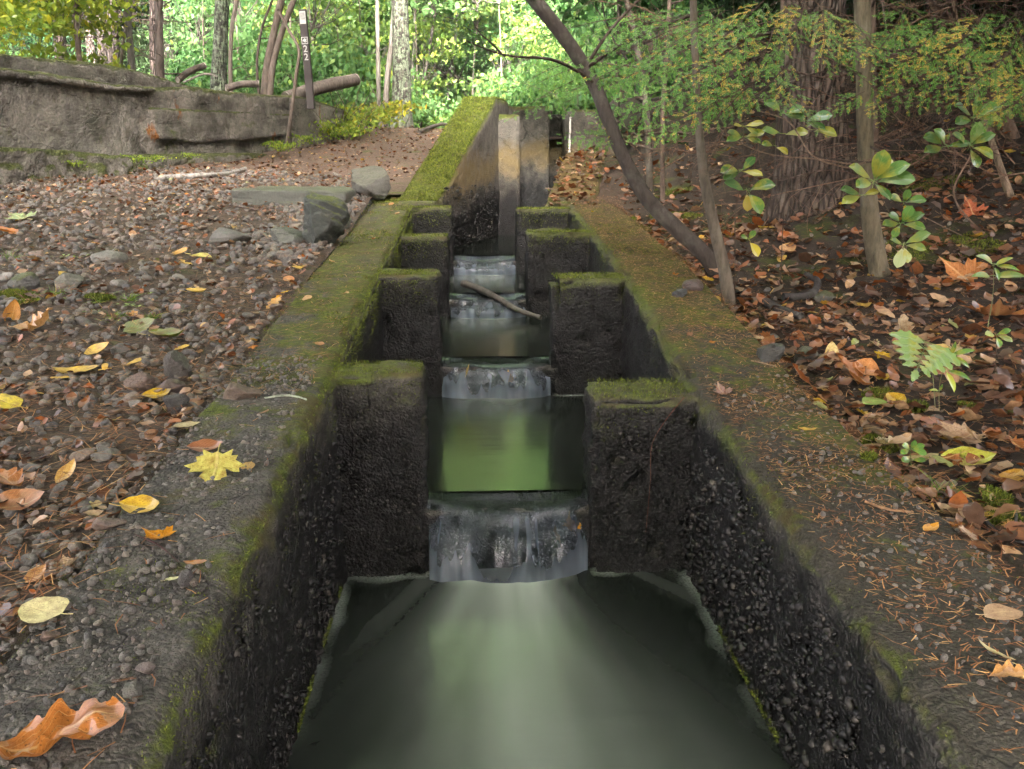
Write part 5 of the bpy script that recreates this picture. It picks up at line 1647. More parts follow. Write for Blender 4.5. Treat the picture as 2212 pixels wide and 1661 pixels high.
tree('birch_tree', 'pale leafy birch standing in the bright clearing', 'tree', [(966, 232, 20), (968, 190, 20), (976, 140, 20), (985, 60, 20)], [9, 7], M['bark'], (0.2, 0.19, 0.16), ext=4, crowns=[(('sapling', 0), 2.2, (0, 0, 0), 1.5, GRND), (('sapling', 1), 4.0, (0, 0, 0), 1.8, GRND)])
tree('young_tree', 'thin grey stem between lichened trunk and bright clearing', 'tree', [(889, 240, 18.5), (892, 150, 18.5), (896, 60, 18.5)], [8, 7], M['bark'], (0.19, 0.18, 0.15), ext=5, crowns=[(('sapling', 1), 4.2, (0, 0, 0), 1.5, GRNC)])

# --- woods farther back: each tree on its own, then a far mass
kinds = {'dark': ('dark conifer of the stand behind the retaining wall', 'conifers behind the retaining wall')}
def wood_tree(px, Y, hgt, sc, col, kind, wp=None):
    b = ground_base(px, Y)
    nm = 'pine_tree' if kind == 'dark' else 'maple_tree'
    root = thing(nm, kinds[kind][0], 'tree', b, kinds[kind][1])
    r = 0.06 + 0.012 * hgt
    lean = np.array([random.uniform(-.5, .5), random.uniform(-.5, .5), 0])
    pth = catmull(np.array([[0, 0, -0.1], lean * 0.3 + [0, 0, hgt * 0.5], lean + [0, 0, hgt]]), 14)
    V, Fq = tube(pth, np.linspace(r, r * 0.3, 14), 8, 0.1, 3)
    link('trunk', mesh_np('trunk', V, fixq(Fq), M['bark_furrow'] if kind == 'dark' else M['bark']), root, None, (0.10, 0.08, 0.07) if kind == 'dark' else (0.16, 0.145, 0.12))
    key = 'conifer' if kind == 'dark' else 'tall'
    nl = max(2, int(hgt / 3.0))
    for k in range(nl):
        h = hgt * (0.30 + 0.72 * k / (nl - 1))
        f = sc * (1.0 - 0.35 * abs(k / (nl - 1) - 0.45))
        add_crown(root, b, (key, k % 2), b + lean * (h / hgt) + np.array([random.uniform(-.7, .7) * sc, random.uniform(-.7, .7) * sc, h]), f, tuple(c * random.uniform(0.85, 1.15) for c in col), limbs=(k == 0))
random.seed(21)
for px, Y, h, sc in [(-60, 16, 9, 1.0), (30, 19, 11, 1.1), (90, 22, 13, 1.2), (160, 24, 13, 1.2), (250, 20, 11, 1.1), (310, 23, 12, 1.2), (385, 19, 9, 0.9), (420, 24, 12, 1.2), (-160, 20, 12, 1.2), (205, 28, 14, 1.4), (60, 30, 14, 1.4), (360, 30, 14, 1.4)]:
    wood_tree(px, Y, h, sc, CONA, 'dark')
def lit_tree(px, Y, cr, label, group):
    b = ground_base(px, Y)
    root = thing('maple_tree', label, 'tree', b, group)
    h = max(c[1] for c in cr) + 0.5
    lean = np.array([random.uniform(-.5, .5), random.uniform(-.3, .3), 0])
    pth = catmull(np.array([[0, 0, -0.1], lean * 0.3 + [0, 0, h * 0.5], lean + [0, 0, h]]), 14)
    r = 0.035 + 0.011 * h
    V, Fq = tube(pth, np.linspace(r, r * 0.3, 14), 8, 0.1, 3)
    link('trunk', mesh_np('trunk', V, fixq(Fq), M['bark']), root, None, random.choice([(0.16, 0.145, 0.12), (0.26, 0.24, 0.21), (0.11, 0.09, 0.075)]))
    for k, (dx, dz, sc) in enumerate(cr):
        add_crown(root, b, ('tall', k % 2), b + lean * (dz / h) + np.array([dx, random.uniform(-.3, .3), dz]), sc, tuple(c * random.uniform(0.85, 1.2) for c in random.choice([GRNA, GRNC, GRNC, GRND])), limbs=(k == 0))
for px, Y in [(500, 18.5), (590, 19), (640, 19.5), (700, 20), (770, 20.5), (920, 21.5), (1010, 22), (1070, 21), (1150, 20.5), (1230, 20)]:
    lit_tree(px, Y, [(0, 2.7 + random.uniform(-.3, .3), 0.55)], 'small leafy maple in the first row of the sunlit woods', 'first row of the sunlit woods')
for px, Y in [(470, 24), (560, 25), (660, 26), (745, 25), (830, 26), (890, 28), (960, 27), (1040, 26), (1115, 27), (1190, 25), (1270, 26)]:
    lit_tree(px, Y, [(0, 3.0, 0.75), (random.uniform(-.5, .5), 5.2, 0.8)], 'middling maple in the middle of the sunlit woods', 'middle of the sunlit woods')
for px, Y in [(480, 34), (600, 36), (710, 35), (800, 38), (880, 36), (950, 39), (1040, 37), (1120, 36), (1210, 38), (1310, 34), (1410, 32)]:
    lit_tree(px, Y, [(0, 4.0, 1.2), (random.uniform(-1, 1), 8.0, 1.3)], 'tall maple at the back of the sunlit woods', 'back of the sunlit woods')

for px, Y in [(420, 28), (520, 33), (640, 37), (730, 40), (1260, 34), (1360, 31), (1480, 29), (1190, 39)]:
    lit_tree(px, Y, [(0, 6, 1.2), (random.uniform(-1, 1), 10.5, 1.5), (random.uniform(-1, 1), 15, 1.4)], 'very tall maple towering over the back of the sunlit woods', 'towering maples of the sunlit woods')

for px, Y in [(850, 37), (940, 40), (1030, 38), (1110, 41)]:
    lit_tree(px, Y, [(0, 11.5, 1.5), (random.uniform(-1, 1), 16, 1.5), (random.uniform(-1, 1), 20, 1.3)], 'very tall maple towering over the back of the sunlit woods', 'towering maples of the sunlit woods')

def leafy(px, Y, cr, label, group):
    b = ground_base(px, Y)
    root = thing('sapling', label, 'tree', b, group)
    h = max(c[1] for c in cr) + 0.3
    lean = np.array([random.uniform(-.4, .4), random.uniform(-.3, .3), 0])
    pth = catmull(np.array([[0, 0, -0.1], lean * 0.2 + [0, 0, h * 0.5], lean + [0, 0, h]]), 12)
    V, Fq = tube(pth, np.linspace(0.022, 0.008, 12), 6, 0.05, 3)
    link('trunk', mesh_np('trunk', V, fixq(Fq), M['bark']), root, None, (0.14, 0.115, 0.09))
    for k, (dx, dz, sc) in enumerate(cr):
        add_crown(root, b, ('sapling', k % 3), b + lean * (dz / h) + np.array([dx, random.uniform(-.3, .3), dz]), sc, random.choice([GRNC, GRND, (0.22, 0.28, 0.07)]))
for px, Y in [(455, 15.5), (530, 15), (640, 14.6), (690, 15.4), (745, 16), (790, 17), (905, 18), (945, 20), (1020, 19), (1085, 17)]:
    leafy(px, Y, [(random.uniform(-.4, .4), 1.7 + random.uniform(-.3, .3), 0.8), (random.uniform(-.5, .5), 2.9, 0.9)], 'lime-leaved sapling in the sun between trunks and far woods', 'lime saplings in the sun')

# --- shrub layer
random.seed(22)
def shrub(px, Y, sc, col, label, group, key='shrub', lift=0.35, name='shrub', dy=0):
    b = ground_base(px, Y)
    root = thing(name, label, 'shrub', b, group)
    tb = []
    for k in range(6):
        e = np.array([random.uniform(-.5, .5), random.uniform(-.5, .5), random.uniform(.5, .9)]) * sc
        tb.append(tube(catmull(np.array([[0, 0, -0.05], e * [0.3, 0.3, 0.5], e]), 5), np.linspace(0.008, 0.003, 5) * sc, 4, cap=False))
    V, Fq = cat_geo(tb)
    link('stems', mesh_np('stems', V, Fq, M['twig']), root, None, (0.08, 0.06, 0.045))
    add_crown(root, b, (key, random.randint(0, 1)), b + np.array([0, 0, lift * sc + dy]), sc, col, limbs=False)
lab = 'green understory bush between the path and the sunlit woods'
for px, Y, sc in [(690, 16, 1.4), (740, 17, 1.5), (790, 17, 1.2), (850, 17.5, 1.1), (900, 20, 1.3), (950, 19, 0.9), (1000, 20, 1.0), (1040, 18, 0.9), (1075, 17, 1.0), (1110, 15, 0.9), (1150, 14, 1.0), (1190, 13, 0.9), (1240, 14, 1.1), (1290, 13, 1.0), (1350, 14, 1.2), (980, 24, 1.6), (930, 26, 1.6), (870, 24, 1.6)]:
    shrub(px, Y, sc, random.choice([GRNA, GRNC, (0.15, 0.23, 0.06)]), lab, 'bushes beyond the path')
lab = 'leafy bush growing in the wood behind the retaining wall'
for px, Y, sc in [(-40, 12, 1.1), (40, 13, 1.0), (440, 14, 0.9), (530, 14, 1.0), (600, 14.5, 1.2), (650, 15, 1.2), (400, 15, 0.9), (560, 17, 1.4), (480, 16, 1.2), (620, 18, 1.5)]:
    shrub(px, Y, sc, random.choice([GRNA, GRNB, GRNC]), lab, 'bushes behind the wall')
for px, Y, sc, h, c in [(60, 9.6, 0.75, 0.1, (0.24, 0.25, 0.03)), (130, 9.7, 0.7, 0.15, (0.24, 0.26, 0.03)), (205, 9.8, 0.6, 0.3, (0.22, 0.25, 0.035)), (20, 9.4, 0.7, 0.0, (0.20, 0.25, 0.04)), (160, 10, 0.8, 0.75, (0.24, 0.26, 0.03)), (90, 10, 0.8, 0.8, (0.24, 0.26, 0.03))]:
    shrub(px, Y, sc, c, 'yellow-green sapling with round leaves growing behind the wall cap', 'yellow saplings behind the wall', 'sapling', 0.7, 'sapling', h)
for px, Y, sc, c in [(705, 12.3, 0.8, (0.25, 0.27, 0.04)), (735, 12.6, 0.9, (0.24, 0.27, 0.04)), (765, 13.0, 0.9, (0.20, 0.25, 0.05)), (800, 13.4, 0.9, (0.26, 0.24, 0.03)), (835, 14.0, 0.8, (0.28, 0.22, 0.03)), (720, 12.0, 0.6, (0.25, 0.27, 0.04)), (775, 12.4, 0.6, (0.22, 0.26, 0.05))]:
    shrub(px, Y, sc, c, 'trailing yellowish creeper on the bank at the wall end', 'creepers at the wall end', 'vine', 0.3, 'creeper')
for px, py, sc in [(100, 360, 0.16), (240, 352, 0.2), (285, 385, 0.16), (358, 388, 0.14), (565, 320, 0.3), (555, 300, 0.26), (625, 310, 0.3), (690, 290, 0.36)]:
    p = drop(px, min(py + 40, 396))
    u = wu(px) + 0.0
    q = np.array([WA[0] + wdir[0] * u + wnor[0] * 0.28, WA[1] + wdir[1] * u + wnor[1] * 0.28])
    b = np.array([q[0], q[1], float(gz(q[:1], q[1:])[0])])
    root = thing('seedling', 'small yellow-green seedling at the foot of the retaining wall', 'plant', b, 'seedlings along the wall foot')
    add_crown(root, b, ('vine', 0), b + np.array([0, 0, 0.12]), sc, (0.24, 0.28, 0.04), limbs=True)

# far wood that reads as one mass
geos = []
rg = np.random.default_rng(77)
for k in range(200):
    a = rg.uniform(-0.62, 0.75)
    Y = rg.uniform(42, 60)
    x = Y * math.tan(a)
    c = np.array([x, Y, 1.0 + 12 * rg.random()])
    n = 170
    T = c + rg.normal(size=(n, 3)) * np.array([2.0, 1.5, 1.4])
    tv = np.array([[0, -0.5, 0], [0.35, 0, 0.06], [0, 0.5, 0], [-0.35, 0, 0.06]])
    s = rg.uniform(0.28, 0.55, n)
    Mx = rotz(rg.uniform(0, 6.3, n)) @ rotx(rg.normal(-0.5, 0.6, n)) * s[:, None, None]
    geos.append(scatter(tv, np.array([[0, 1, 2, 3]]), Mx, T))
V, Fq = cat_geo(geos)
o = link('forest', mesh_np('forest', V, Fq, M['broad'], False), None, None, (0.15, 0.21, 0.05))
tag(o, 'distant pale green wood closing the view beyond the path', 'forest', kind='stuff')

# ------------------------------------------------------------------ hemlock boughs
def bough_geo(seed, L=1.0, W=0.30, yellow=0.35):
    rg = np.random.default_rng(seed)
    n0 = 14
    ax = np.stack([0.04 * np.sin(np.linspace(0, 3, n0) + seed), np.linspace(0, L, n0), -0.16 * np.linspace(0, 1, n0) ** 2], -1)
    tw = [tube(ax, np.linspace(0.0055, 0.0012, n0), 4, cap=False)]
    NP, ND, NS, NY = [], [], [], []
    def needles_on(P0, P1, droop, age):
        ln = np.linalg.norm(P1 - P0)
        m = max(3, int(ln / 0.0056))
        t = (np.arange(m) + 0.5) / m
        p = P0 + (P1 - P0) * t[:, None]
        p[:, 2] -= droop * t ** 2
        d = (P1 - P0) / ln
        s = np.array([-d[1], d[0], 0])
        s = s / (np.linalg.norm(s) + 1e-9)
        yl = rg.random() < yellow * age
        for sg in (-1, 1):
            dirs = d * 0.45 + s * sg * 0.85 + rg.normal(0, 0.14, (m, 3)) + np.array([0, 0, 0.05])
            NP.append(p)
            ND.append(dirs)
            NS.append(np.tile(d, (m, 1)))
            NY.append((rg.random(m) < (0.75 if yl else 0.01)))
    k = 0
    yv = 0.10
    while yv < L * 0.99:
        t = yv / L
        i = t * (n0 - 1)
        i0 = int(i)
        a = ax[i0] + (ax[min(i0 + 1, n0 - 1)] - ax[i0]) * (i - i0)
        ln = W * (1.05 - 0.8 * t ** 1.3) * rg.uniform(0.55, 1.15) * min(1, 0.5 + t * 3)
        sg = 1 if k % 2 else -1
        ang = math.radians(rg.uniform(42, 64))
        d = np.array([math.sin(ang) * sg, math.cos(ang), rg.uniform(-0.25, 0.02)])
        d /= np.linalg.norm(d)
        b = a + d * ln
        b[2] -= 0.05 * ln / W
        tw.append(tube(np.array([a, (a + b) / 2 + [0, 0, 0.006], b]), [0.0018, 0.0013, 0.0007], 3, cap=False))
        age = 1.1 - t
        needles_on(a + (b - a) * 0.15, b, 0.01, age)
        q = 0.035
        j = 0
        while q < ln:
            c = a + d * q
            c[2] -= 0.05 * (q / W)
            l2 = min(0.075, 0.45 * (ln - q) + 0.012) * rg.uniform(0.6, 1.1)
            s2 = 1 if j % 2 else -1
            an2 = math.radians(rg.uniform(38, 58)) * s2
            d2 = np.array([d[0] * math.cos(an2) - d[1] * math.sin(an2), d[0] * math.sin(an2) + d[1] * math.cos(an2), d[2] + rg.uniform(-0.2, 0.02)])
            e = c + d2 * l2
            tw.append(tube(np.array([c, e]), [0.0009, 0.0005], 3, cap=False))
            needles_on(c, e, 0.008, age)
            q += rg.uniform(0.026, 0.042)
            j += 1
        yv += rg.uniform(0.05, 0.09)
        k += 1
    P, Dr, S, Yl = np.concatenate(NP), np.concatenate(ND), np.concatenate(NS), np.concatenate(NY)
    Dr /= np.linalg.norm(Dr, axis=1)[:, None]
    m = len(P)
    ln = rg.uniform(0.012, 0.021, m)
    wv = S * 0.0027
    V = np.empty((m, 4, 3))
    V[:, 0] = P - wv * 0.6
    V[:, 1] = P + Dr * (ln * 0.5)[:, None] - wv
    V[:, 2] = P + Dr * ln[:, None]
    V[:, 3] = P + Dr * (ln * 0.5)[:, None] + wv
    nf = np.arange(4 * m).reshape(-1, 4)
    tv, tf = cat_geo(tw)
    return (tv, tf), (V.reshape(-1, 3), nf, Yl.astype(np.int32))
BOUGH = []
for i in range(4):
    (tv, tf), (nv, nf, yl) = bough_geo(40 + i, 1.0, [0.30, 0.26, 0.34, 0.28][i], [0.28, 0.45, 0.1, 0.0][i])
    BOUGH.append((mesh_np('bough', tv, tf, M['twig']), mesh_np('needles', nv, nf, [M['hem'], M['hemy']], False, mi=yl)))
def put_bough(root, base, p, az, pitch, roll, sc, var):
    """az: heading of the tip seen from above, 0 = +Y, positive towards +X"""
    o = link('bough', BOUGH[var][0], root, None, (0.075, 0.045, 0.03))
    d = Vector((math.sin(az) * math.cos(pitch), math.cos(az) * math.cos(pitch), math.sin(pitch)))
    nr = Vector((random.uniform(-.35, .35), -0.80 + random.uniform(-.3, .3), 0.75 + roll))
    xx = d.cross(nr).normalized()
    zz = xx.cross(d)
    o.matrix_basis = Matrix.Translation(tuple(np.asarray(p) - base)) @ Matrix((xx, d, zz)).transposed().to_4x4() @ Matrix.Scale(sc, 4)
    n = link('needles', BOUGH[var][1], o)
    return o

# ------------------------------------------------------------------ trees of the shaded bank
DKB = (0.045, 0.036, 0.030)
big, bpath, bbase = tree('hemlock_tree', 'massive dark furrowed hemlock trunk on the bank', 'tree', [(1762, 470, 5.9), (1757, 400, 5.9), (1750, 250, 5.9), (1752, 100, 5.9), (1756, -20, 5.9)], [200, 158, 140, 134, 132], M['bark_furrow'], (0.095, 0.07, 0.053), ext=7, sides=64, n=120, rough=0.07, ridge=17, flare=1.18)
curved, cpath, cbase = tree('hemlock_tree', 'dark bent trunk curving over the channel from the bank', 'tree', [(1570, 590, 4.75), (1520, 548, 4.75), (1460, 492, 4.8), (1400, 432, 4.85), (1352, 350, 4.9), (1318, 270, 4.95), (1282, 180, 5.0), (1220, 82, 5.0), (1148, -10, 5.0)], [30, 32, 34, 32, 29, 30, 30, 31, 31], M['bark'], DKB, ext=4, sides=16, n=70, rough=0.06)
slim, spath, sbase = tree('young_tree', 'slim grey-brown trunk rooted at the channel wall edge', 'tree', [(1579, 680, 4.15), (1568, 600, 4.15), (1545, 500, 4.15), (1524, 400, 4.15), (1510, 280, 4.15), (1503, 150, 4.15), (1497, -20, 4.15)], [30, 25, 24, 22, 17, 16, 16], M['bark'], (0.105, 0.088, 0.066), ext=4, sides=14, n=50, rough=0.05)
olive, opath, obase = tree('young_tree', 'olive-barked young trunk in front of the massive hemlock', 'tree', [(1918, 632, 4.6), (1897, 575, 4.6), (1884, 500, 4.6), (1874, 400, 4.6), (1869, 300, 4.6), (1866, 150, 4.6), (1862, -20, 4.6)], [48, 38, 36, 34, 33, 34, 36], M['bark'], (0.115, 0.098, 0.062), ext=4, sides=16, n=50, rough=0.05)
tree('young_tree', 'thin reddish stem right behind the olive-barked trunk', 'tree', [(1892, 420, 5.6), (1890, 300, 5.6), (1886, 150, 5.6), (1883, -20, 5.6)], [12, 15, 15], M['bark'], (0.12, 0.085, 0.066), ext=4, dead=6)
tree('young_tree', 'leaning brown bank stem crossing behind hemlock sprays', 'tree', [(2215, 330, 6.2), (2130, 160, 6.3), (2060, 60, 6.4), (2000, -20, 6.4)], [24, 22, 24], M['bark'], (0.17, 0.115, 0.08), ext=3, dead=8)
tree('young_tree', 'pale dead stem slanting down the bank', 'tree', [(2200, 400, 5.2), (2150, 330, 5.3), (2120, 240, 5.4), (2080, 100, 5.6)], [16, 12, 9], M['bark'], (0.21, 0.155, 0.105), ext=1, dead=6)
tree('young_tree', 'reddish thin stem close to the big hemlock foot', 'tree', [(1437, 330, 7.2), (1432, 240, 7.2), (1440, 120, 7.2), (1448, -20, 7.2)], [10, 9], M['bark'], (0.085, 0.06, 0.045), ext=3, dead=6, crowns=[(('sapling', 1), 1.5, (0, 1.0, 0), 0.8, GRNB)])
tree('young_tree', 'mossy slim stem in shade between curved and slim trunks', 'tree', [(1408, 360, 7.6), (1396, 240, 7.6), (1380, 120, 7.6), (1350, -20, 7.6)], [14, 12], M['bark'], (0.06, 0.05, 0.036), ext=3, dead=6)
tree('young_tree', 'straight dim stem in shade beside headworks', 'tree', [(1330, 300, 9.4), (1335, 150, 9.4), (1338, -20, 9.4)], [12, 10], M['bark'], (0.09, 0.075, 0.06), ext=4, dead=4, crowns=[(('sapling', 2), 2.2, (0, 0, 0), 1.0, GRNB), (('sapling', 0), 3.5, (0, 0, 0), 1.2, GRNA)])

# branches that carry boughs; limb from trunk point outward, boughs set along it
random.seed(5)
def limb(root, base, pts, r0, r1, name='branch', col=(0.06, 0.042, 0.032), n=18):
    pth = catmull(np.array([at(*p) for p in pts]), n)
    V, Fq = tube(pth - base, np.linspace(r0, r1, n), 6, 0.05, 2)
    link(name, mesh_np(name, V, fixq(Fq), M['twig']), root, None, col)
    return pth
def dress(root, base, pth, az_mean, cnt, smin, smax, vars_, t0=0.25, jit=0.6, pit=(-0.35, 0.1)):
    for k in range(cnt):
        t = t0 + (1 - t0) * (k + 0.5) / cnt
        i = min(int(t * (len(pth) - 1)), len(pth) - 1)
        side = 1 if k % 2 else -1
        put_bough(root, base, pth[i], az_mean + side * random.uniform(0.2, jit) , random.uniform(*pit), random.uniform(-0.25, 0.25), random.uniform(smin, smax), random.choice(vars_))
# the two dark branches reaching left across the bright clearing
pth = limb(curved, cbase, [(1290, 185, 5.0), (1250, 155, 4.9), (1190, 128, 4.8), (1110, 122, 4.7), (1060, 110, 4.6), (1008, 88, 4.5)], 0.011, 0.003)
limb(curved, cbase, [(1090, 122, 4.68), (1060, 92, 4.6), (1030, 62, 4.5), (1022, 45, 4.5)], 0.006, 0.002)
limb(curved, cbase, [(1262, 150, 5.0), (1320, 110, 4.9), (1400, 70, 4.7), (1500, 30, 4.6)], 0.012, 0.008)
limb(curved, cbase, [(1262, 150, 5.0), (1300, 90, 5.0), (1340, 40, 5.1), (1400, -20, 5.1)], 0.010, 0.008)
# boughs hanging from the bent trunk and the slim one (px, py, depth, heading, pitch, size, variant)
def spray(root, base, px, py, Y, az, pitch, sc, var, roll=None):
    put_bough(root, base, at(px, py, Y), az, pitch, random.uniform(-0.2, 0.2) if roll is None else roll, sc, var)
A_ = math.radians
for px, py, Y, az, pi_, sc, va in [
    (1300, 110, 5.4, -110, -0.30, 0.60, 3), (1250, 165, 5.4, -100, -0.45, 0.50, 3), (1330, 170, 5.3, -120, -0.35, 0.55, 3),
    (1420, 150, 5.2, -110, -0.15, 0.55, 3), (1360, 30, 5.3, -100, -0.2, 0.6, 3),
    (1345, 296, 5.0, -95, 0.08, 0.36, 3), (1360, 285, 5.1, -110, -0.1, 0.42, 3), (1440, 230, 5.2, -100, -0.2, 0.45, 3),
    (1220, 50, 5.6, -95, -0.35, 0.5, 3), (1480, 130, 5.0, -80, -0.2, 0.5, 3), (1310, 235, 5.0, 172, -0.9, 0.22, 1), (1300, 225, 5.0, -150, -1.0, 0.18, 0), (1270, 130, 5.8, -95, -0.4, 0.55, 3), (1230, 120, 6.0, -80, -0.5, 0.5, 3), (1200, 90, 6.2, -100, -0.5, 0.45, 3)]:
    spray(curved, cbase, px, py, Y, A_(az), pi_, sc, va)
for px, py, Y, az, pi_, sc, va in [
    (1690, 40, 4.4, -150, -0.35, 0.62, 0), (1700, 90, 4.3, -120, -0.30, 0.60, 1), (1640, 120, 4.3, -135, -0.30, 0.55, 0), (1730, 60, 4.3, 150, -0.35, 0.50, 1), (1790, 60, 4.4, -170, -0.30, 0.42, 1),
    (1560, 60, 4.4, -140, -0.25, 0.5, 0), (1580, 140, 4.3, -120, -0.3, 0.5, 0), (1640, 170, 4.1, -115, -0.30, 0.55, 1), (1660, 165, 4.1, 165, -0.4, 0.38, 1), (1620, 190, 4.1, -140, -0.3, 0.42, 0), (1740, 100, 4.2, 110, -0.45, 0.40, 0),
    (1550, 10, 4.6, -120, -0.2, 0.6, 2), (1620, 20, 4.6, -140, -0.2, 0.6, 2), (1500, 40, 4.7, -130, -0.2, 0.6, 2), (1690, 10, 4.2, -170, -0.3, 0.5, 1), (1760, 20, 4.2, 175, -0.35, 0.45, 1), (1810, 90, 4.4, 140, -0.4, 0.35, 0), (1560, 190, 4.4, -110, -0.2, 0.42, 2), (1740, 0, 3.9, -150, -0.5, 0.45, 1), (1660, -10, 3.9, -130, -0.45, 0.45, 1), (1600, 90, 4.0, -120, -0.4, 0.40, 1), (1820, 30, 4.0, 170, -0.5, 0.36, 1)]:
    spray(slim, sbase, px, py, Y, A_(az), pi_, sc, va)
for px, py, Y, az, pi_, sc, va in [
    (2080, 80, 4.6, -130, -0.30, 0.55, 1), (2060, 140, 4.6, -110, -0.30, 0.55, 0), (1990, 110, 4.6, -140, -0.3, 0.5, 1), (2150, 60, 4.5, -100, -0.25, 0.6, 1), (2190, 20, 4.5, -140, -0.3, 0.6, 2), (2212, 100, 4.4, -120, -0.3, 0.55, 0),
    (2230, 150, 4.2, -100, -0.25, 0.5, 1), (2240, 180, 4.2, -130, -0.25, 0.5, 1), (2240, 210, 4.1, -90, -0.25, 0.42, 0), (1960, 160, 4.6, -100, -0.3, 0.40, 0), (1885, 210, 4.4, -170, -0.45, 0.30, 1), (1870, 200, 4.4, -110, -0.3, 0.28, 0), (2080, 30, 4.8, -110, -0.25, 0.6, 2), (2000, 50, 4.8, -120, -0.25, 0.5, 2), (2140, 130, 4.5, 150, -0.35, 0.45, 0), (2040, 110, 4.5, 140, -0.4, 0.40, 1), (1940, 60, 4.8, -130, -0.25, 0.5, 0), (2200, 60, 3.9, -140, -0.45, 0.45, 1), (2260, 130, 3.8, -110, -0.4, 0.42, 1), (2120, 90, 4.1, -120, -0.4, 0.40, 1)]:
    spray(olive, obase, px, py, Y, A_(az), pi_, sc, va)
for px, py, Y, az, pi_, sc, va in [(1560, 120, 5.6, -100, -0.2, 0.7, 2), (1640, 40, 5.6, -110, -0.2, 0.7, 2), (1500, 180, 5.8, -90, -0.2, 0.7, 3), (1450, 20, 6.0, -80, -0.2, 0.7, 3), (1900, 10, 5.6, 100, -0.2, 0.6, 2), (2000, 0, 6.0, 90, -0.2, 0.7, 2), (2120, 10, 5.8, 80, -0.2, 0.7, 2), (1480, 270, 7, -90, -0.1, 0.6, 3)]:
    spray(big, bbase, px, py, Y, A_(az), pi_, sc, va)
for px, py, Y, az, pi_, sc, va in [(1560, 20, 4.0, -120, -0.45, 0.45, 2), (1500, 90, 4.2, -110, -0.4, 0.42, 2), (1640, 70, 3.9, -125, -0.4, 0.42, 0), (1720, 130, 3.9, -130, -0.4, 0.40, 0), (1780, 10, 3.9, -160, -0.5, 0.42, 0), (1580, 210, 4.0, -110, -0.35, 0.38, 0), (1680, 200, 3.95, 160, -0.45, 0.34, 0), (1440, 60, 4.5, -110, -0.4, 0.5, 2), (1400, 110, 4.6, -100, -0.4, 0.5, 2)]:
    spray(slim, sbase, px, py, Y, A_(az), pi_, sc, va)
for px, py, Y, az, pi_, sc, va in [(1960, 20, 4.1, -140, -0.45, 0.42, 0), (2040, 60, 4.1, -120, -0.45, 0.42, 0), (2130, 20, 4.0, -130, -0.45, 0.45, 1), (2190, 110, 3.9, -120, -0.4, 0.42, 0), (2090, 150, 4.1, -110, -0.4, 0.36, 0), (2230, 170, 3.9, -125, -0.35, 0.40, 1)]:
    spray(olive, obase, px, py, Y, A_(az), pi_, sc, va)
# limbs that carry the sprays
for root, base, pts, r in [
    (big, bbase, [(1720, 60, 5.8), (1640, 75, 5.0), (1540, 88, 4.6), (1430, 110, 4.8)], 0.012), (big, bbase, [(1690, 190, 5.6), (1640, 215, 5.0), (1590, 260, 4.8)], 0.008), (big, bbase, [(1800, 20, 5.6), (1700, 40, 4.9), (1600, 60, 4.5)], 0.010),
    (olive, obase, [(1866, 160, 4.6), (1810, 150, 4.4), (1700, 180, 4.2), (1630, 220, 4.1)], 0.006), (olive, obase, [(1866, 100, 4.6), (1940, 110, 4.6), (2060, 70, 4.6), (2180, 40, 4.5)], 0.007), (olive, obase, [(1868, 310, 4.6), (1930, 345, 4.4), (1810, 345, 4.3), (1740, 330, 4.2), (1680, 305, 4.2)], 0.006),
    (olive, obase, [(1870, 250, 4.6), (1950, 200, 4.6), (2080, 170, 4.6), (2230, 120, 4.5)], 0.006), (olive, obase, [(1870, 310, 4.6), (1960, 300, 4.7), (2080, 240, 4.8), (2230, 230, 4.8)], 0.005)]:
    limb(root, base, pts, r, r * 0.35)
# tangle of dead twigs on the bank
DT = []
for v in range(6):
    rg = np.random.default_rng(60 + v)
    tb = []
    p0 = catmull(np.cumsum(np.vstack([[0, 0, 0], rg.normal(0, 0.05, (5, 3)) + np.array([0, 0.22, rg.uniform(-0.06, 0.05)])]), 0), 14)
    tb.append(tube(p0, np.linspace(0.0055, 0.0012, 14), 4, cap=False))
    for k in range(9):
        i = rg.integers(2, 13)
        d = rg.normal(0, 1, 3) * np.array([1, 0.5, 0.6]) + np.array([0, 0.6, -0.1])
        d /= np.linalg.norm(d)
        L = rg.uniform(0.15, 0.5)
        q = catmull(np.array([p0[i], p0[i] + d * L * 0.5 + rg.normal(0, 0.03, 3), p0[i] + d * L + np.array([0, 0, -0.05])]), 7)
        tb.append(tube(q, np.linspace(0.0026, 0.0008, 7), 3, cap=False))
        for s in range(2):
            e = q[rg.integers(2, 7)]
            tb.append(tube(np.array([e, e + rg.normal(0, 0.07, 3), e + rg.normal(0, 0.13, 3)]), [0.0012, 0.001, 0.0005], 3, cap=False))
    V, Fq = cat_geo(tb)
    DT.append(mesh_np('dead_branch', V, Fq, M['twig']))
random.seed(9)
for k in range(122):
    if k < 90:
        px, py, Y = random.uniform(1880, 2300), random.uniform(-20, 420), random.uniform(4.9, 6.6)
        root, base = (olive, obase)
    elif k < 102:
        px, py, Y = random.uniform(1560, 1860), random.uniform(20, 330), random.uniform(4.6, 5.6)
        root, base = (big, bbase)
    else:
        px, py, Y = random.uniform(1380, 1680), random.uniform(20, 380), random.uniform(5.2, 7.0)
        root, base = (slim, sbase)
    o = link('dead_branch', DT[k % 6], root, at(px, py, Y) - base, random.choice([(0.13, 0.075, 0.05), (0.18, 0.11, 0.075), (0.09, 0.055, 0.04)]))
    o.rotation_euler = (random.uniform(-0.5, 0.4), random.uniform(-1, 1), random.choice([1, -1]) * random.uniform(0.7, 2.3))
    s = random.uniform(0.5, 1.15)
    o.scale = (s, s, s)
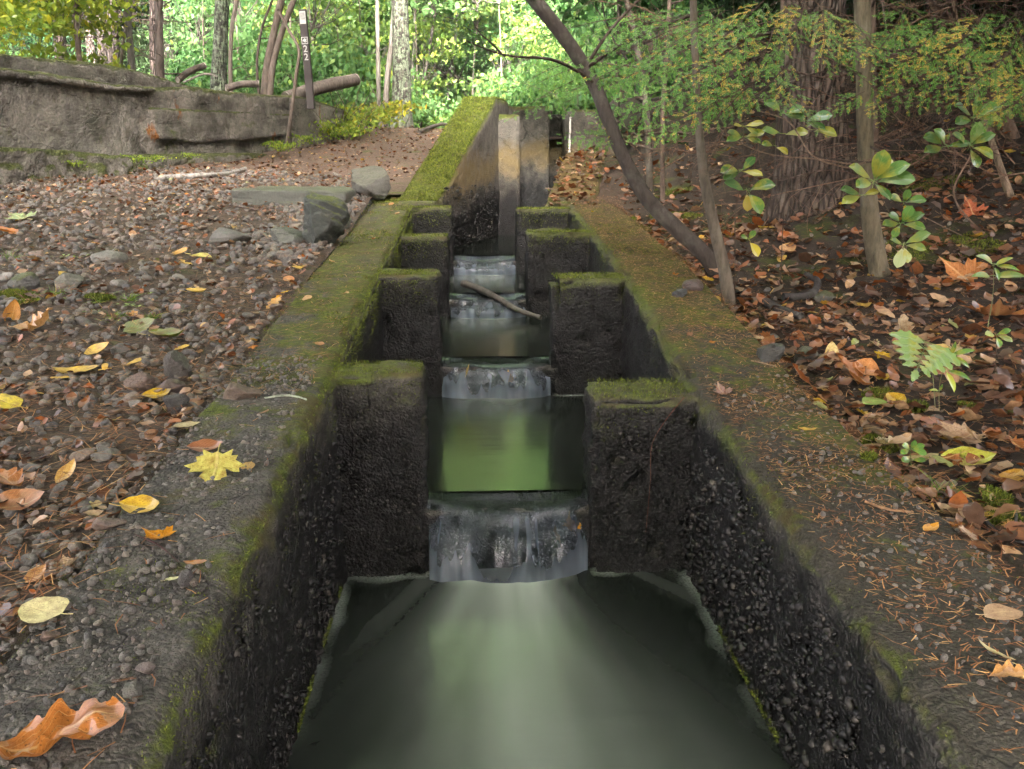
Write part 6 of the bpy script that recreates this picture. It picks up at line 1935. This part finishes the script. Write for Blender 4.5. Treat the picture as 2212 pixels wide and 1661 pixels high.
for pts, r, nm in [([(1869, 345, 4.5), (1820, 360, 4.2), (1760, 340, 4.2), (1700, 260, 4.3), (1640, 240, 4.4)], 0.005, 'dead_branch'), ([(1890, 340, 4.4), (1850, 355, 4.3), (1780, 345, 4.3), (1650, 330, 4.4), (1560, 290, 4.5)], 0.005, 'dead_branch'), ([(2250, 560, 4.6), (2160, 540, 4.7), (2060, 500, 4.8), (1980, 460, 4.9)], 0.005, 'dead_branch'), ([(2100, 330, 5.0), (2060, 420, 5.0), (2100, 480, 4.9), (2180, 540, 4.8)], 0.006, 'dead_branch')]:
    limb(olive, obase, pts, r, r * 0.5, nm, (0.17, 0.115, 0.08))

# overhead crowns of the bank trees (out of the picture, they shade the bank)
for root, base, pos, sc, key in [(big, bbase, (3.2, 6.8, 6.2), 1.0, ('conifer', 0)), (big, bbase, (5.2, 4.5, 6.0), 1.0, ('conifer', 1)), (big, bbase, (2.2, 7.4, 6.8), 1.1, ('conifer', 1)), (big, bbase, (5.2, 6.5, 6.0), 1.3, ('conifer', 1)), (big, bbase, (4.5, 9.0, 5.0), 1.1, ('conifer', 0)), (olive, obase, (3.8, 0.2, 4.8), 1.0, ('conifer', 1)), (olive, obase, (4.0, 3.0, 5.2), 0.9, ('conifer', 0)), (big, bbase, (3.6, 5.4, 4.8), 0.8, ('conifer', 1)), (big, bbase, (4.6, 6.8, 4.9), 0.9, ('conifer', 0)), (olive, obase, (4.6, 3.9, 4.4), 0.8, ('conifer', 1))]:
    add_crown(root, base, key, np.array(pos), sc, CONA)
for px, Y, h in [(1600, 13, 9), (1750, 12, 9), (1900, 11, 9), (2080, 10.5, 9), (2250, 10, 9), (1480, 15, 10), (1680, 17, 11), (1980, 15, 11)]:
    b = ground_base(px, Y)
    root = thing('hemlock_tree', 'dim hemlock in the shade behind the bank', 'tree', b, 'hemlocks behind the bank')
    pth = catmull(np.array([[0, 0, -0.1], [random.uniform(-.2, .2), 0, h * 0.5], [0, 0, h]]), 12)
    V, Fq = tube(pth, np.linspace(0.12, 0.04, 12), 8, 0.1, 3)
    link('trunk', mesh_np('trunk', V, fixq(Fq), M['bark_furrow']), root, None, (0.085, 0.06, 0.048))
    for k in range(4):
        add_crown(root, b, ('conifer', k % 2), b + np.array([0, 0, 1.2 + 2.4 * k]), 0.8, CONA, limbs=(k < 1))

# ------------------------------------------------------------------ leafy plants of the bank
PL = {}
for i in range(3):
    V, fc, uv = leaf_geo('obov', nt=9, ns=4, curl=[-0.7, -0.4, -1.0][i], fold=[0.15, 0.3, 0.2][i], wave=0.05, seed=70 + i, width=[0.26, 0.23, 0.28][i])
    PL['rho', i] = mesh_np('leaf', V, fc, M['plant'], True, uv=uv)
    V, fc, uv = leaf_geo('lance', nt=8, ns=2, curl=-0.8, fold=0.3, wave=0.03, seed=75 + i, width=[0.26, 0.34, 0.3][i])
    PL['lance', i] = mesh_np('leaf', V, fc, M['plant'], True, uv=uv)
def plant(name, label, stem_pts, whorls, kind='rho', stemr=0.003, cat='plant', stemc=(0.075, 0.05, 0.035), base=None):
    """stem_pts: (px,py,Y) from foot; whorls: (px,py,Y,leafpx,[(angle, tilt, scale, colour)...]); angle in the picture, 0 = up, clockwise"""
    P = np.array([at(*p) for p in stem_pts])
    if base is None:
        g = float(surf(P[:1, 0], P[:1, 1])[0])
        P[0, 2] = g - 0.01
    root = thing(name, label, cat, P[0])
    pth = catmull(P, 16)
    V, Fq = tube(pth - P[0], np.linspace(stemr, stemr * 0.5, 16), 5, cap=False)
    link('stem', mesh_np('stem', V, Fq, M['twig']), root, None, stemc)
    for (px, py, Y, lp, lv) in whorls:
        c = at(px, py, Y)
        s = lp * mpp(c) * 0.86
        for (a, toward, sc, col) in lv:
            ar = math.radians(a)
            d = _r * math.sin(ar) + np.array([0, 0, 1.0]) * math.cos(ar) + np.array([0, -1.0, 0]) * toward
            d = Vector(d).normalized()
            # blade plane faces the viewer and the sky
            nrm = Vector((0, -0.75, 0.75))
            xx = d.cross(nrm).normalized()
            zz = xx.cross(d).normalized()
            Rm = Matrix((xx, d, zz)).transposed().to_4x4()
            key = (kind, random.randint(0, 2))
            o = link('leaf', PL[key], root)
            o.matrix_basis = Matrix.Translation(tuple(c - P[0])) @ Rm @ Matrix.Scale(s * sc, 4) @ Matrix.Translation((0, 0.12, 0))
            j = random.uniform(0.8, 1.2)
            o.color = (col[0] * j, col[1] * j, col[2] * j, 1)
    return root
G1, G2, GY, GP = (0.055, 0.13, 0.035), (0.085, 0.18, 0.04), (0.26, 0.25, 0.035), (0.15, 0.24, 0.08)
plant('rhododendron', 'broad-leaved seedling with a fan of big leaves beside olive trunk', [(1985, 650, 4.25), (1950, 520, 4.2), (1905, 430, 4.1), (1884, 395, 4.05)],
      [(1884, 395, 4.05, 82, [(-12 + 20, 0.3, 0.95, G2), (-60, 0.2, 0.9, GP), (60, 0.3, 1.05, G2), (85, 0.5, 1.1, G2), (-100, 0.6, 0.7, G2), (140, 0.6, 0.7, G1), (35, -0.3, 0.9, GY)]),
       (1862, 425, 4.08, 62, [(-75, 0.3, 1.0, G1), (-105, 0.4, 0.95, (0.26, 0.30, 0.06)), (70, 0.4, 0.6, GY)]),
       (1945, 485, 4.1, 60, [(-60, 0.4, 0.8, G2), (-90, 0.4, 0.9, G2), (60, 0.4, 0.9, G2), (100, 0.4, 0.9, G2), (20, 0.3, 0.8, G2), (-140, 0.5, 0.7, G2)]),
       (1950, 440, 4.15, 50, [(-70, 0.4, 0.9, G1), (10, 0.3, 0.7, G2), (80, 0.4, 1.0, G2), (140, .5, .8, G2)]),
       (1950, 530, 4.1, 62, [(-70, 0.4, 0.7, G2), (60, 0.4, 1.0, GP), (100, 0.5, 0.8, GP), (170, 0.5, 0.7, (0.34, 0.40, 0.2)), (200, 0.4, 0.9, (0.36, 0.40, 0.22))])])
plant('rhododendron', 'spreading broad-leaved shrub on the bank below yellow hemlock sprays', [(2100, 560, 4.9), (2070, 450, 4.8), (2060, 380, 4.7), (2090, 330, 4.7)],
      [(2040, 320, 4.7, 68, [(-70, 0.3, 1.0, G1), (-100, 0.4, 0.9, G1), (80, 0.3, 0.8, G1), (-40, 0.2, 0.8, G2)]), (2092, 318, 4.7, 66, [(-60, 0.3, 0.9, G1), (10, 0.3, 0.9, GP), (120, 0.5, 0.9, G2), (160, 0.4, 0.8, G2), (60, 0.3, 0.9, G2)]), (2100, 260, 4.8, 66, [(-60, 0.3, 1.0, G1), (0, 0.2, 0.8, G1), (60, 0.3, 1.0, G2), (90, 0.4, 0.9, (0.24, 0.30, 0.06)), (-100, 0.4, 0.8, G1), (150, .5, .7, G2)])])
plant('sapling', 'tall thin sapling with sparse drooping leaves by the slim trunk', [(1586, 675, 4.2), (1588, 560, 4.2), (1590, 450, 4.2), (1604, 380, 4.2), (1606, 270, 4.25)],
      [(1606, 275, 4.25, 46, [(80, 0.4, 1.0, GY), (-80, 0.4, 0.6, GY), (120, 0.4, 0.9, G2)]), (1606, 298, 4.25, 52, [(-75, 0.4, 0.9, G2), (-100, 0.4, 0.9, G2), (75, 0.4, 0.9, (0.22, 0.28, 0.04)), (110, 0.5, 0.8, G1)]),
       (1600, 372, 4.2, 56, [(40, 0.3, 0.8, G1), (-90, 0.4, 1.0, G1), (-110, 0.4, 0.9, G1), (100, 0.4, 0.9, (0.30, 0.30, 0.05))]), (1612, 415, 4.2, 66, [(-70, 0.4, 1.0, G1), (75, 0.3, 1.0, G1), (150, 0.5, 0.95, G2), (180, 0.4, 0.7, (0.34, 0.26, 0.07))]), (1616, 520, 4.2, 40, [(150, 0.4, 1.1, (0.38, 0.32, 0.03)), (30, 0.3, 0.7, G2), (-60, 0.3, 0.6, G2)])], stemr=0.0035)
plant('sapling', 'green-leaved twig before the massive trunk', [(1690, 560, 4.5), (1700, 400, 4.5), (1720, 300, 4.5), (1700, 250, 4.5)],
      [(1690, 250, 4.5, 58, [(-60, 0.3, 1.0, G1), (100, 0.4, 0.9, G1), (75, .3, .9, G1)]), (1735, 265, 4.5, 58, [(-70, 0.3, 0.9, G1), (75, 0.4, 1.1, G1), (110, .4, .9, G1)]), (1690, 292, 4.5, 62, [(-80, 0.3, 0.9, G2), (85, 0.4, 0.9, (0.26, 0.30, 0.05))]), (1750, 285, 4.5, 60, [(100, 0.4, 1.0, (0.22, 0.28, 0.05)), (-85, .3, .5, G1)]), (1672, 318, 4.5, 40, [(-80, 0.4, 0.9, G2), (120, 0.4, 0.9, GY)])], stemr=0.0025)
plant('seedling', 'pale green lance-leaved seedling at the margin of bank litter', [(2140, 660, 3.7), (2146, 620, 3.7), (2146, 570, 3.7)],
      [(2140, 600, 3.7, 70, [(-85, 0.4, 0.9, GP), (85, 0.4, 1.0, GP)]), (2146, 575, 3.7, 62, [(-65, 0.3, 1.0, GP), (60, 0.3, 0.7, GP), (100, 0.4, 0.9, G2), (170, 0.6, 0.6, G2)])], 'lance', 0.002, stemc=(0.18, 0.20, 0.08))
plant('seedling', 'thin seedling with narrow leaves next to the pale fern', [(2028, 900, 2.9), (2030, 830, 2.9), (2050, 760, 2.9)],
      [(2050, 770, 2.9, 56, [(-60, 0.3, 0.9, G2), (70, 0.3, 1.0, G2), (120, 0.4, 0.9, G2), (-110, 0.4, 0.9, G2), (10, .2, .7, G2)]), (2040, 800, 2.9, 50, [(160, 0.4, 1.1, (0.30, 0.36, 0.05)), (110, 0.4, 1.2, G2)]), (2028, 845, 2.9, 40, [(-80, 0.4, 0.8, (0.28, 0.36, 0.05)), (10, 0.3, 0.5, G2)])], 'lance', 0.0018, stemc=(0.16, 0.16, 0.06))
plant('seedling', 'bright green seedling sprouting from wall-edge moss', [(1968, 1040, 2.38), (1968, 1000, 2.38), (1966, 975, 2.38)],
      [(1966, 972, 2.38, 36, [(-60, 0.4, 0.9, G2), (60, 0.4, 0.9, G2), (10, 0.3, 0.8, G2), (100, 0.4, 1.0, G2), (-100, 0.4, 0.8, G2)]), (1967, 995, 2.38, 36, [(-80, 0.5, 0.9, G2), (80, 0.5, 0.9, G2)]), (1968, 1018, 2.38, 38, [(170, 0.6, 0.9, G2), (130, 0.5, 0.8, G2)])], 'rho', 0.0016, stemc=(0.12, 0.18, 0.05))
plant('seedling', 'small yellow-tipped seedling in litter below the pale seedling', [(2150, 790, 3.1), (2152, 740, 3.1), (2150, 725, 3.1)], [(2150, 725, 3.1, 42, [(-80, 0.5, 0.9, (0.26, 0.30, 0.08)), (60, 0.4, 0.8, G2), (110, 0.5, 0.9, (0.22, 0.26, 0.10)), (170, .6, .7, G2)])], 'rho', 0.0018)
# lobed fern: one frond of opposite lobes
b = drop(2020, 880)
fern = thing('fern', 'single pale green lobed fern frond above brown leaves', 'fern', b)
tip = at(1985, 830 - 25, 2.85)
hip = at(2000, 745, 2.9)
end = at(1975, 812, 2.75)
stem = catmull(np.array([b, (b + hip) / 2 + [0, 0, 0.03], hip]), 10)
V, Fq = tube(np.vstack([stem, end[None]]) - b, 0.0016, 4, cap=False)
link('stem', mesh_np('stem', V, Fq, M['twig']), fern, None, (0.20, 0.22, 0.10))
ax = Vector(end - hip)
L = ax.length
d = ax.normalized()
nrm = Vector((0, -0.7, 0.8))
xx = d.cross(nrm).normalized()
V_, fc_, uv_ = leaf_geo('oak', nt=14, ns=2, curl=-0.5, fold=0.1, wave=0.03, seed=91, width=0.30)
lobe_me = mesh_np('lobe', V_, fc_, M['plant'], True, uv=uv_)
for k in range(11):
    t = (k // 2) / 5.2
    sg = 1 if k % 2 else -1
    if k == 10:
        dd = d
        sl_ = 0.34 * L
    else:
        dd = (xx * sg * (0.95 - 0.25 * t) + d * (0.25 + 0.5 * t)).normalized()
        sl_ = L * (0.62 - 0.42 * t)
    x2 = dd.cross(nrm).normalized()
    z2 = x2.cross(dd)
    o = link('lobe', lobe_me, fern)
    o.matrix_basis = Matrix.Translation(Vector(hip - b) + d * L * min(t, 1) * 0.85) @ Matrix((x2, dd, z2)).transposed().to_4x4() @ Matrix.Diagonal((sl_ * 0.75, sl_, sl_, 1))
    o.color = (0.17, 0.27, 0.09, 1)

def tuft(px, py, hpx, n, label, spread=0.5):
    p = drop(px, py)
    s = mpp(p)
    a = RNG.uniform(0, 6.3, n)
    r = RNG.random(n) * hpx * s * 0.45
    T = np.stack([r * np.cos(a), r * np.sin(a), np.zeros(n)], -1)
    P = []
    Fs = []
    for k in range(n):
        L = hpx * s * RNG.uniform(0.4, 1.1)
        d = np.array([RNG.normal(0, spread), RNG.normal(0, spread), 1.0])
        d /= np.linalg.norm(d)
        sd_ = np.cross(d, [0, 1.0, 0.2])
        sd_ /= np.linalg.norm(sd_)
        w_ = 0.0016
        for t in (0, 0.5, 1.0):
            c = T[k] + d * L * t + np.array([d[0], d[1], -0.6]) * L * 0.45 * t * t
            P += [c - sd_ * w_ * (1 - 0.8 * t), c + sd_ * w_ * (1 - 0.8 * t)]
        Fs += [[6 * k, 6 * k + 1, 6 * k + 3, 6 * k + 2], [6 * k + 2, 6 * k + 3, 6 * k + 5, 6 * k + 4]]
    o = link('grass_tuft', mesh_np('grass_tuft', np.array(P), np.array(Fs), M['grass']), None, p)
    return tag(o, label, 'grass')
tuft(2020, 1075, 75, 46, 'tuft of thin pale grass beside the bright green seedling', 0.6)
for k, (px, py) in enumerate([(215, 655), (250, 690), (120, 640), (275, 650), (330, 690), (20, 560), (60, 640)]):
    o = tuft(px, py, 34, 40, 'low grass tuft sprouting through the stony track', 0.9)
    o['group'] = 'grass tufts on the track'
# clover-like ground leaves
for k, (px, py) in enumerate([(230, 640), (260, 665), (215, 680), (290, 670), (240, 700), (175, 560), (130, 560), (310, 640)]):
    p = drop(px, py)
    root = thing('ground_herb', 'tiny green herb rosette on the stony track', 'plant', p, 'green herbs on the track')
    for j in range(7):
        o = link('leaf', PL['rho', j % 3], root, (random.uniform(-.05, .05), random.uniform(-.05, .05), 0.012))
        o.rotation_euler = (random.uniform(-.2, .5), 0, random.uniform(0, 6.3))
        o.scale = (0.022,) * 3
        o.color = (0.13, 0.24, 0.05, 1)

# ------------------------------------------------------------------ sticks, logs, sign post
def stick(name, label, pts, r, col, m='twig', cat='stick', onground=True, lift=0.0, sides=8, n=20, rough=0.12, ends=0.7):
    P = []
    for p in pts:
        if len(p) == 2:
            q = drop(*p)
            q[2] += lift + r * 0.6
        else:
            q = at(*p)
        P.append(q)
    pth = catmull(np.array(P), n)
    V, Fq = tube(pth - pth[0], np.linspace(r, r * ends, n), sides, rough, 5, 30)
    o = link(name, mesh_np(name, V, fixq(Fq), M[m]), None, pth[0], col)
    return tag(o, label, cat)
stick('stick', 'forked grey stick lying across the third cascade', [(1000, 612, 5.95), (1030, 622, 5.85), (1072, 642, 5.72), (1115, 668, 5.58), (1168, 686, 5.45)], 0.026, (0.11, 0.10, 0.085), 'bark', rough=0.25, n=26, ends=0.6)
stick('branch', 'pale barked branch lying at the foot of the retaining wall', [(334, 398), (365, 388), (430, 384), (500, 378), (530, 368)], 0.028, (0.26, 0.24, 0.22), 'bark', 'branch', rough=0.2)
stick('branch', 'dark thick branch end lying in bank litter', [(1652, 668), (1690, 688), (1730, 700)], 0.024, (0.035, 0.03, 0.028), 'bark', 'branch', rough=0.2, lift=0.02)
stick('branch', 'dark hooked branch behind the thick branch end', [(1690, 662), (1735, 660), (1762, 640), (1760, 622), (1738, 612)], 0.022, (0.03, 0.027, 0.026), 'bark', 'branch', rough=0.2, lift=0.03)
stick('stick', 'black wet stick beside the moss at the wall edge', [(2085, 1090), (2120, 1130), (2165, 1170), (2230, 1195)], 0.007, (0.022, 0.02, 0.022), lift=0.01)
stick('stick', 'short black fork propped on the wet stick', [(2160, 1168), (2190, 1150), (2192, 1125)], 0.005, (0.025, 0.022, 0.022), lift=0.02)
stick('bark_curl', 'curled brown strip of bark at the mossy wall edge', [(1870, 935), (1905, 950), (1945, 968), (1975, 975)], 0.017, (0.10, 0.062, 0.028), 'bark', 'bark', rough=0.3, lift=0.005)
stick('twig', 'lichened twig resting on wall moss by the brown stone', [(572, 868), (610, 862), (650, 866), (662, 872)], 0.004, (0.32, 0.36, 0.28), lift=0.008)
stick('twig', 'short dark twig under the lichened twig', [(560, 870), (578, 876), (586, 892)], 0.0025, (0.10, 0.075, 0.055), lift=0.004)
stick('twig', 'tan broken twig lying near the lichened twig', [(548, 905), (568, 897), (580, 892)], 0.004, (0.26, 0.16, 0.09), lift=0.004)
stick('twig', 'dark red beaded twig across bare concrete', [(292, 1160), (340, 1180), (385, 1218)], 0.0016, (0.07, 0.03, 0.03), lift=0.003)
stick('twig', 'long brown twig on the concrete edge by the big curled leaf', [(10, 1532), (70, 1512), (140, 1505), (190, 1492)], 0.0015, (0.20, 0.10, 0.06), lift=0.003)
stick('twig', 'pale twig lying on the needle-strewn wall', [(1622, 785), (1650, 790), (1676, 797)], 0.004, (0.30, 0.22, 0.14), lift=0.004)
stick('twig', 'brown twig with lichen tips on mossy concrete', [(1868, 1090), (1920, 1108), (1972, 1114)], 0.004, (0.26, 0.15, 0.08), lift=0.004)
stick('root', 'reddish rootlet hanging down the baffle beside the cascade', [(1478, 858, 2.815), (1440, 905, 2.81), (1412, 950, 2.81), (1405, 1040, 2.81), (1395, 1150, 2.81)], 0.0014, (0.14, 0.045, 0.025), cat='root')
stick('twig', 'dark twig lying among stones by the greenish slab', [(500, 448), (540, 455), (575, 468)], 0.012, (0.06, 0.045, 0.036), lift=0.01)
stick('root', 'arched root crossing the crest of the path', [(905, 292), (935, 280), (965, 276), (990, 284)], 0.03, (0.075, 0.06, 0.05), cat='root', lift=0.03)

def log_thing(name, label, a, b_, r, col, cut=True):
    A, B = at(*a), at(*b_)
    root = thing(name, label, 'log', A)
    pth = catmull(np.array([A, (A + B) / 2 + [0, 0, 0.02], B]), 16) - A
    V, Fq = tube(pth, np.linspace(r, r * 0.95, 16), 16, 0.08, 5, 8, cap=False)
    link('trunk', mesh_np('trunk', V, Fq, M['bark']), root, None, col)
    T = pth[-1] - pth[-2]
    T /= np.linalg.norm(T)
    for p, s in ((pth[0], -1), (pth[-1], 1)):
        V, Fq = tube(np.array([p - T * 0.01 * s, p + T * 0.012 * s]), r * 0.93, 16)
        link('cut_face', mesh_np('cut_face', V, fixq(Fq), M['cutwood']), root)
    return root
log_thing('fallen_log', 'pinkish weathered log with sawn end behind the sign post', (618, 212, 11.6), (768, 172, 12.6), 0.085, (0.13, 0.105, 0.09))
log_thing('fallen_log', 'short weathered log left of stout trunk on the wall bank'.replace('left of', 'beside the'), (490, 190, 11.2), (556, 181, 11.4), 0.042, (0.12, 0.098, 0.085))
log_thing('fallen_log', 'dark broken log propped up behind the wall slope', (384, 172, 11.0), (440, 142, 11.3), 0.04, (0.06, 0.045, 0.035))
stick('branch', 'bleached crooked branch beside the dark broken log', [(395, 178, 10.7), (450, 160, 10.8), (470, 165, 10.8)], 0.012, (0.24, 0.21, 0.19), cat='branch')

# sign post with arrow and number
pb, ptop = at(670, 205, 10.9), at(653.5, 20, 10.9)
post = thing('trail_marker', 'narrow brown marker post with white arrow and number 22', 'sign', pb)
up = Vector(ptop - pb)
H = up.length
up.normalize()
fx = Vector((math.cos(0.12), -math.sin(0.12), 0))
fx = (fx - up * fx.dot(up)).normalized()
fy = up.cross(fx)          # away from the viewer
Mp = Matrix((fx, fy, up)).transposed().to_4x4()
pw = 16.5 * mpp(pb)
def post_box(name, cx_, cz, wx, wz_, y0, y1, m, bev=0.003):
    bm = bmesh.new()
    bmesh.ops.create_cube(bm, size=1)
    bmesh.ops.scale(bm, vec=(wx, y1 - y0, wz_), verts=bm.verts)
    bmesh.ops.translate(bm, vec=(cx_, (y0 + y1) / 2, cz), verts=bm.verts)
    if bev:
        bmesh.ops.bevel(bm, geom=bm.edges[:], offset=bev, segments=1, affect='EDGES')
    me_ = bpy.data.meshes.new(name)
    bm.to_mesh(me_)
    bm.free()
    me_.materials.append(m)
    o = link(name, me_, post)
    o.matrix_basis = Mp
    return o
post_box('post', 0, H / 2 - 0.08, pw, H + 0.16, -0.022, 0.022, M['brown_paint'], 0.006)
zt = lambda py: H * (205 - py) / 185.0
post_box('picture_plate', 0, zt(38), pw * 0.78, 25 * mpp(pb), -0.026, -0.0225, M['white_paint'], 0)
post_box('picture', 0, zt(35), pw * 0.60, 14 * mpp(pb), -0.0285, -0.0263, M['grey_print'], 0)
post_box('arrow_plate', 0, zt(87), pw * 0.84, 14 * mpp(pb), -0.026, -0.0225, M['white_paint'], 0)
post_box('arrow_field', 0, zt(87), pw * 0.70, 11.6 * mpp(pb), -0.0275, -0.0263, M['dark_plate'], 0)
def post_poly(name, pts, m, y0=-0.0285):
    me_ = bpy.data.meshes.new(name)
    n_ = len(pts)
    Vv = [(x_, y0, z_) for x_, z_ in pts] + [(x_, y0 + 0.002, z_) for x_, z_ in pts]
    Ff = [list(range(n_)), list(range(2 * n_ - 1, n_ - 1, -1))] + [[i, i + n_, (i + 1) % n_ + n_, (i + 1) % n_] for i in range(n_)]
    me_.from_pydata(Vv, [], Ff)
    me_.materials.append(m)
    o = link(name, me_, post)
    o.matrix_basis = Mp
    return o
u_ = mpp(pb)
z0_ = zt(87)
post_poly('arrow', [(x_ * u_, z0_ + z_ * u_) for x_, z_ in [(-4.6, 0), (1.6, 5), (1.0, 2.0), (5, 3.0), (3.0, 0), (5, -3.0), (1.0, -2.0), (1.6, -5)]], M['white_paint'], -0.0300)
for py in (105.5, 123):
    cu = bpy.data.curves.new('number', 'FONT')
    cu.body = '2'
    cu.size = 19 * u_
    cu.align_x = 'CENTER'
    cu.align_y = 'CENTER'
    cu.extrude = 0.001
    cu.offset = 0.0012
    cu.materials.append(M['white_paint'])
    tmp = bpy.data.objects.new('number', cu)
    o = bpy.data.objects.new('number', bpy.data.meshes.new_from_object(tmp))
    bpy.data.objects.remove(tmp)
    COL.objects.link(o)
    o.parent = post
    o.matrix_basis = Mp @ Matrix.Translation((0, -0.025, zt(py))) @ Matrix.Rotation(PI / 2, 4, 'X')

# ------------------------------------------------------------------ unseen trees added round and behind the viewpoint; their crowns shade the channel
random.seed(31)
SHADE_CROWNS = []
for ix in range(6):
    for iy in range(4):
        SHADE_CROWNS.append((-7.2 + 2.6 * ix + random.uniform(-.5, .5), -7.0 + 2.4 * iy + random.uniform(-.5, .5), random.uniform(6.0, 8.6), random.uniform(0.66, 0.9)))
    SHADE_CROWNS.append((-7.2 + 2.6 * ix + random.uniform(-.5, .5), -9.5 + random.uniform(-.6, .6), 3.2 + random.uniform(-.4, .4), 0.95))
    SHADE_CROWNS.append((-7.2 + 2.6 * ix + random.uniform(-.5, .5), -10.5 + random.uniform(-.6, .6), 6.4 + random.uniform(-.4, .4), 0.95))
for cx_, cy_ in [(-6.2, 2.4), (-4.0, 3.0), (-2.0, 2.4), (-5.4, 5.0), (-3.2, 5.4), (-7.6, 4.6), (-1.4, 4.8), (-4.4, 7.4)]:
    SHADE_CROWNS.append((cx_, cy_, random.uniform(8.0, 9.2), random.uniform(0.6, 0.75)))
for cx_, cy_, cz_ in [(-1.6, -5.2, 6.0), (0.4, -5.0, 6.2), (2.0, -4.6, 6.0), (-0.6, -2.6, 5.0), (-2.6, -2.8, 5.2), (1.4, -2.2, 5.0), (-0.4, -7.2, 8.4), (1.8, -7.0, 8.2)]:
    SHADE_CROWNS.append((cx_, cy_, cz_, 0.62))
feet = [(-4.6, 0.6), (-3.2, -4.4), (3.6, -2.8), (-6.9, -8.6), (0.6, -9.0), (5.4, -8.6)]
own = [[] for f_ in feet]
for c in SHADE_CROWNS:
    own[int(np.argmin([(c[0] - f_[0]) ** 2 + (c[1] - f_[1]) ** 2 for f_ in feet]))].append(c)
for (x, y), h, cr in zip(feet, (9, 9, 9, 9, 9, 9), own):
    b = np.array([x, y, float(gz(np.array([x]), np.array([y]))[0])])
    root = thing('maple_tree', 'unseen maple added to shade the near end of the channel', 'tree', b, 'added shade maples round the near end')
    pth = catmull(np.array([[0, 0, -0.1], [random.uniform(-.2, .2), 0, h * 0.5], [0, 0, h]]), 12)
    V, Fq = tube(pth, np.linspace(0.2, 0.06, 12), 10, 0.08, 3)
    link('trunk', mesh_np('trunk', V, fixq(Fq), M['bark']), root, None, (0.12, 0.10, 0.085))
    for k, (cx_, cy_, cz_, sc) in enumerate(cr):
        add_crown(root, b, ('canopy', k % 2), np.array([cx_, cy_, cz_]), sc, GRNA)

for pos, sc in (((0.5, 7.6, 4.7), 0.55), ((-0.8, 8.0, 5.0), 0.5), ((1.7, 7.2, 5.0), 0.55)):  # unseen crowns added over the headworks to darken the pool reflections
    add_crown(curved, cbase, ('canopy', 0), np.array(pos), sc, GRNA)
# ------------------------------------------------------------------ air
bm = bmesh.new()
bmesh.ops.create_cube(bm, size=1)
bmesh.ops.scale(bm, vec=(240, 100, 36), verts=bm.verts)
bmesh.ops.translate(bm, vec=(0, 35, 14.5), verts=bm.verts)
hm = bpy.data.meshes.new('haze')
bm.to_mesh(hm)
bm.free()
t = MT('damp_air')
vol = t.n('VolumePrincipled', {'Color': (0.82, 0.95, 0.98), 'Density': 0.0009, 'Anisotropy': 0.2})
t.t.links.new(vol, t.out.inputs['Volume'])
hm.materials.append(t.m)
tag(link('haze', hm), 'thin pale morning haze hanging in the woods', 'haze', kind='stuff')
